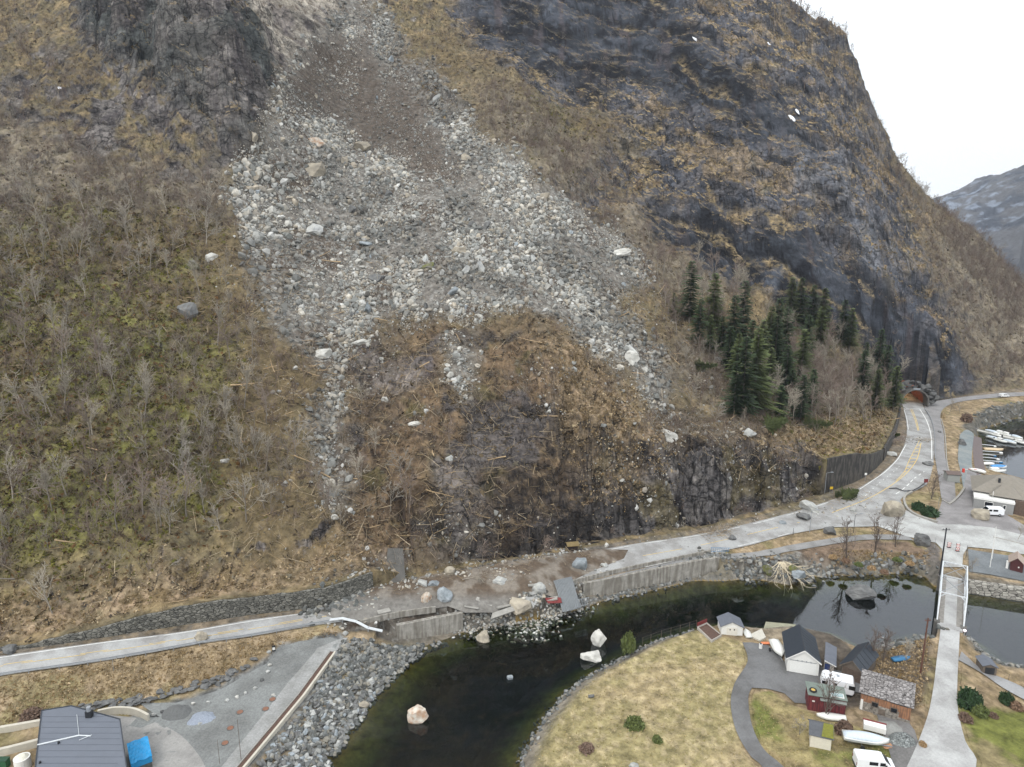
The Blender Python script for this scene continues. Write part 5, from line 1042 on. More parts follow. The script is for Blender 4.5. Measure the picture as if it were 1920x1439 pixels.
bmat = attr_mat('brush_twigs', .1, 1, 0, .1, .95)
tag(part('hillside_brush', scatter_mesh('hillside_brush', clumps, np.stack([x, y, z-.1], -1), s, BC[rt.randint(0, 5, nb_)], rt, bmat, .12)), 'grey leafless brush covering the mountainside', 'brush', kind='stuff')
tuft = []
for i in range(5):
    r_ = np.random.RandomState(50+i); nn = 7; c = r_.normal(size=(nn, 3))*[.5, .5, .12]; e = c[:, None]+r_.normal(size=(nn, 3, 3))*[.35, .35, .28]; tuft.append((e.reshape(-1, 3), np.arange(3*nn).reshape(-1, 3)))
def stuff_tufts(name, w_, n, smin, smax, cols, label, cat, vis=True, lift=.1, shade=(.7, 1.15)):
    x, y, z, k = pick(w_, n, rt, vis); s = rt.uniform(smin, smax, n)
    tag(part(name, scatter_mesh(name, tuft, np.stack([x, y, z+lift], -1), s, cols[rt.randint(0, len(cols), n)]*rt.uniform(*shade, n)[:, None], rt, bmat, .5)), label, cat, kind='stuff')
gr_ = hill*(1-zn['scree'])*(1-.95*rockw)*(1-.8*np.clip(zn['cut']*1.3, 0, 1))*(1-.8*zn['slab'])
stuff_tufts('moss_and_heather', gr_*zn['green'], 15000, .3, 1.0, np.array([C(92,90,38), C(76,68,38), C(106,102,44), C(104,78,48), C(70,58,40)]), 'mossy heather tussocks on the left slope', 'heather')
stuff_tufts('brown_undergrowth', gr_*(1.1-zn['green'])*(.4+.6*zn['knob']), 15000, .3, .95, np.array([C(98,85,66), C(80,68,55), C(120,106,84), C(68,60,50), C(108,102,88)]), 'brown dead undergrowth on the slopes', 'undergrowth')
stuff_tufts('dry_slope_grass', hill*zn['dry'], 6500, .25, .7, np.array([C(158,138,108), C(134,114,82), C(176,158,128), C(112,94,68)]), 'dry straw-coloured grass above the walls', 'grass')
stuff_tufts('ledge_grass', led*hill, 9000, .3, .9, np.array([C(150,130,96), C(128,110,80), C(112,100,76)]), 'tan grass growing on the cliff ledges', 'grass')
lowg = lw*(1-rm)*(sR > 1.5)*(sI > 1.5)*(GY < 260)
emb = np.clip(wz([(-300,1320),(0,1274),(300,1225),(620,1180),(640,1196),(520,1212),(420,1272),(250,1318),(-300,1400)])+wz([(1560,1030),(1740,1035),(1745,1085),(1560,1080)])+wz([(1620,1190),(1740,1190),(1730,1330),(1620,1320)]), 0, 1)
stuff_tufts('dry_meadow_grass', lowg*emb, 6500, .15, .4, np.array([C(164,142,108), C(140,118,82), C(182,162,130), C(120,100,70)]), 'dry tangled grass on the road embankment', 'grass', False, .04)
lawnw = np.clip(wz([(990,1460),(1040,1345),(1120,1260),(1210,1225),(1310,1185),(1395,1210),(1365,1320),(1385,1400),(1450,1500)])+wz([(1415,1305),(1500,1335),(1660,1390),(1660,1500),(1480,1500),(1415,1400)]), 0, 1)
stuff_tufts('lawn_grass', lowg*lawnw, 9000, .08, .2, np.array([C(168,150,106), C(152,140,88), C(186,168,128), C(142,132,84)]), 'matted winter lawn grass by the river', 'grass', False, .0)
# sticks and splintered trunks
stick = [tubes([(np.array([-1.,0,0]), np.array([0,r_*.12,0.05]), .022, .018), (np.array([0,r_*.12,0.05]), np.array([1.,0,0.0]), .018, .009), (np.array([.1,r_*.1,.04]), np.array([.6,r_*.1+.35,.25]), .012, .005)], 3) for r_ in (-1, 0, 1, .5)]
near_s = np.exp(-(pdist(PXX, PYY, [(470,560),(560,760),(640,1000),(850,1050)], False)/130)**2)+np.exp(-(pdist(PXX, PYY, [(700,640),(860,760),(900,860),(820,960)], False)/110)**2)+.8*np.exp(-(pdist(PXX, PYY, [(1200,560),(1290,720),(1420,810),(1560,800)], False)/75)**2)+.25*(PXX < 620)*(PYY > 450)
ns_ = 6500; x, y, z, k = pick(hill*near_s*(1-.5*zn['scree']), ns_, rt); s = rt.uniform(.5, 2.9, ns_)
SC_ = np.array([C(158,142,116), C(132,118,98), C(176,160,134), C(110,96,82), C(148,128,96)])
tag(part('splintered_branches', scatter_mesh('splintered_branches', stick, np.stack([x, y, z+.15], -1), s, SC_[rt.randint(0, 5, ns_)], rt, bmat, .35)), 'splintered branches and trunks strewn along the slide edges', 'branches', kind='stuff')
LG = []
for i in range(4):
    r_ = np.random.RandomState(i); p0 = np.array([-3.5, 0, 0.]); sg_ = []; limb(r_, p0, np.array([1., 0, .02]), 7, .16, 6, .05, 0, sg_, .05)
    for _ in range(5): a = sg_[r_.randint(2, 6)][0]; sg_.append((a, a+r_.normal(size=3)*[.8, .6, .4], .04, .015))
    LG.append(np_mesh('log', *tubes(sg_, 6), M('raw_wood', (170,146,112), .85, .25, 1.5, .2, rnd=.2)))
x, y, z, k = pick(hill*near_s, 150, rt)
for i in range(150):
    X_ = PXX.ravel()[k[i]]; Y_ = PYY.ravel()[k[i]]; reg = 'on the left slope' if X_ < 600 else 'on the brown slope above the road' if X_ < 1100 else 'in the felled wood right of the slide'
    o = part('fallen_log', LG[i % 4], loc=(x[i], y[i], z[i]+.25), rot=(rt.uniform(0, 6), rt.uniform(-.5, .5), rt.uniform(0, 6.28))); o.scale = (rt.uniform(.4, 1),)*3
    tag(o, f'pale broken trunk lying {reg}', 'log', f'pale broken trunks lying {reg}')
# far woodland as one mass (skyline, upper slopes, right flank)
def low_sticks(name, pts, n, spread, label, smax=1.6):
    a = np.array([L(u, v)[:2] for u, v in curve(pts, 5)]); d = np.r_[0, np.cumsum(np.hypot(*np.diff(a, axis=0).T))]; t = rt.uniform(0, d[-1], n); X = np.interp(t, d, a[:, 0])+rt.normal(0, spread, n); Y = np.interp(t, d, a[:, 1])+rt.normal(0, spread, n); Zz = np.maximum(tz(X, Y), HL(X, Y)*(np.abs(tz(X, Y)-HL(X, Y)) < .6))+.3
    tag(part(name, scatter_mesh(name, stick, np.stack([X, Y, Zz], -1), rt.uniform(.3, smax, n), SC_[rt.randint(0, 5, n)], rt, bmat, .2)), label, 'branches', kind='stuff')
low_sticks('road_branches', [(700,1108),(850,1082),(1000,1058),(1110,1036)], 260, 1.8, 'broken branches on the soil that buried the road'); low_sticks('cut_branches', [(1310,1004),(1340,1002),(1370,994)], 120, 1.3, 'tangle of branches dumped on the road beneath the cut', 1.9); low_sticks('junction_branches', [(1540,945),(1600,935),(1640,930)], 90, 1.4, 'twigs scattered round the fallen spruce tops'); low_sticks('tunnel_branches', [(1690,818),(1715,824),(1745,826)], 80, 1.2, 'twigs spilled across the road before the tunnel')
far_t = []
for i in range(4):
    a, b_ = bare_tree(960+i, 7, .08, 7, 3, 3, .7, .25, .9, .035); v, f = tubes(a+b_, 3); far_t.append((v, f))
lsl = inpoly(PXX, PYY, [(-60,300),(430,330),(480,560),(600,760),(640,960),(-60,1060)])
sk = np.exp(-(pdist(PXX, PYY, [(1400,-40),(1480,0),(1560,50),(1592,85)], False)/26)**2)*2.5+1.2*np.exp(-(pdist(PXX, PYY, [(1690,345),(1740,400),(1800,450),(1920,565),(2000,620)], False)/30)**2)
wf = hill*(sk+.5*zn['brush']+.10*zn['cliffR']*(1-zn['wet'])+.25*inpoly(PXX, PYY, [(1230,-60),(1480,-60),(1560,60),(1440,60)])+.5*inpoly(PXX, PYY, [(-50,-60),(110,-60),(60,120),(-50,200)])+.3*zn['patchL']+.8*lsl+.5*inpoly(PXX, PYY, [(1220,560),(1680,640),(1690,780),(1400,790),(1260,700)]))*(1-zn['scree'])*(1-.6*rockw)
nf = 2300; x, y, z, k = pick(wf, nf, rt); s = rt.uniform(.45, 1.15, nf)
tag(part('distant_birch_wood', scatter_mesh('distant_birch_wood', far_t, np.stack([x, y, z-.2], -1), s, BC[rt.randint(0, 5, nf)]*rt.uniform(.75, 1.05, nf)[:, None], rt, bmat, .06)), 'leafless birch wood on the far slopes and skyline', 'woodland', kind='stuff')
# ------------------------------------------------------------------ walls, rails, bridge, tunnel
conc = M('old_concrete', (150,147,140), .9, .22, .8, .3, .03); concd = M('dark_concrete', (92,90,86), .9, .3, .7, .3, .04); steelw = M('white_steel', (198,202,204), .6, .12, 2, .05); galv = M('galvanised_steel', (150,154,158), .5, .15, 3, .05, metal=.3)
blk = M('black_metal', (36,38,42), .5, .15, 2, .05); woodd = M('weathered_wood', (104,94,84), .9, .3, 2.5, .3, .02); white = M('white_paint', (222,221,216), .6, .06, 1.5, .05); glassd = M('dark_glass', (26,30,36), .12, .1, 1, 0); soil = M('brown_soil', (88,68,58), .95, .3, 4, .5, .05)
rub = M('black_rubber', (30,30,31), .8, .1, 3, 0); redm = M('dark_red_paint', (112,44,42), .8, .2, 2, .1); orange = M('orange_plastic', (216,128,84), .5, .08, 2, 0); bluep = M('blue_paint', (52,110,150), .6, .12, 2, .05)
def stonewall(name, a, b_, sc, mortar=.06, gap=(36,36,34)):
    m, nt, b = mk(name, .95); tc = nd(nt, 'ShaderNodeTexCoord'); v = nd(nt, 'ShaderNodeTexVoronoi', feature='DISTANCE_TO_EDGE'); v2 = nd(nt, 'ShaderNodeTexVoronoi'); mp = nd(nt, 'ShaderNodeMapping'); mp.inputs['Scale'].default_value = (1, 1, 1.7)
    nt.links.new(tc.outputs['Object'], mp.inputs[0]); b.inputs['Specular IOR Level'].default_value = .2
    for q in (v, v2): q.inputs['Scale'].default_value = sc; nt.links.new(mp.outputs[0], q.inputs['Vector'])
    r1 = nd(nt, 'ShaderNodeMapRange'); r1.inputs[1].default_value = 0; r1.inputs[2].default_value = mortar; nt.links.new(v.outputs['Distance'], r1.inputs[0])
    s_ = nd(nt, 'ShaderNodeSeparateColor'); nt.links.new(v2.outputs['Color'], s_.inputs[0]); m1 = nd(nt, 'ShaderNodeMix', data_type='RGBA'); m1.inputs[6].default_value = (*C(*a), 1); m1.inputs[7].default_value = (*C(*b_), 1); nt.links.new(s_.outputs[0], m1.inputs[0])
    m2 = nd(nt, 'ShaderNodeMix', data_type='RGBA'); m2.inputs[6].default_value = (*C(*gap), 1); nt.links.new(r1.outputs[0], m2.inputs[0]); nt.links.new(m1.outputs[2], m2.inputs[7])
    noise_col(nt, b, m2.outputs[2], 2.5, .25); bp = nd(nt, 'ShaderNodeBump'); bp.inputs['Strength'].default_value = 1; bp.inputs['Distance'].default_value = .18; nt.links.new(r1.outputs[0], bp.inputs['Height']); nt.links.new(bp.outputs[0], b.inputs['Normal']); return m
drystone = stonewall('dry_stone', (86,85,80), (128,126,118), 1.5); blockst = stonewall('stone_blocks', (138,134,126), (176,172,162), 1.1)
def streaked(name, base, dark, sc=(1.2, 1.2, .12)):
    m, nt, b = mk(name, .9); tc = nd(nt, 'ShaderNodeTexCoord'); mp = nd(nt, 'ShaderNodeMapping'); mp.inputs['Scale'].default_value = sc; no = nd(nt, 'ShaderNodeTexNoise'); no.inputs['Scale'].default_value = 1.5; no.inputs['Detail'].default_value = 6
    nt.links.new(tc.outputs['Object'], mp.inputs[0]); nt.links.new(mp.outputs[0], no.inputs['Vector']); r1 = nd(nt, 'ShaderNodeMapRange'); r1.inputs[1].default_value = .42; r1.inputs[2].default_value = .58; nt.links.new(no.outputs[0], r1.inputs[0])
    m1 = nd(nt, 'ShaderNodeMix', data_type='RGBA'); m1.inputs[6].default_value = (*C(*base), 1); m1.inputs[7].default_value = (*C(*dark), 1); nt.links.new(r1.outputs[0], m1.inputs[0]); noise_col(nt, b, m1.outputs[2], 1.2, .25, bump=.3, bdist=.03); return m
wallc = streaked('streaked_concrete', (148,144,136), (118,113,104)); walld = streaked('stained_tall_concrete', (78,74,68), (44,41,39), (.7, .7, .22))
def strip(name, label, cat, base, top, thick, mat, bulge=0.0, parent=None, cap=None, kind=None):
    """wall through base points (x,y,z) with top heights"""
    mb = MB(); base = [Vector(p) for p in base]; n = len(base); L0 = []; L1 = []
    for i in range(n):
        t = (base[min(i+1, n-1)]-base[max(i-1, 0)]); t.z = 0; t.normalize(); nn = Vector((-t.y, t.x, 0)); L0.append(base[i]); L1.append(base[i]+nn*thick)
    rings = [[(a.x, a.y, a.z), (b_.x, b_.y, a.z), (b_.x, b_.y, tz_), (a.x, a.y, tz_)] for a, b_, tz_ in zip(L0, L1, top)]
    mb.loft(rings); o = mb.build(name, mat, parent)
    if label: tag(o, label, cat, kind=kind)
    return o
def dens(pts, n=8): return curve(pts, n)
fw = dens([q for q in FOOT if -320 <= q[0] <= 700], 6); fwW = [L(*q) for q in fw]; rj = np.random.RandomState(5)
hw = [float(np.interp(q[0], [w_[0] for w_ in WH], [w_[1] for w_ in WH]))+rj.uniform(-.12, .12) for q in fw]
strip('dry_stone_wall', 'long dark dry-stone retaining wall above the left road', 'stone wall', [(x, y, z-.3) for x, y, z in fwW], [z+max(h, .1) for (x, y, z), h in zip(fwW, hw)], .55, drystone)
ft = [q for q in FOOT if 1540 <= q[0] <= 1660]; ft = [(1546,926)]+ft[1:]; ft = dens(ft, 4); fb = [L(*q) for q in ft]
strip('concrete_retaining_wall', 'tall stained dark concrete retaining wall above the road bend', 'retaining wall', [(x, y, z-.2) for x, y, z in fb], [z+float(np.interp(q[0], [w_[0] for w_ in WH], [w_[1] for w_ in WH]))+.15 for (x, y, z), q in zip(fb, ft)], .5, walld)
ft = dens([(1657,864),(1676,826),(1686,790),(1689,770)], 4); fb = [L(*q) for q in ft]
strip('concrete_retaining_wall', 'lower concrete retaining wall running on to the tunnel mouth', 'retaining wall', [(x, y, z-.2) for x, y, z in fb], [z+float(np.interp(q[0], [w_[0] for w_ in WH], [w_[1] for w_ in WH]))+.15 for (x, y, z), q in zip(fb, ft)], .5, walld)
def roadwall(pts, h_up, z0, name, label, mat=wallc, th=.8):
    q = [L(*p) for p in dens(pts, 4)]; return strip(name, label, 'wall', [(x, y, z0 if z0 is not None else z-.3) for x, y, z in q], [z+h_up for x, y, z in q], th, mat)
roadwall([(1094,1096),(1140,1088),(1200,1075),(1260,1063),(1311,1053),(1350,1047)], .15, .2, 'river_wall', 'long pale concrete river wall right of the wrecked shed')
roadwall([(744,1175),(790,1166),(830,1158),(868,1151)], .1, .2, 'river_wall', 'short concrete river wall left of the collapse')
roadwall([(1065,1098),(1110,1086),(1178,1070),(1250,1055),(1333,1038)], .75, None, 'parapet_wall', 'low concrete parapet between road and cycle path, right part', wallc, .3)
roadwall([(674,1174),(714,1163),(760,1154),(817,1146)], .85, None, 'parapet_wall', 'broken concrete parapet on the buried road, left part', wallc, .3)
rq = np.random.RandomState(12)
for k_, (a_, b_, l_) in enumerate([(884,1142,'broken concrete slab leaning beside the short river wall'),(908,1132,'cracked concrete slab on the collapsed path, left'),(946,1140,'tilted concrete plate at the top of the collapse'),(1004,1136,'broken concrete plate near the huge tan boulder'),(1036,1126,'slanting concrete plate beside the wrecked shed'),(720,1150,'broken parapet piece lying on the buried road')]):
    c_ = Vector(L(a_, b_, .35)); o_ = MB().box(-1.5, 1.5, -.7, .7, -.12, .12).build('concrete_slab', conc); o_.location = c_; o_.rotation_euler = (rq.uniform(-.5, .2), rq.uniform(-.3, .3), rq.uniform(-.3, .6)); o_.scale = (rq.uniform(.6, 1.1), rq.uniform(.6, 1.1), 1); tag(o_, l_, 'slab')
mb = MB(); a = Vector(L(920,1164)); b_ = Vector(L(994,1148)); mb.slab([a+Vector((0,0,.3)), b_+Vector((0,0,.4)), b_+Vector((.3,1.2,.9)), a+Vector((.3,1.2,.8))], .3); tag(mb.build('tilted_slab', conc), 'long tilted concrete slab hanging over the river', 'slab')
a = Vector(T(722,1092)); mb = MB(); mb.slab([a+Vector((0,0,-.5)), a+Vector((3.8,.8,-.5)), a+Vector((3.0,3.6,5.2)), a+Vector((.2,2.8,5.6))], .5); tag(mb.build('leaning_concrete_slab', concd), 'dark leaning concrete face at the end of the dry-stone wall', 'slab')
wallp = [P(a_, b_, 1.0) for a_, b_ in [(1816,1104),(1850,1109),(1890,1115),(1930,1121),(2060,1140)]]
strip('harbour_stone_wall', 'pale block sea wall right of the bridge', 'sea wall', [(x, y, -1) for x, y, z in wallp], [2.6, 2.5, 2.6, 2.6, 2.6], 1.2, blockst)
# guardrails
def rail(name, label, pts, h=.7, step=4.0, bent=False, groupz=0, offs=0):
    q = [Vector(L(*p)) for p in dens(pts, 5)]; t = thing(name, label, 'guardrail', q[0]); q0 = q[0].copy(); d = [0]
    for i in range(1, len(q)): d.append(d[-1]+(q[i]-q[i-1]).length)
    q = [p-q0 for p in q]; mb = MB(); rings = []
    for i, p in enumerate(q):
        tt = (q[min(i+1, len(q)-1)]-q[max(i-1, 0)]); tt.z = 0; tt.normalize(); nn = Vector((-tt.y, tt.x, 0))*.05; rings.append([tuple(p+nn+Vector((0,0,h))), tuple(p-nn+Vector((0,0,h))), tuple(p-nn+Vector((0,0,h-.15))), tuple(p-nn*1.8+Vector((0,0,h-.22))), tuple(p-nn+Vector((0,0,h-.3))), tuple(p+nn+Vector((0,0,h-.3)))])
    mb.loft(rings).build('rail', galv, t); pm = MB().box(-.05,.05,-.04,.04,-.2,h-.05).mesh('post', galv); s_ = 0
    ar = np.array([tuple(p) for p in q])
    while s_ <= d[-1]: part('post', pm, t, loc=tuple(np.interp(s_, d, ar[:, k]) for k in range(3))); s_ += step
    return t
rail('guardrail', 'steel guardrail along the river side of the left road', [(-60,1280),(0,1270),(187,1243),(375,1210),(469,1196),(600,1172),(618,1169)])
rail('guardrail', 'curving steel guardrail between tunnel road and harbour lane', [(1733,768),(1745,788),(1752,816),(1753,863)], step=3)
t = thing('bent_guardrail', 'torn pale guardrail beam flung across the path end', 'guardrail', L(620,1169)); q = [Vector(L(a_, b_))-Vector(L(620,1169)) for a_, b_ in [(618,1169),(642,1168),(668,1176),(690,1184),(717,1190)]]; mb = MB()
for i in range(4):
    for o_ in (0, .35): mb.bar(q[i]+Vector((0,o_,.55+.2*i*(i < 3))), q[i+1]+Vector((0,o_,.55+.2*(i+1)*(i < 2))), .13, 6)
mb.build('beam', steelw, t); mb = MB(); mb.bar(q[1]+Vector((0,0,-.2)), q[1]+Vector((.1,0,.6)), .07).bar(q[3]+Vector((0,0,-.2)), q[3]+Vector((.1,.2,.7)), .07); mb.build('post', galv, t)
# fence with thin rails on the river walls and the lawn
def wire_fence(label, pts, h, step, name='wire_fence', low=True, mat=galv):
    q = [Vector(L(*p)) for p in dens(pts, 4)]; t = thing(name, label, 'fence', q[0]); q0 = q[0]; pr = None; pm = MB().bar((0,0,-.2), (0,0,h), .035, 5).mesh('post', mat); d = 0; mb = MB(); last = None
    for i, p in enumerate(q):
        if last is None or (p-last).length > step: part('post', pm, t, loc=tuple(p-q0)); last = p
        if i: [mb.bar(q[i-1]-q0+Vector((0,0,hh)), p-q0+Vector((0,0,hh)), .014, 3) for hh in (h*.95, h*.5)]
    mb.build('wire', mat, t)
wire_fence('thin railing on top of the long river wall', [(1110,1091),(1200,1073),(1311,1051)], 1.1, 2.4, 'railing'); wire_fence('post and wire fence along the lawn edge by the river', [(1205,1207),(1240,1194),(1275,1184),(1306,1174)], 1.2, 1.6, mat=woodd)
wire_fence('dark wire fence on the verge under the bay trees', [(1612,1030),(1660,1024),(1700,1020)], .8, 3, mat=blk); wire_fence('fence by the lane beside the right shore', [(1868,1262),(1900,1280),(1935,1300)], 1.0, 1.6, mat=woodd)
# tunnel
def tunnel():
    rz = -math.atan2(TDIR.x, TDIR.y); t = thing('tunnel_portal', 'arched road tunnel mouth with orange-lit rock inside', 'tunnel', (TUN[0]-TDIR.x*3.0, TUN[1]-TDIR.y*3.0, TUN[2]-.05), rz)
    def arch(R_, H_, n=20, e=0): return [(-R_, -.3)]+[(-R_*math.cos(math.pi*k/n), 1.6+(H_-1.6)*math.sin(math.pi*k/n)) for k in range(n+1)]+[(R_, -.3)]
    def tube(Ri, Hi, Ro, Ho, y0, y1, nm, mat):
        a = arch(Ri, Hi); b_ = arch(Ro, Ho); mb = MB(); n = len(a)
        vs = [(x, y0, z) for x, z in a]+[(x, y0, z) for x, z in b_]+[(x, y1, z) for x, z in a]+[(x, y1, z) for x, z in b_]; fs = []
        for k in range(n-1): fs += [(k, k+1, n+k+1, n+k), (2*n+k, 3*n+k, 3*n+k+1, 2*n+k+1), (k, 2*n+k, 2*n+k+1, k+1), (n+k, n+k+1, 3*n+k+1, 3*n+k)]
        mb.add(vs, fs); return mb.build(nm, mat, t, smooth=False)
    tube(4.5, 5.9, 5.0, 6.4, 0, 5.0, 'portal_ring', concd)
    liner = M('orange_rock_lining', (140,84,56), .85, .35, .8, .6, .15); tube(4.5, 5.9, 5.3, 6.6, 5.01, 34, 'tunnel_lining', liner)
    mb = MB(); mb.box(-5.2, 5.2, 34, 34.3, -.2, 6.6); mb.build('tunnel_dark_plate', blk, t); mb = MB(); mb.add([(-4.5,4,.09),(4.5,4,.09),(4.5,34,.09),(-4.5,34,.09)], [(0,1,2,3)]); mb.build('tunnel_roadway', RM['main_road'], t)  # black plate closes the tube, standing for the darkness farther in
    lamp = M('lamp_housing', (60,60,60), .5); mb = MB()
    for y in (9, 16): mb.box(-.3, .3, y, y+1.2, 5.2, 5.35)
    mb.build('tunnel_lamp', lamp, t)
    for y, e in ((9.5, 170), (16.5, 200)):
        ld = bpy.data.lights.new('tunnel_lamp_light', 'AREA'); ld.energy = e; ld.size = 1.0; ld.color = (1, .62, .3); lo = bpy.data.objects.new('tunnel_lamp_light', ld); COL.objects.link(lo); lo.parent = t; lo.location = (0, y, 5.1)
    mb = MB(); mb.box(-1.2, 1.2, -.25, -.02, 6.3, 6.9); mb.build('sign_box', galv, t)
    # dark rock masonry closing the portal against the cliff
    mb = MB(); a = arch(4.98, 6.38, 14); n = len(a)
    for s_, X_, Y_ in ((-1, -9.5, 9.5), (1, 9.0, 12)):
        pass
    rs = np.random.RandomState(3)
    for k in range(46):
        an = math.pi*rs.uniform(-.02, 1.02); R_ = rs.uniform(5.9, 8.6); v, f = rock(800+k, 2, 9, .9, .05, .4, .8); s_ = rs.uniform(.8, 1.7); x0 = -R_*math.cos(an); z0 = max(.3, 1.0+R_*.95*math.sin(an)); y0 = rs.uniform(1.5, 4.5)
        mb.add([(x0+q[0]*s_, y0+q[1]*s_, z0+q[2]*s_) for q in v], [tuple(int(i) for i in q) for q in f])
    mb.build('rock_surround', BM['dark grey'], t)
tunnel()
# truss bridge
def bridge():
    A0, A1 = Vector(P(1758,1166,3.1)), Vector(P(1805.6,1172,3.1)); mid = (A0+A1)/2; w_ = (A1-A0).length; d = Vector(P(1786,1088,3.2))-mid; d.z = 0; Ld = d.length+.6; d.normalize(); rz = -math.atan2(d.x, d.y)
    t = thing('truss_bridge', 'narrow white steel truss road bridge over the channel', 'bridge', (mid.x, mid.y, 3.1), rz); h = 4.4; x = w_/2; o1, o2 = 2.4, Ld-2.4
    mb = MB().box(-x+.12, x-.12, -1.8, Ld+1.5, -.35, -.06); dk = mb.build('deck', RM['bridge_road'], t)
    mb = MB().box(-x+.12, -x+1.0, -.5, Ld+.5, -.055, -.03).box(x-1.1, x-.12, -.5, Ld+.5, -.055, -.03); mb.build('deck_edge', M('bare_deck_edge', (134,130,124), .9, .3, 1.5, 0), dk)
    for s_ in (-1, 1):
        tr = MB(); X = s_*x; tr.bar((X,0,0), (X,o1,h), .15).bar((X,o1,h), (X,o2,h), .15).bar((X,o2,h), (X,Ld,0), .15).bar((X,0,.1), (X,Ld,.1), .12); n = 5; ys = [o1+(o2-o1)*k/(n-1) for k in range(n)]
        for k, y in enumerate(ys): tr.bar((X,y,0), (X,y,h), .07)
        for k in range(n-1): a_, b_ = ys[k], ys[k+1]; tr.bar((X,a_,h if k % 2 else 0), (X,b_,0 if k % 2 else h), .06)
        tr.build('side_truss', steelw, t); rl_ = MB(); [rl_.bar((X-s_*.2,-.3,z), (X-s_*.2,Ld+.3,z), .05) for z in (.55, 1.0)]; rl_.build('railing', woodd, t)
        [MB().box(X-.45, X+.45, y_, y_+1.15, -4, .1).build('abutment', concd, t) for y_ in (-.9, Ld-.25)]
    for y in (o1, o2):
        mb = MB().bar((-x,y,h-.9), (-x+.9,y,h), .1).bar((x,y,h-.9), (x-.9,y,h), .1).bar((-x,y,h), (x,y,h), .11); mb.build('portal_strut', steelw, t)
    mb = MB(); y0 = o1
    for y1 in (o1+(o2-o1)/2, o2): mb.bar((-x,y0,h), (x,y1,h), .05).bar((x,y0,h), (-x,y1,h), .05).bar((-x,y1,h), (x,y1,h), .05); y0 = y1
    mb.build('top_bracing', galv, t)
bridge()
# ------------------------------------------------------------------ poles
def pole(base, h, label, r_=.13, mat=woodd, arm=0, name='utility_pole', cat='utility pole', extra=None):
    p = L(*base); t = thing(name, label, cat, p); MB().bar((0,0,-.3), (0,0,h), r_, 8, r_*.7).build('shaft', mat, t)
    if arm: MB().bar((-arm,0,h-.4), (arm,0,h-.4), .07).bar((-arm*.7,0,h-.4), (-arm*.7,0,h-.1), .04).bar((arm*.7,0,h-.4), (arm*.7,0,h-.1), .04).build('crossarm', mat, t)
    if extra: extra(t, h)
    return t
def lamp_head(t, h): MB().bar((0,0,h), (1.2,0,h+.25), .05).box(1.1, 1.7, -.14, .14, h+.18, h+.32).build('lamp_head', galv, t)
def trafo(t, h): MB().box(-.5, .5, -.35, .35, h-2.2, h-1.0).build('transformer', galv, t)
pole((1762,1080), 10.4, 'dark wooden pole with crossarm at the far bridge end', .17, blk, .8); pole((1726,1262), 9.6, 'brown wooden utility pole left of the bridge road', .15, M('brown_pole', (92,62,50), .9, .2, 2, .1), .5)
pole((1518,998), 5.2, 'grey street lamp on the verge below the cliff corner', .08, galv, 0, 'street_lamp', 'street lamp', lamp_head); pole((1546,926), 5.6, 'street lamp standing against the cliff corner', .08, galv, 0, 'street_lamp', 'street lamp', lamp_head); pole((1600,1000), 4.5, 'slim dark lamp post between junction and cycle path', .06, blk, 0, 'street_lamp', 'street lamp', lamp_head)
pole((1856,1064), 9.0, 'taller white flagpole on the gravel lot', .07, white, 0, 'flagpole', 'flagpole'); pole((1860,1048), 5.2, 'shorter white flagpole behind the taller one', .06, white, 0, 'flagpole', 'flagpole')
pole((213,1257), 2.2, 'thin grey marker post below the left guardrail', .035, galv, 0, 'marker_post', 'post'); pole((452,1424), 6.0, 'thin bare pole on the gravel yard, right one', .04, woodd, 0, 'thin_pole', 'pole'); pole((412,1432), 3.6, 'thin bare pole on the gravel yard, left one', .035, woodd, 0, 'thin_pole', 'pole')
pole((1752,1028), 2.6, 'thin post at the junction corner', .04, galv, 0, 'marker_post', 'post'); pole((1811,1046), 2.8, 'dark post at the gravel lot corner', .05, blk, 0, 'marker_post', 'post'); pole((1758,960), 3.8, 'tall thin post right of the island bushes', .04, galv, 0, 'marker_post', 'post'); pole((1487,1003), 1.6, 'short post on the verge', .05, blk, 0, 'marker_post', 'post')
p = L(1808,1190); t = thing('bollard_lamp', 'small lit lamp on a post at the near bridge corner', 'lamp', p); MB().bar((0,0,-.2), (0,0,.6), .07, 8).build('post', galv, t)
em = bpy.data.materials.new('lit_lamp'); em.use_nodes = True; em.node_tree.nodes['Principled BSDF'].inputs['Emission Color'].default_value = (1,.8,.9,1); em.node_tree.nodes['Principled BSDF'].inputs['Emission Strength'].default_value = 2.5; v, f = ICO[1]; part('lamp_globe', np_mesh('lamp_globe', v*.22, f, em, smooth=True), t, loc=(0,0,.75))
# signs and barriers
def sign(base, h, w_, hh, mat, label, rz=0, legs=2, cat='sign', z_add=0):
    p = L(*base); t = thing('road_sign', label, cat, p, rz); MB().box(-w_/2, w_/2, -.03, .03, h-hh, h).build('panel', mat, t); pm = MB().bar((0,0,-.2), (0,0,h-.05), .035, 6).mesh('post', galv)
    for k in range(legs): part('post', pm, t, loc=(((k-.5)*w_*.7 if legs > 1 else 0), .06, 0))
    return t
sign((1735,913), 2.2, 1.1, 1.0, redm, 'dark red notice board beside the island tree'); t = sign((514,1226), 1.5, .55, 1.1, blk, 'black and white arrow sign on the gravel yard corner', .3); MB().box(-.2, .2, -.05, -.031, .7, 1.15).build('white_mark', white, t)
sign((1558,926), 1.9, .8, .7, M('yellow_sign', (206,170,44), .6, .1), 'yellow sign at the cliff corner'); sign((1622,903), 2.4, .6, .6, white, 'small white sign at the foot of the tall retaining wall', 0, 1); sign((1741,761), 2.0, .7, 1.5, white, 'white cabinet sign beside the tunnel mouth')
redw = M('red_board', (206,60,44), .6, .08)
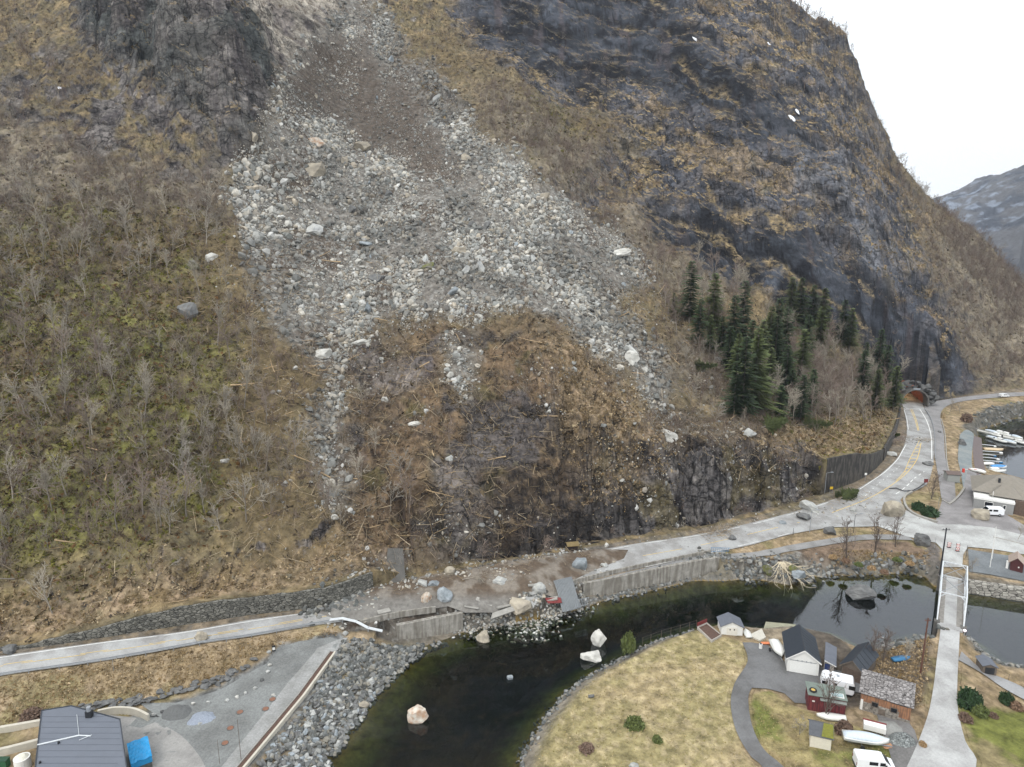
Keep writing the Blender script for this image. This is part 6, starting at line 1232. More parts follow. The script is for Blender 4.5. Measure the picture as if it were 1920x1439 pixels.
for (a_, b_, w_, h_, l_) in [(1779,1027,.75,1.3,'red and white striped barrier, left one at the bridge approach'),(1795,1034,.75,1.9,'red and white striped barrier, right one at the bridge approach')]:
    p = L(a_, b_); t = thing('road_barrier', l_, 'barrier', p); n = 5
    fr_ = MB()
    for k in range(n): z0 = .15+k*(h_-.15)/n; o_ = MB().box(-w_/2, w_/2, -.05, .05, z0, z0+(h_-.15)/n*.55).build('board', white, t); [MB().box(-w_/2+w_*j/4, -w_/2+w_*(j+1.2)/4, -.056, .056, z0+.01, z0+(h_-.15)/n*.55-.01).build('stripe', redw, o_) for j in ((k % 2), 2+(k % 2))]
    MB().box(-w_/2-.04, -w_/2, -.04, .04, 0, h_).box(w_/2, w_/2+.04, -.04, .04, 0, h_).box(-w_/2, w_/2, -.3, .3, 0, .08).build('frame', blk, t)
p = L(1806,886); t = thing('boom_barrier', 'red and white boom barrier across the slipway lane', 'barrier', p); dlt = Vector(L(1838,889))-Vector(p); MB().box(-.25,.25,-.25,.25,0,1.1).build('base', redw, t); MB().bar((0,0,.95), (dlt.x,dlt.y,.95), .06, 6).build('boom', white, t); MB().bar((dlt.x*.25,dlt.y*.25,.95), (dlt.x*.4,dlt.y*.4,.95), .07, 6).bar((dlt.x*.6,dlt.y*.6,.95), (dlt.x*.75,dlt.y*.75,.95), .07, 6).build('red_band', redw, t)
# kerbs
def kerb(label, pts, h=.22, w_=.35, mat=None): q = [L(*p) for p in dens(pts, 6)]; strip('kerb', label, 'kerb', [(x, y, z-.1) for x, y, z in q], [z+h for x, y, z in q], w_, mat or conc)
kerb('curved concrete kerb round the island with evergreen bushes', [(1708,923),(1696,930),(1693,940),(1700,956),(1720,969),(1757,981)], .45, .5); kerb('pale concrete kerb at the foot of the kiosk bank', [(1806,916),(1798,928),(1786,940),(1777,946)], .35, .5); kerb('kerb along the outer edge of the harbour lane', [(1765,938),(1778,945)], .2)
kerb('kerb between road and dry grass by the harbour lane', [(1764,786),(1771,815),(1774,860),(1778,885)], .16, .25); kerb('flowerbed kerb beside the gravel lot', [(1862,1008),(1880,1012),(1920,1022),(1960,1030)], .15, .3)
# quay wall with soil trench on the left bank
t = thing('planting_trench', 'long concrete-edged trench of brown soil above the left river bank', 'planter', L(624,1224)); o0 = Vector(L(624,1224)); q = [Vector(L(a_, b_))-o0 for a_, b_ in [(624,1224),(564,1306),(452,1440),(380,1520)]]
def para(off0, off1, z0, z1, nm, mat):
    rings = []
    for i, p_ in enumerate(q):
        d_ = (q[min(i+1, 3)]-q[max(i-1, 0)]); d_.z = 0; d_.normalize(); n_ = Vector((-d_.y, d_.x, 0)); a_ = p_+n_*off0; c_ = p_+n_*off1; rings.append([(a_.x,a_.y,p_.z+z0),(c_.x,c_.y,p_.z+z0),(c_.x,c_.y,p_.z+z1),(a_.x,a_.y,p_.z+z1)])
    MB().loft(rings).build(nm, mat, t)
para(-.5, -.38, -.5, .3, 'inner_edge', conc); para(-.37, .30, -.5, .18, 'soil', soil); para(.31, .62, -1.6, .34, 'outer_wall', M('pale_concrete', (186,180,166), .85, .12, 1, .15, .02))
# ------------------------------------------------------------------ buildings
def site(a, b): A = Vector(L(*a)); B = Vector(L(*b)); d = B-A; return (A+B)/2, math.atan2(d.y, d.x), math.hypot(d.x, d.y)
def roof_slabs(mb, w, d, h, rh, ov, th, axis):
    if axis == 'y': mb.slab([(-w/2-ov, -ov, h-ov*rh/(w/2)), (0, -ov, h+rh), (0, d+ov, h+rh), (-w/2-ov, d+ov, h-ov*rh/(w/2))][::-1], th).slab([(0.0, -ov, h+rh), (w/2+ov, -ov, h-ov*rh/(w/2)), (w/2+ov, d+ov, h-ov*rh/(w/2)), (0.0, d+ov, h+rh)], th)
    else: mb.slab([(-w/2-ov, -ov, h-ov*rh/(d/2)), (w/2+ov, -ov, h-ov*rh/(d/2)), (w/2+ov, d/2, h+rh), (-w/2-ov, d/2, h+rh)], th).slab([(-w/2-ov, d/2, h+rh), (w/2+ov, d/2, h+rh), (w/2+ov, d+ov, h-ov*rh/(d/2)), (-w/2-ov, d+ov, h-ov*rh/(d/2))], th)
def gable(name, label, a, b, d, h, rh, wm, rm_, axis='y', ov=.25, cat='shed', th=.1, seams=None, trim=None):
    c, rz, w = site(a, b); t = thing(name, label, cat, c, rz); mb = MB()
    if axis == 'y': mb.loft([[(-w/2,y,-.4),(w/2,y,-.4),(w/2,y,h-.02),(0,y,h+rh-.05),(-w/2,y,h-.02)] for y in (0, d)])
    else: mb.loft([[(x,0,-.4),(x,d,-.4),(x,d,h-.02),(x,d/2,h+rh-.05),(x,0,h-.02)] for x in (-w/2, w/2)])
    mb.build('walls', wm, t); mb = MB(); roof_slabs(mb, w, d, h+.06, rh, ov, th, axis)
    ro = mb.build('roof', rm_, t)
    if seams:
        mb = MB(); n = int((d if axis == 'y' else w)/seams)
        for k in range(1, n):
            if axis == 'y': y = k*d/n; mb.bar((-w/2-ov*.8,y,h+.09-ov*rh/(w/2)*.8), (0,y,h+rh+.09), .025).bar((w/2+ov*.8,y,h+.09-ov*rh/(w/2)*.8), (0,y,h+rh+.09), .025)
        if axis == 'y': mb.bar((0,-ov,h+rh+.08), (0,d+ov,h+rh+.08), .07)
        mb.build('ridge_cap', blk, ro)
    if trim:
        mb = MB(); e = ov*rh/(w/2)
        for s_ in (-1, 1): mb.slab([(s_*(w/2+ov), -ov-.03, h-e+.07), (0, -ov-.03, h+rh+.07), (0, -ov-.03, h+rh-.16), (s_*(w/2+ov), -ov-.03, h-e-.16)], .04*s_)
        mb.build('bargeboard', trim, t)
    return t, w
def rect(t, nm, mat, x0, x1, z0, z1, y=-.03, th=.05, parent=None, frame=None):
    o = MB().box(x0, x1, y-th, y, z0, z1).build(nm, mat, parent or t)
    if frame: MB().box(x0-.09, x0, y-th-.02, y, z0-.09, z1+.09).box(x1, x1+.09, y-th-.02, y, z0-.09, z1+.09).box(x0, x1, y-th-.02, y, z1, z1+.09).box(x0, x1, y-th-.02, y, z0-.09, z0).build('frame', frame, o)
    return o
roofb = M('black_roof_sheet', (46,52,60), .55, .12, 1.5, .1, .02); roofg = M('grey_roof_felt', (96,100,108), .85, .12, 1.2, .15, .02); planks = M('old_brown_planks', (92,78,68), .9, .35, 3, .4, .03)
t, w = gable('garage', 'white garage with black gabled roof beside the driveway', (1475,1258), (1534,1268), 7.2, 2.5, 1.7, white, roofb, ov=.3, seams=.9, cat='garage', trim=white)
rect(t, 'garage_door', M('door_white', (228,228,224), .5, .04), -w*.42, w*.42, 0, 2.1); o = MB()
for k in range(4): o.box(-w*.2+k*.65, -w*.2+k*.65+.12, -.3, -.04, 2.2, 2.32)
o.build('door_lamp', galv, t); MB().box(-w*.42, w*.42, -.12, -.04, 2.12, 2.18).build('door_rail', galv, t)
c, rz, w = site((1538,1262), (1562,1268)); t = thing('lean_to', 'low grey-roofed annex with blue door right of the white garage', 'annex', c, rz); MB().box(-w/2+.45, w/2, 0, 5.2, -.3, 2.0).build('walls', conc, t); MB().slab([(-w/2+.42,-.3,2.6),(w/2+.3,-.3,2.0),(w/2+.3,5.4,2.0),(-w/2+.42,5.4,2.6)], .1).build('roof', roofg, t); rect(t, 'blue_door', M('navy_door', (34,52,96), .6, .1), -w*.22, w*.18, 0, 1.9); MB().slab([(-w/2+.42,-.33,2.6),(w/2+.3,-.33,2.0),(w/2+.3,-.33,1.84),(-w/2+.42,-.33,2.44)], .03).build('bargeboard', white, t)
t, w = gable('boathouse', 'weathered boathouse with black roof between annex and stone barn', (1577,1268), (1614,1283), 6.6, 2.2, 1.3, woodd, roofb, ov=.3, seams=1.2, cat='boathouse', trim=woodd); rect(t, 'plank_door', planks, -w*.45, w*.45, 0, 1.9)
slabroof = stonewall('slate_slabs', (112,108,106), (150,146,144), 2.2, .05, (70,66,66)); barnw = streaked('orange_boards', (150,108,78), (116,86,68), (4, 4, .4))
t, w = gable('stone_barn', 'barn with stone-slab roof, orange boards above a grey stone foot', (1611,1330), (1705,1356), 5.6, 2.9, 1.9, barnw, slabroof, 'x', .3, 'barn', .12)
st_ = stonewall('barn_masonry', (132,126,118), (164,158,148), 1.8, .05, (96,90,82)); MB().box(-w/2-.06, w*.28, -.08, .0, -.4, 1.35).box(w*.281, w/2+.06, -.08, 0, -.4, .5).build('stone_base', st_, t)
for x_ in (-w*.26, w*.12): rect(t, 'window', glassd, x_, x_+.75, 1.1, 1.75, y=-.09, frame=woodd)
rect(t, 'plank_hatch', woodd, -w*.12, w*.02, .1, 1.0, y=-.09); MB().box(w*.1, w*.46, -.06, -.001, 2.45, 2.6).build('dark_strip', blk, t); rect(t, 'white_door', white, -w*.49, -w*.44, 0, 1.7, y=-.09)  # black strip set on the boards below the eave
c, rz, w = site((1514,1331), (1584,1343)); t = thing('red_shed', 'dark red shed with flat green-grey roof next to the caravan', 'shed', c, rz); redb = streaked('red_boards', (112,48,50), (78,34,38), (5, 5, .3)); MB().box(-w/2, w/2, 0, 2.9, -.3, 2.5).build('walls', redb, t); MB().box(-w/2-.15, w/2+.15, -.15, 3.1, 2.5, 2.62).build('roof', M('green_grey_felt', (112,122,114), .9, .2, 1.2, .1), t); rect(t, 'hatch', white, -w*.4, -w*.33, 1.5, 1.7); MB().box(-w*.2, w*.5, -.6, .0, 2.2, 2.3).build('eave_board', M('grey_green_board', (132,136,130), .9, .15), t)
rzs, cs, ws = rz, c, w
def on_shed(x, y, z): return tuple(Matrix.Rotation(rzs, 3, 'Z') @ Vector((x, y, z))+Vector(cs))
t = thing('old_tyre', 'old tyre with yellow rim lying on the red shed roof', 'tyre', on_shed(-ws*.37, .9, 2.63)); R_ = []
for k in range(17): a_ = 2*math.pi*k/16; R_.append([((.42+.13*math.cos(b_))*math.cos(a_), (.42+.13*math.cos(b_))*math.sin(a_), .14+.13*math.sin(b_)) for b_ in np.linspace(0, 2*math.pi, 8, endpoint=False)])
MB().loft(R_, caps=False).build('tyre', rub, t, True); MB().bar((0,0,.1), (0,0,.2), .3, 14).build('rim', M('yellow_rim', (196,164,84), .6, .15), t)
t = thing('loose_window', 'white-framed window lying on the red shed roof', 'window', on_shed(ws*.27, .7, 2.63), rzs); MB().box(-.9,.9,-.5,.5,.0,.1).build('frame', white, t); MB().box(-.8,.8,-.4,.4,.1,.13).build('pane', M('pale_glass', (150,170,170), .2, .1), t)
t, w = gable('garden_shed', 'cream shed with mossy slate roof on the driveway lawn', (1518,1400), (1557,1409), 2.9, 2.05, .9, M('cream_wall', (206,200,184), .8, .08), M('slate_roof', (82,84,88), .9, .2, 3, .3, .03), 'x', .25, 'shed', .1)
MB().slab([(0.0,-.2,2.1),(w/2+.2,-.2,2.1),(w/2+.2,1.45,3.08),(0.3,1.45,3.08)], .02).build('moss_patch', M('bright_moss', (108,108,42), .95, .3, 4, .5, .04), t)
t, w = gable('small_boat_shed', 'small white shed with grey roof at the lawn corner by the water', (1352,1190), (1392,1193), 2.8, 1.7, .9, white, roofg, 'y', .25, 'shed', .08); rect(t, 'double_door', M('cream_door', (214,210,200), .7, .05), -w*.25, w*.25, 0, 1.5); [rect(t, 'door_pane', glassd, s_*w*.1-.1, s_*w*.1+.1, 1.0, 1.25, y=-.081, th=.02) for s_ in (-1, 1)]
t, w = gable('shore_hut', 'tiny open hut with dark flat-pitched roof on the right shore', (1842,1262), (1867,1268), 2.4, 1.4, .4, woodd, roofg, 'y', .2, 'hut', .08); rect(t, 'dark_opening_panel', blk, -w*.35, w*.35, .1, 1.2)  # black panel on the wall stands for the shaded inside of the hut
t, w = gable('red_cabin', 'small dark red cabin with tan roof on the gravel lot', (1893,1069), (1917,1075), 3.2, 2.0, 1.0, M('dark_cabin_red', (72,34,34), .8, .15), M('tan_roof', (158,142,130), .85, .12), 'y', .35, 'cabin'); rect(t, 'round_vent', white, .2, .45, .9, 1.15)
MB().box(-w/2-.7, -w/2-.3, .3, .7, 0, 1.7).build('white_post', white, t)
t, w = gable('kiosk', 'small grey kiosk with brown roof on the bank by the harbour lane', (1776,903), (1799,906), 2.6, 2.3, .5, M('pale_board', (150,152,148), .8, .08), M('brown_roof', (100,86,80), .85, .1), 'x', .3, 'kiosk'); MB().box(-w/2-.1, w/2+.4, -.3, 3.0, -1.2, -.01).build('stone_base', drystone, t)
t, w = gable('shelter', 'small shelter with mossy yellow roof under the rock overhang', (1066,1034), (1083,1034), 1.5, 1.4, .35, M('dark_boards', (44,34,30), .9, .2), M('mossy_planks', (116,100,66), .95, .25, 3, .4), 'x', .35, 'shelter', .14)
# harbour building
roofh = M('harbour_shingle', (128,122,112), .9, .14, 1.5, .2, .03)
c, rz, w = site((1824,952), (1899,967)); t = thing('harbour_building', 'grey harbour building with hipped shingle roofs and white fascia', 'building', c, rz); ww = M('pale_grey_render', (140,140,138), .8, .1)
MB().box(-w/2, w/2, 0, 4.2, -.3, 2.6).build('annex_wall', ww, t); MB().box(-w/2-.1, w/2+.1, -.12, 4.2, 2.6, 3.1).build('fascia', white, t)
for x0, x1, z0, z1 in ((-w*.22, -w*.02, 1.1, 2.2), (w*.24, w*.3, .9, 2.0)): rect(t, 'window', glassd, x0, x1, z0, z1, frame=white)
MB().box(-w*.42, w*1.1, 4.21, 15, -.3, 3.6).build('main_wall', ww, t); MB().box(-w*.1, w*.62, 4.12, 4.2, 3.0, 3.6).build('window_band', glassd, t)
def hip(x0, x1, y0, y1, z, rh, run): cx0, cx1, cy_ = x0+run, x1-run, (y0+y1)/2; return MB().add([(x0,y0,z),(x1,y0,z),(x1,y1,z),(x0,y1,z),(cx0,cy_,z+rh),(cx1,cy_,z+rh)], [(0,1,5,4),(2,3,4,5),(1,2,5),(3,0,4),(3,2,1,0)])
hip(-w*.56, w*1.25, 3.2, 16, 3.6, 3.4, 6).build('hip_roof', roofh, t); hip(-w*.12, w*.75, 1.6, 8.5, 3.55, 2.2, 2.6).build('front_roof', roofh, t); MB().box(w*.1, w*.16, 6.8, 7.6, 5, 6.6).build('chimney', blk, t); MB().box(w/2+.2, w*1.1, 1.0, 4.1, -.3, 3.4).build('side_wall', planks, t); MB().bar((-w*.05,.0,1.5), (-w*.05,0,5.2), .06, 6).build('flue', white, t)
# left grey-roofed building
def left_building():
    zt = 6.6; pl = [P(a, b, zt)[:2] for a, b in [(78,1333),(134,1324),(225,1349),(246,1500),(250,1600),(40,1600),(66,1440)]]; o = Vector((pl[0][0], pl[0][1], 2.4)); t = thing('grey_roofed_building', 'building with large grey flat roof at the lower left', 'building', o); q = [(x-o.x, y-o.y) for x, y in pl]; H_ = zt-2.4
    cx = sum(p[0] for p in q)/7; cy_ = sum(p[1] for p in q)/7; sc = lambda k: [(cx+(x-cx)*k, cy_+(y-cy_)*k) for x, y in q]
    MB().prism(sc(.965), -.3, H_-.31).build('wall', M('slate_wall', (70,74,80), .8, .1), t); rf = MB().prism(q, H_-.3, H_).build('roof', M('grey_membrane', (100,105,114), .75, .06, .5, .05), t)
    mb = MB(); qq = sc(.995)
    for i in range(7): mb.bar((*q[i], H_+.03), (*q[(i+1) % 7], H_+.03), .09)
    mb.build('parapet', M('dark_flashing', (52,56,62), .6, .1), rf); mb = MB(); d = Vector((pl[2][0]-pl[0][0], pl[2][1]-pl[0][1]-1.0)).normalized()
    sm = MB()
    for k in range(12):
        y = -1.2-k*1.05; xs = [x for x in np.arange(-6, 16, .1) if inpoly(np.array([x]), np.array([y]), sc(.97))[0]]
        if xs: sm.box(min(xs), max(xs), y-.015, y+.015, H_+.001, H_+.03)
    sm.build('seams', M('seam_grey', (84,88,96), .7, .05), rf)
    def w2(a, b): p = P(a, b, zt+.1); return Vector((p[0]-o.x, p[1]-o.y, H_+.08))
    pi = MB(); a, b_, c_, d_ = w2(70,1397), w2(148,1379), w2(170,1380), w2(144,1340); pi.bar(a, b_, .1, 8).bar(b_, c_, .08, 8).bar(b_, d_, .03, 6).bar(w2(148,1388), w2(172,1378), .05, 6); pi.build('roof_pipe', steelw, rf)
    ch = w2(168,1343); k = MB().box(ch.x-.4, ch.x+.4, ch.y-.3, ch.y+.3, H_, H_+.9).build('chimney', blk, rf); MB().bar((ch.x,ch.y,H_+.9), (ch.x,ch.y,H_+1.5), .28, 12).build('chimney_cowl', galv, k)
    for s_ in ((110,1393), (75,1430)): v_ = w2(*s_); MB().bar((v_.x,v_.y,H_), (v_.x,v_.y,H_+.25), .14, 8).build('roof_vent', blk, rf)
left_building()
p = L(262,1418); t = thing('covered_container', 'container under a bright blue tarpaulin beside the grey-roofed building', 'container', p, .60); MB().box(-1.15,1.15,-3.2,1.1,0,1.6).build('box', concd, t)
tb = MB(); n = 9; tb.add([(x, y, 1.72+.07*math.sin(x*5+y*3)) for y in np.linspace(-3.3,1.2,n) for x in np.linspace(-1.25,1.25,n)], [(j*n+i, j*n+i+1, (j+1)*n+i+1, (j+1)*n+i) for j in range(n-1) for i in range(n-1)]); tb.box(-1.22,1.22,-3.27,1.17,.9,1.64); tb.build('tarpaulin', M('blue_tarp', (38,142,198), .5, .12, 3, .4, .04), t)
v, f = ICO[2]; p = L(44,1440); t = thing('round_tank', 'round white tank at the lower left corner', 'tank', p); MB().bar((0,0,0), (0,0,1.6), .95, 20).build('body', white, t, False); MB().bar((0,0,1.6), (0,0,1.85), .8, 20, .4).build('lid', M('cream_lid', (210,206,190), .6), t)
MB_ = MB(); p = L(8,1438); t = thing('green_bin', 'dark green bin at the lower left corner', 'bin', p); MB().box(-.6,.6,-.4,.4,0,1.1).build('body', M('bin_green', (34,84,54), .6), t); MB().box(-.65,.65,-.45,.45,1.1,1.2).build('lid', M('bin_lid', (28,66,44), .6), t)
palec = _mc['pale_concrete']
def lowwall(label, pts, h, th=.5): q = [L(*p) for p in dens(pts, 5)]; strip('concrete_wall', label, 'wall', [(x, y, z-.5) for x, y, z in q], [z+h for x, y, z in q], th, palec)
lowwall('straight pale concrete wall left of the grey-roofed building, upper', [(-60,1385),(0,1376),(80,1362)], .9); lowwall('straight pale concrete wall left of the grey-roofed building, lower', [(-60,1428),(0,1420),(72,1402)], 1.1); lowwall('curved pale concrete wall behind the grey-roofed building', [(184,1345),(215,1339),(245,1340),(262,1345),(277,1353)], 1.0, .35)
# ------------------------------------------------------------------ yard details
def heap(px, py, r_, h_, mat, label, name='gravel_heap', seed=0, low=True):
    p = L(px, py); n, m_ = 18, 28; vs = []; rs = []
    for i in range(n+1):
        rr3 = i/n
        for j in range(m_):
            a_ = 2*math.pi*j/m_; k = 1+.25*(float(vnoise(np.array([math.cos(a_)*1.5+seed]), np.array([math.sin(a_)*1.5]), np.array([0.]), 5)[0])-.5); x_, y_ = r_*rr3*k*math.cos(a_), r_*rr3*k*.8*math.sin(a_); z_ = h_*max(0, 1-rr3**1.3)+.16*(float(vnoise(np.array([x_*3]), np.array([y_*3]), np.array([seed*1.]), 6)[0])-.5)-.06*rr3; vs.append((x_, y_, z_))
    fs = [(i*m_+j, (i+1)*m_+j, (i+1)*m_+(j+1) % m_, i*m_+(j+1) % m_) for i in range(n) for j in range(m_)]; o = MB().add(vs, fs).build(name, mat, smooth=False); o.location = p; return tag(o, label, 'heap')
heap(331,1336,2.4,.8,M('dark_gravel', (98,99,98), .95, .3, 9, .8, .05),'dark gravel heap on the yard, left one'); heap(381,1348,2.1,.6,M('blue_gravel', (138,145,156), .95, .3, 9, .8, .05),'pale bluish gravel heap on the yard, right one',seed=3)
heap(1693,1388,1.9,1.1,stonewall('broken_stone', (112,116,114), (150,154,152), 3.2, .06, (60,60,60)),'heap of broken grey stone beside the bridge road','stone_heap',7); heap(1668,1366,2.1,.6,M('fine_gravel', (136,136,132), .95, .25, 9, .6, .04),'low heap of fine gravel behind the broken stone',seed=9); heap(1663,1398,.8,.5,M('firewood_orange', (170,128,96), .9, .3, 9, .6),'small orange heap of split wood by the covered boat','wood_heap',4)
YS = [(505,1250,'white marker stone on the gravel yard, uppermost'),(502,1262,'pale marker stone, second from the top of the yard'),(491,1278,'dark marker stone, third from the top of the yard'),(478,1293,'flat grey marker stone right of the stone edging'),(512,1306,'white stone on a rusty cover'),(444,1310,'white stone at the tip of the stone edging'),(425,1316,'tan stone in the edging row, right'),(390,1320,'grey stone in the edging row, middle'),(362,1322,'white flat stone in the edging row, left'),(368,1350,'round white stone on the bluish gravel heap'),(374,1360,'pale stone below the bluish gravel heap'),(287,1343,'pale stone at the curved wall end'),(302,1338,'upright pale stone left of the dark gravel heap'),(460,1303,'long tan stone in the edging row, rightmost'),(503,1226,'flat stone in front of the arrow sign')]
for i, (a, b, l) in enumerate(YS): hero(a, b, 9, 6, 'white' if 'white' in l else 'dark grey' if 'dark' in l else 'pale grey', l, 900+i, low=True, sub=2, name='marker_stone')
# loose stone facing at the foot of the embankment
q = dens([(150,1330),(200,1324),(250,1318),(300,1306),(350,1292),(400,1280),(440,1264),(480,1240)], 4); re = np.random.RandomState(8); fs_m = [np_mesh('facing_stone', *rock(1000+i, 2, 8, .35, .02, .4, .7), BM['dark grey']) for i in range(4)]
for j in range(70):
    i = re.randint(len(q)-1); a = Vector(L(q[i][0]+re.uniform(0, 10), q[i][1]+re.uniform(-9, 4))); o = part('facing_stone', fs_m[j % 4], loc=tuple(a+Vector((0,0,.05))), rot=(.35+re.uniform(-.1,.1), re.uniform(-.1,.1), re.uniform(0,6))); s_ = re.uniform(.55, .95); o.scale = (s_,)*3; tag(o, 'flat dark facing stone at the embankment foot', 'stone', 'flat facing stones at the embankment foot')
rust = M('rusty_iron', (124,88,70), .85, .25, 4, .2)
for a, b, l in [(450,1336,'rusty manhole cover with square stone, upper left'),(498,1330,'rusty manhole cover, uppermost right'),(432,1366,'rusty manhole cover, third down the yard'),(422,1394,'rusty manhole cover, lowest'),(511,1312,'rusty manhole cover under the white stone')]:
    p = L(a, b); t = thing('manhole_cover', l, 'manhole cover', (p[0], p[1], p[2]+.06)); MB().bar((0,0,-.1), (0,0,.03), .42, 16).build('cover', rust, t); MB().bar((0,0,-.12), (0,0,.015), .5, 16).build('rim', concd, t)
# planter on the lawn corner
A = [Vector(L(*k)) for k in [(1307,1180),(1325,1172),(1353,1195),(1334,1206)]]; c = sum(A, Vector())/4; t = thing('raised_bed', 'wooden raised bed with dark soil at the lawn corner', 'raised bed', c); B_ = [a-c for a in A]; mb = MB()
for i in range(4): a, b = B_[i], B_[(i+1) % 4]; n_ = (b-a).normalized(); mb.slab([a+Vector((0,0,.5)), b+Vector((0,0,.5)), b+Vector((0,0,-.2)), a+Vector((0,0,-.2))], .12)
mb.build('board', M('grey_board', (170,164,156), .9, .2), t); MB().prism([(v_.x*.94, v_.y*.94) for v_ in B_], -.2, .3).build('soil', soil, t); a, b = B_[0], B_[1]; MB().slab([a+Vector((0,.1,1.2)), b+Vector((0,.1,1.2)), b+Vector((0,.1,.52)), a+Vector((0,.1,.52))], .08).build('red_board', redm, t)
# dock and slipway
a = [P(x, y, 1.25) for x, y in [(1432,1178),(1436,1166),(1492,1171),(1490,1184)]]; t = MB().slab(a, 1.6) if False else None
o = MB().prism([(p_[0], p_[1]) for p_ in a], -1.5, 1.25).build('concrete_dock', M('mossy_concrete', (140,138,118), .9, .25, 1, .3)); tag(o, 'low mossy concrete dock left of the white garage', 'dock')
a = [P(x, y, 1.5) for x, y in [(1404,1192),(1428,1180),(1436,1196),(1425,1202)]]; tag(MB().prism([(p_[0], p_[1]) for p_ in a], .6, 1.62).build('slipway_slab', M('pale_slab', (186,182,170), .9, .12)), 'pale triangular concrete slab by the boat shed', 'slab')
o = sheet('quay_deck', [L(a, b)[:2] for a, b in [(1826,818),(1840,822),(1843,860),(1848,884),(1832,892),(1826,870),(1824,835)]], .09, M('quay_planks', (104,94,92), .9, .15, 2, .1)); tag(o, 'dark plank quay deck along the harbour inlet', 'quay')
# ------------------------------------------------------------------ vehicles and boats
carw = M('white_car_paint', (226,228,230), .25, .03, 1, 0); carglass = M('car_glass', (22,26,30), .08, .05, 1, 0)
def van(px, py, rz, label, Ln=4.9, rs=1.0):
    p = L(px, py); t = thing('white_van', label, 'van', (p[0], p[1], p[2]+.07), rz); W_ = .95
    prof = [(-2.35,.35),(2.3,.35),(2.42,.75),(2.3,1.05),(1.75,1.2),(1.0,1.88),(.6,1.97),(-2.25,1.97),(-2.4,1.8),(-2.42,.6)]
    def ring(y, k): return [(x, y, z if z < 1.1 else 1.1+(z-1.1)*k) for x, z in prof]
    MB().loft([[(x*.985, -W_, z) for x, z in prof[:0]] or ring(-W_, .97), ring(-W_*.9, 1), ring(W_*.9, 1), ring(W_, .97)]).build('body', carw, t, False, .05)
    MB().slab([(1.72,-.8,1.245),(1.72,.8,1.245),(1.03,.74,1.87),(1.03,-.74,1.87)], -.02).build('windscreen', carglass, t)
    for s_ in (-1, 1):
        for x0, x1 in ((.35,1.0), (-.95,.1)): MB().box(x0, x1, s_*W_-.012, s_*W_+.012, 1.2, 1.68).build('side_window', carglass, t)
        MB().box(1.0, 1.2, s_*1.0-.04*(s_ < 0), s_*1.0+.1, 1.2, 1.4).build('mirror', blk, t); MB().box(2.28, 2.4, s_*.72-.16, s_*.72+.16, .75, .95).build('headlight', galv, t); MB().box(-2.45, -2.4, s_*.82-.08, s_*.82+.08, .9, 1.3).build('tail_light', redm, t)
        for x in (-1.45, 1.5):
            wh = MB().bar((x, s_*.72, .33), (x, s_*.96, .33), .33, 16).build('wheel', rub, t); MB().bar((x, s_*.95, .33), (x, s_*.975, .33), .19, 12).build('rim', galv, wh)
    MB().box(-2.44, 2.43, -.85, .85, .28, .45).build('bumper', blk, t); t.scale = (rs,)*3; return t
van(1638,1442,-.16,'white panel van on the gravel at the bottom edge'); van(1858,966,math.pi-.16,'white van parked at the harbour building, struck by a boulder',rs=1.0)
t = van(1882,745,.1,'small white car far off on the road along the fjord',rs=.75); t.name = 'distant_car'; t['category'] = 'car'
c, rz, w = site((1537,1297), (1601,1312)); t = thing('caravan', 'white caravan parked behind the red shed', 'caravan', c, rz); prof = [(-2.8,.5),(2.7,.5),(2.9,.9),(2.85,2.2),(2.6,2.6),(-2.3,2.6),(-2.75,2.3),(-2.95,1.2)]; prof = [(x*w/5.9, z) for x, z in prof]
MB().loft([[(x, y, z) for x, z in prof] for y in (0, 2.2)]).build('body', carw, t, False, .12)
for x0, x1, z0, z1 in ((-2.2,-1.4,1.5,2.0),(-.6,-.1,1.5,2.0),(1.5,2.4,1.45,2.1)): MB().box(x0, x1, -.03, .01, z0, z1).build('window', carglass, t)
MB().box(-.2,.2,.9,1.3,2.6,2.72).build('roof_hatch', galv, t); MB().bar((-2.8*w/5.9,1.1,.5), (-4*w/5.9,1.1,.45), .06).build('drawbar', galv, t)
for y in (.1, 2.0): MB().bar((0,y,.33), (0,y+.18,.33), .33, 14).build('wheel', rub, t)
MB().box(-2.5*w/5.9, 2.5*w/5.9, -.01, 2.2, .42, .5).build('underside', blk, t)
def hull(mb, Ln, Wd, H_, n=14, flat=False, inv=1):
    rings = []
    for i in range(n+1):
        s = i/n; k = (1-max(0, (s-.55)/.45)**2.2)*(.82+.18*min(1, s*3)); k = max(k, .03); x = (s-.5)*Ln; zr = .25*H_*max(0, (s-.6)/.4)**2; w_ = Wd/2*k
        rings.append([(x, -w_, H_+zr), (x, -w_*.92, H_*.45+zr), (x, -w_*.3, .04+zr*1.2), (x, 0, 0+zr*1.6), (x, w_*.3, .04+zr*1.2), (x, w_*.92, H_*.45+zr), (x, w_, H_+zr)])
    mb.loft([[(a, b, c_*inv) for a, b, c_ in r_] for r_ in rings], closed=True); return rings
hullw = M('white_gelcoat', (214,214,208), .35, .06, 1, 0); coverb = M('pale_blue_cover', (190,200,208), .7, .08, 3, .3, .03)
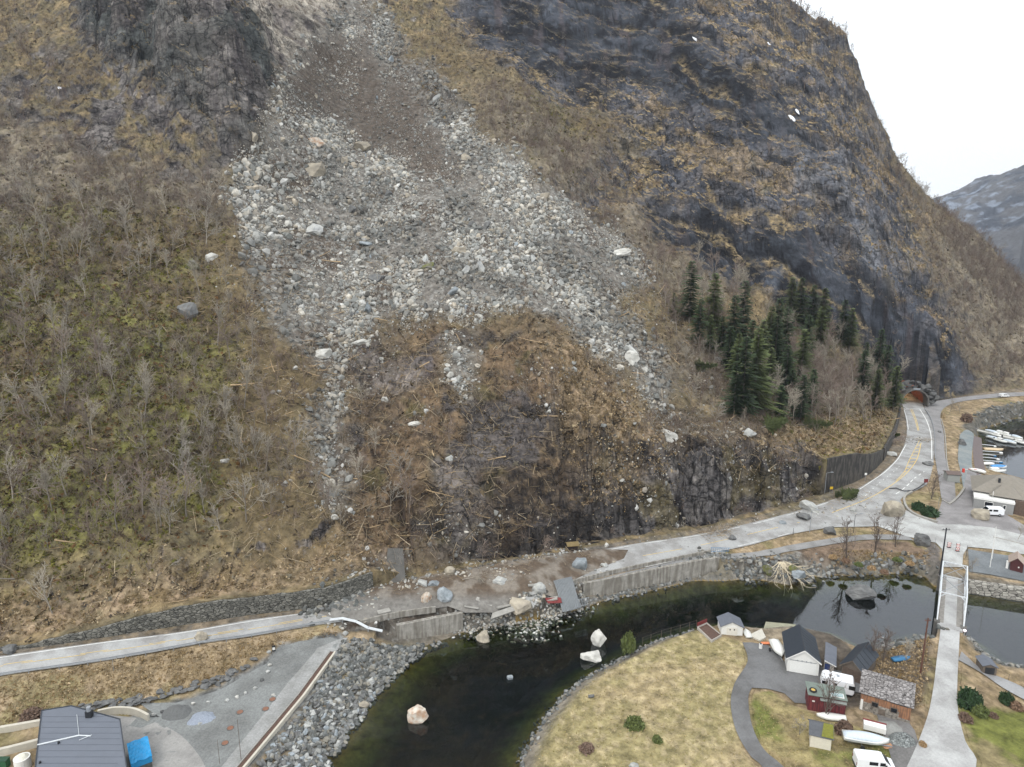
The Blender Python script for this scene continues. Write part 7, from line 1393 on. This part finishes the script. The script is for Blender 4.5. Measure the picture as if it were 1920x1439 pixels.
def boat(px, py, rz, Ln, Wd, H_, label, mat=hullw, cover=None, trailer=False, z=None, console=False, name='boat', flip=False, dz=0, rot=None, cat='boat'):
    p = P(px, py, z) if z is not None else L(px, py); t = thing(name, label, cat, (p[0], p[1], p[2]+(.55 if trailer else 0)+dz), rz)
    if rot: t.rotation_euler = rot
    mb = MB(); hull(mb, Ln, Wd, H_)
    if flip: mb.v = [(x, -y, H_*1.2-z_) for x, y, z_ in mb.v]
    mb.build('hull', mat, t, True)
    if cover:
        mb = MB(); n = 12; rings = []
        for i in range(n+1): s = i/n; k = max((1-max(0, (s-.5)/.5)**2.2)*(.85+.15*min(1, s*3)), .04); x = (s-.5)*Ln*1.0; w_ = Wd/2*k*1.04; hh = H_*(1.05+.55*math.sin(math.pi*min(1, s*1.1))**.6)+.2*H_*max(0, (s-.6)/.4)**2; rings.append([(x, -w_, H_*.8+.25*H_*max(0, (s-.6)/.4)**2), (x, -w_*.55, hh*.93), (x, 0, hh*1.04), (x, w_*.55, hh*.93), (x, w_, H_*.8+.25*H_*max(0, (s-.6)/.4)**2)])
        mb.loft(rings).build('cover', cover, t, True)
    elif not flip and not console: MB().box(-Ln*.3,-Ln*.22,-Wd*.38,Wd*.38,H_*.7,H_*.78).box(0,Ln*.07,-Wd*.4,Wd*.4,H_*.7,H_*.78).build('thwart', woodd, t)
    if console: MB().box(-Ln*.25, Ln*.12, -Wd*.3, Wd*.3, H_, H_+.7).build('cabin', white, t, False, .08); MB().box(-Ln*.1, Ln*.125, -Wd*.28, Wd*.28, H_+.3, H_+.6).build('cabin_window', carglass, t); MB().box(-Ln*.56,-Ln*.49,-.18,.18,.2,H_+.35).build('outboard_motor', blk, t)
    if trailer:
        MB().bar((-Ln*.4,-.3,-.12), (Ln*.62,0,-.12), .05).bar((-Ln*.4,.3,-.12), (Ln*.62,0,-.12), .05).bar((-.6,-Wd*.5,-.15), (-.6,Wd*.5,-.15), .05).build('trailer_frame', galv, t)
        for s_ in (-1, 1): MB().bar((-.6,s_*Wd*.5,-.22), (-.6,s_*(Wd*.5+.18),-.22), .3, 14).build('wheel', rub, t)
    return t
boat(1622,1398,-.22,5.8,2.0,.8,'motorboat under a pale blue cover on a trailer',cover=coverb,trailer=True); boat(1457,1226,-1.62,4.4,1.9,.8,'boat wrapped in white on a trailer by the garage',cover=white,trailer=True)
boat(1558,1347,math.pi-.22,3.9,1.5,.6,'upturned white dinghy in front of the red shed',flip=True); boat(1401,1190,1.5,2.6,1.3,.5,'upturned white dinghy beside the small boat shed',flip=True); boat(1440,1208,.02,2.4,.65,.28,'orange kayak by the slipway slab',mat=orange,name='kayak',cat='kayak'); boat(1690,1238,.22,3.4,1.2,.45,'blue rowing boat in the scrub left of the bridge road',mat=bluep)
boat(1832,886,2.3,4.2,1.6,.7,'white boat laid up at the quay corner',cover=white)
p = L(1426,1216); t = thing('barrel', 'white barrel next to the orange kayak', 'barrel', p); MB().bar((0,0,0), (0,0,.85), .28, 14).build('body', white, t); MB().bar((0,0,.85), (0,0,.9), .2, 12).build('lid', blk, t)
# marina
t = thing('floating_pier', 'pale floating pier of the small marina', 'pier', P(1850,812,.3)); a, b = Vector(P(1832,806,.3)), Vector(P(1960,836,.3)); o = Vector(P(1850,812,.3)); d = (b-a).normalized(); n_ = Vector((-d.y, d.x, 0))*.9
MB().slab([a-o-n_, b-o-n_, b-o+n_, a-o+n_], .5).build('deck', M('pale_deck', (190,188,180), .8, .1), t)
a2 = Vector(P(1836,812,.6))-o; MB().bar(a-o+Vector((-1.5,0,.8)), a-o+d*6+Vector((0,0,.5)), .06).bar(a-o-n_+Vector((-1.5,0,.8)), a-o-n_+d*6+Vector((0,0,.5)), .06).build('gangway_rail', galv, t)
MO = [(1858,812,0),(1872,814,1),(1884,817,1),(1862,824,0),(1876,829,1),(1893,831,0),(1866,818,1),(1905,822,0),(1914,832,1)]
for i, (x, y, k) in enumerate(MO): boat(x, y, 1.9 if y < 820 else -1.25, 4.6, 1.7, .7, f'white motorboat moored at the pier, berth {["one","two","three","four","five","six","seven","eight","nine"][i]} from the shore', z=.05, console=bool(k), cover=None if k else coverb, name='moored_boat')
for i in range(10):
    y = 834+i*6; o = boat(1860, y, .0, .1, .1, .1, '') if False else None; A_ = Vector(P(1838+(i > 4)*3, y, .25)); B_ = Vector(P(1868+(i % 3)*6+(i > 5)*4, y+3, .25)); t = thing('mooring_boom', f'white mooring boom in the inlet, {["first","second","third","fourth","fifth","sixth","seventh","eighth","ninth","tenth"][i]} from the far end', 'mooring boom', A_, 0, 'white mooring booms in the inlet'); D_ = B_-A_; D_.z = 0; MB().bar((0,0,.1), D_*.96+Vector((0,0,.1)), .13, 6).build('boom', steelw, t); MB().bar(D_*.85+Vector((0,0,-.15)), D_+Vector((0,0,-.15)), .28, 8).build('float', bluep if i % 2 else white, t)
boat(1862,846,-.2,6.0,2.2,.9,'tan-decked white boat moored among the booms',mat=M('tan_gelcoat', (206,184,150), .4),z=.05,name='moored_boat'); boat(1872,879,.0,5.0,1.9,.8,'boat under a bright blue cover among the booms',cover=M('bright_blue_cover', (70,140,200), .6),z=.05,name='moored_boat'); boat(1866,886,-.05,6.4,2.0,.8,'long white boat nearest the harbour building',z=.05,console=True,name='moored_boat'); boat(1852,873,.05,4.2,1.6,.7,'white covered boat at the quay wall',cover=white,z=.05,name='moored_boat')
# long white box trailer on trestles
c, rz, w = site((1618,1374), (1660,1384)); t = thing('white_box_trailer', 'long white box on trestles between barn and covered boat', 'trailer', c, rz); MB().box(-w/2, w/2, 0, 1.2, .5, 1.35).build('box', white, t, False, .04); MB().box(-w/2-.1, w/2+.1, 1.0, 1.25, 1.35, 1.42).build('top_rail', redm, t); mb = MB(); [mb.bar((x_,.0,0), (x_+.1,.2,1.3), .03) for x_ in (w*.1, w*.2, w*.3, w*.4)]; mb.build('trestle', galv, t)
# ------------------------------------------------------------------ wreckage
c = Vector(L(1064,1122)); t = thing('wrecked_shed_roof', 'torn corrugated grey roof sheet draped over the broken road edge', 'wreck', c); mb = MB(); n, m_ = 26, 8; vs = []
for i in range(n+1):
    for j in range(m_+1): u_2, v_2 = i/n, j/m_; vs.append((-2.6+u_2*3.6+v_2*1.5, 1.9-v_2*5.2+u_2*1.2, 2.6-v_2*3.3+.09*math.sin(i*math.pi)+(.07 if i % 2 else -.07)+.3*math.sin(v_2*5+u_2)))
mb.add(vs, [(i*(m_+1)+j, (i+1)*(m_+1)+j, (i+1)*(m_+1)+j+1, i*(m_+1)+j+1) for i in range(n) for j in range(m_)]); o = mb.build('corrugated_sheet', M('corrugated_grey', (112,116,118), .6, .15, 2, .1), t); sm = o.modifiers.new('thickness', 'SOLIDIFY'); sm.thickness = .03
MB().slab([(-4.4,-1.0,.6),(-1.4,-1.4,.9),(-1.2,-2.1,.2),(-3.8,-2.0,.0)], .1).build('red_panel', redm, t); mb = MB(); [mb.bar((1.2+k*.33,-3.0+k*.12,-.3), (1.5+k*.33,-2.6+k*.12,1.2), .04) for k in range(8)]; mb.bar((1.2,-3,-.1), (3.6,-2.1,-.1), .05).bar((1.5,-2.6,1.1), (3.9,-1.7,1.1), .05); mb.build('bent_grating', galv, t)
c = Vector(L(1690,921)); t = thing('torn_guardrail', 'dark torn guardrail lying across the junction by the island', 'guardrail', c); mb = MB(); pts = [Vector(L(a, b))-c+Vector((0,0,z_)) for a, b, z_ in [(1667,917,.1),(1680,918,.4),(1695,922,.15),(1712,923,.5),(1722,918,.5),(1736,908,.6)]]
for i in range(5): mb.bar(pts[i], pts[i+1], .14, 5)
mb.build('beam', blk, t); mb = MB(); [mb.bar(pts[k]+Vector((0,0,-.3)), pts[k]+Vector((.5,-.6,.35)), .06) for k in (1,2,3,4)]; mb.build('post', galv, t)
t = thing('crashed_railing', 'crushed blue-grey railing at the parapet end', 'railing', L(1350,1035)); mb = MB(); [mb.bar((-2+k*.45,-.2,0), (-1.8+k*.45,.1,.9), .035) for k in range(9)]; mb.bar((-2.2,-.2,.1), (2,.0,.2), .05).bar((-2,.1,.9), (2.2,.1,.8), .05); mb.build('bars', bluep, t); MB().box(-1.2,.6,-.5,-.3,0,.2).build('base', conc, t)
# snow patches left on the cliffs
snow = M('old_snow', (236,238,242), .7, .04, 1, .2)
for a, b, s_, l in [(1305,76,1.6,'largest snow patch high on the cliff'),(1497,212,1.5,'upper snow patch on the right cliff shoulder'),(1486,224,2.0,'lower snow patch on the right cliff shoulder'),(1442,84,.9,'small snow patch near the top right cliff'),(114,168,.6,'tiny snow patch on the upper left slope')]:
    p = T(a, b); v, f = rock(1200+int(a), 3, 3, .6, .08, .6, .9); o = part('snow_patch', np_mesh('snow_patch', v, f, snow, smooth=True), loc=(p[0], p[1], p[2]+.3), rot=(1.05, .35, .5)); o.scale = (s_*1.5, s_*.9, s_*.25); tag(o, l, 'snow patch')
# ------------------------------------------------------------------ thin air between the valley sides
def haze():
    o = MB().box(-900, 2300, -120, 2250, -9.0, 560).build('haze', None); m = bpy.data.materials.new('haze_air'); m.use_nodes = True; nt = m.node_tree; nt.nodes.clear()
    out = nd(nt, 'ShaderNodeOutputMaterial'); v = nd(nt, 'ShaderNodeVolumePrincipled'); v.inputs['Color'].default_value = (.78, .87, 1, 1); v.inputs['Density'].default_value = 1.0e-4; v.inputs['Anisotropy'].default_value = .2
    nt.links.new(v.outputs[0], out.inputs['Volume']); o.data.materials.append(m); tag(o, 'thin blue haze over the far valley', 'haze', kind='stuff')
haze()
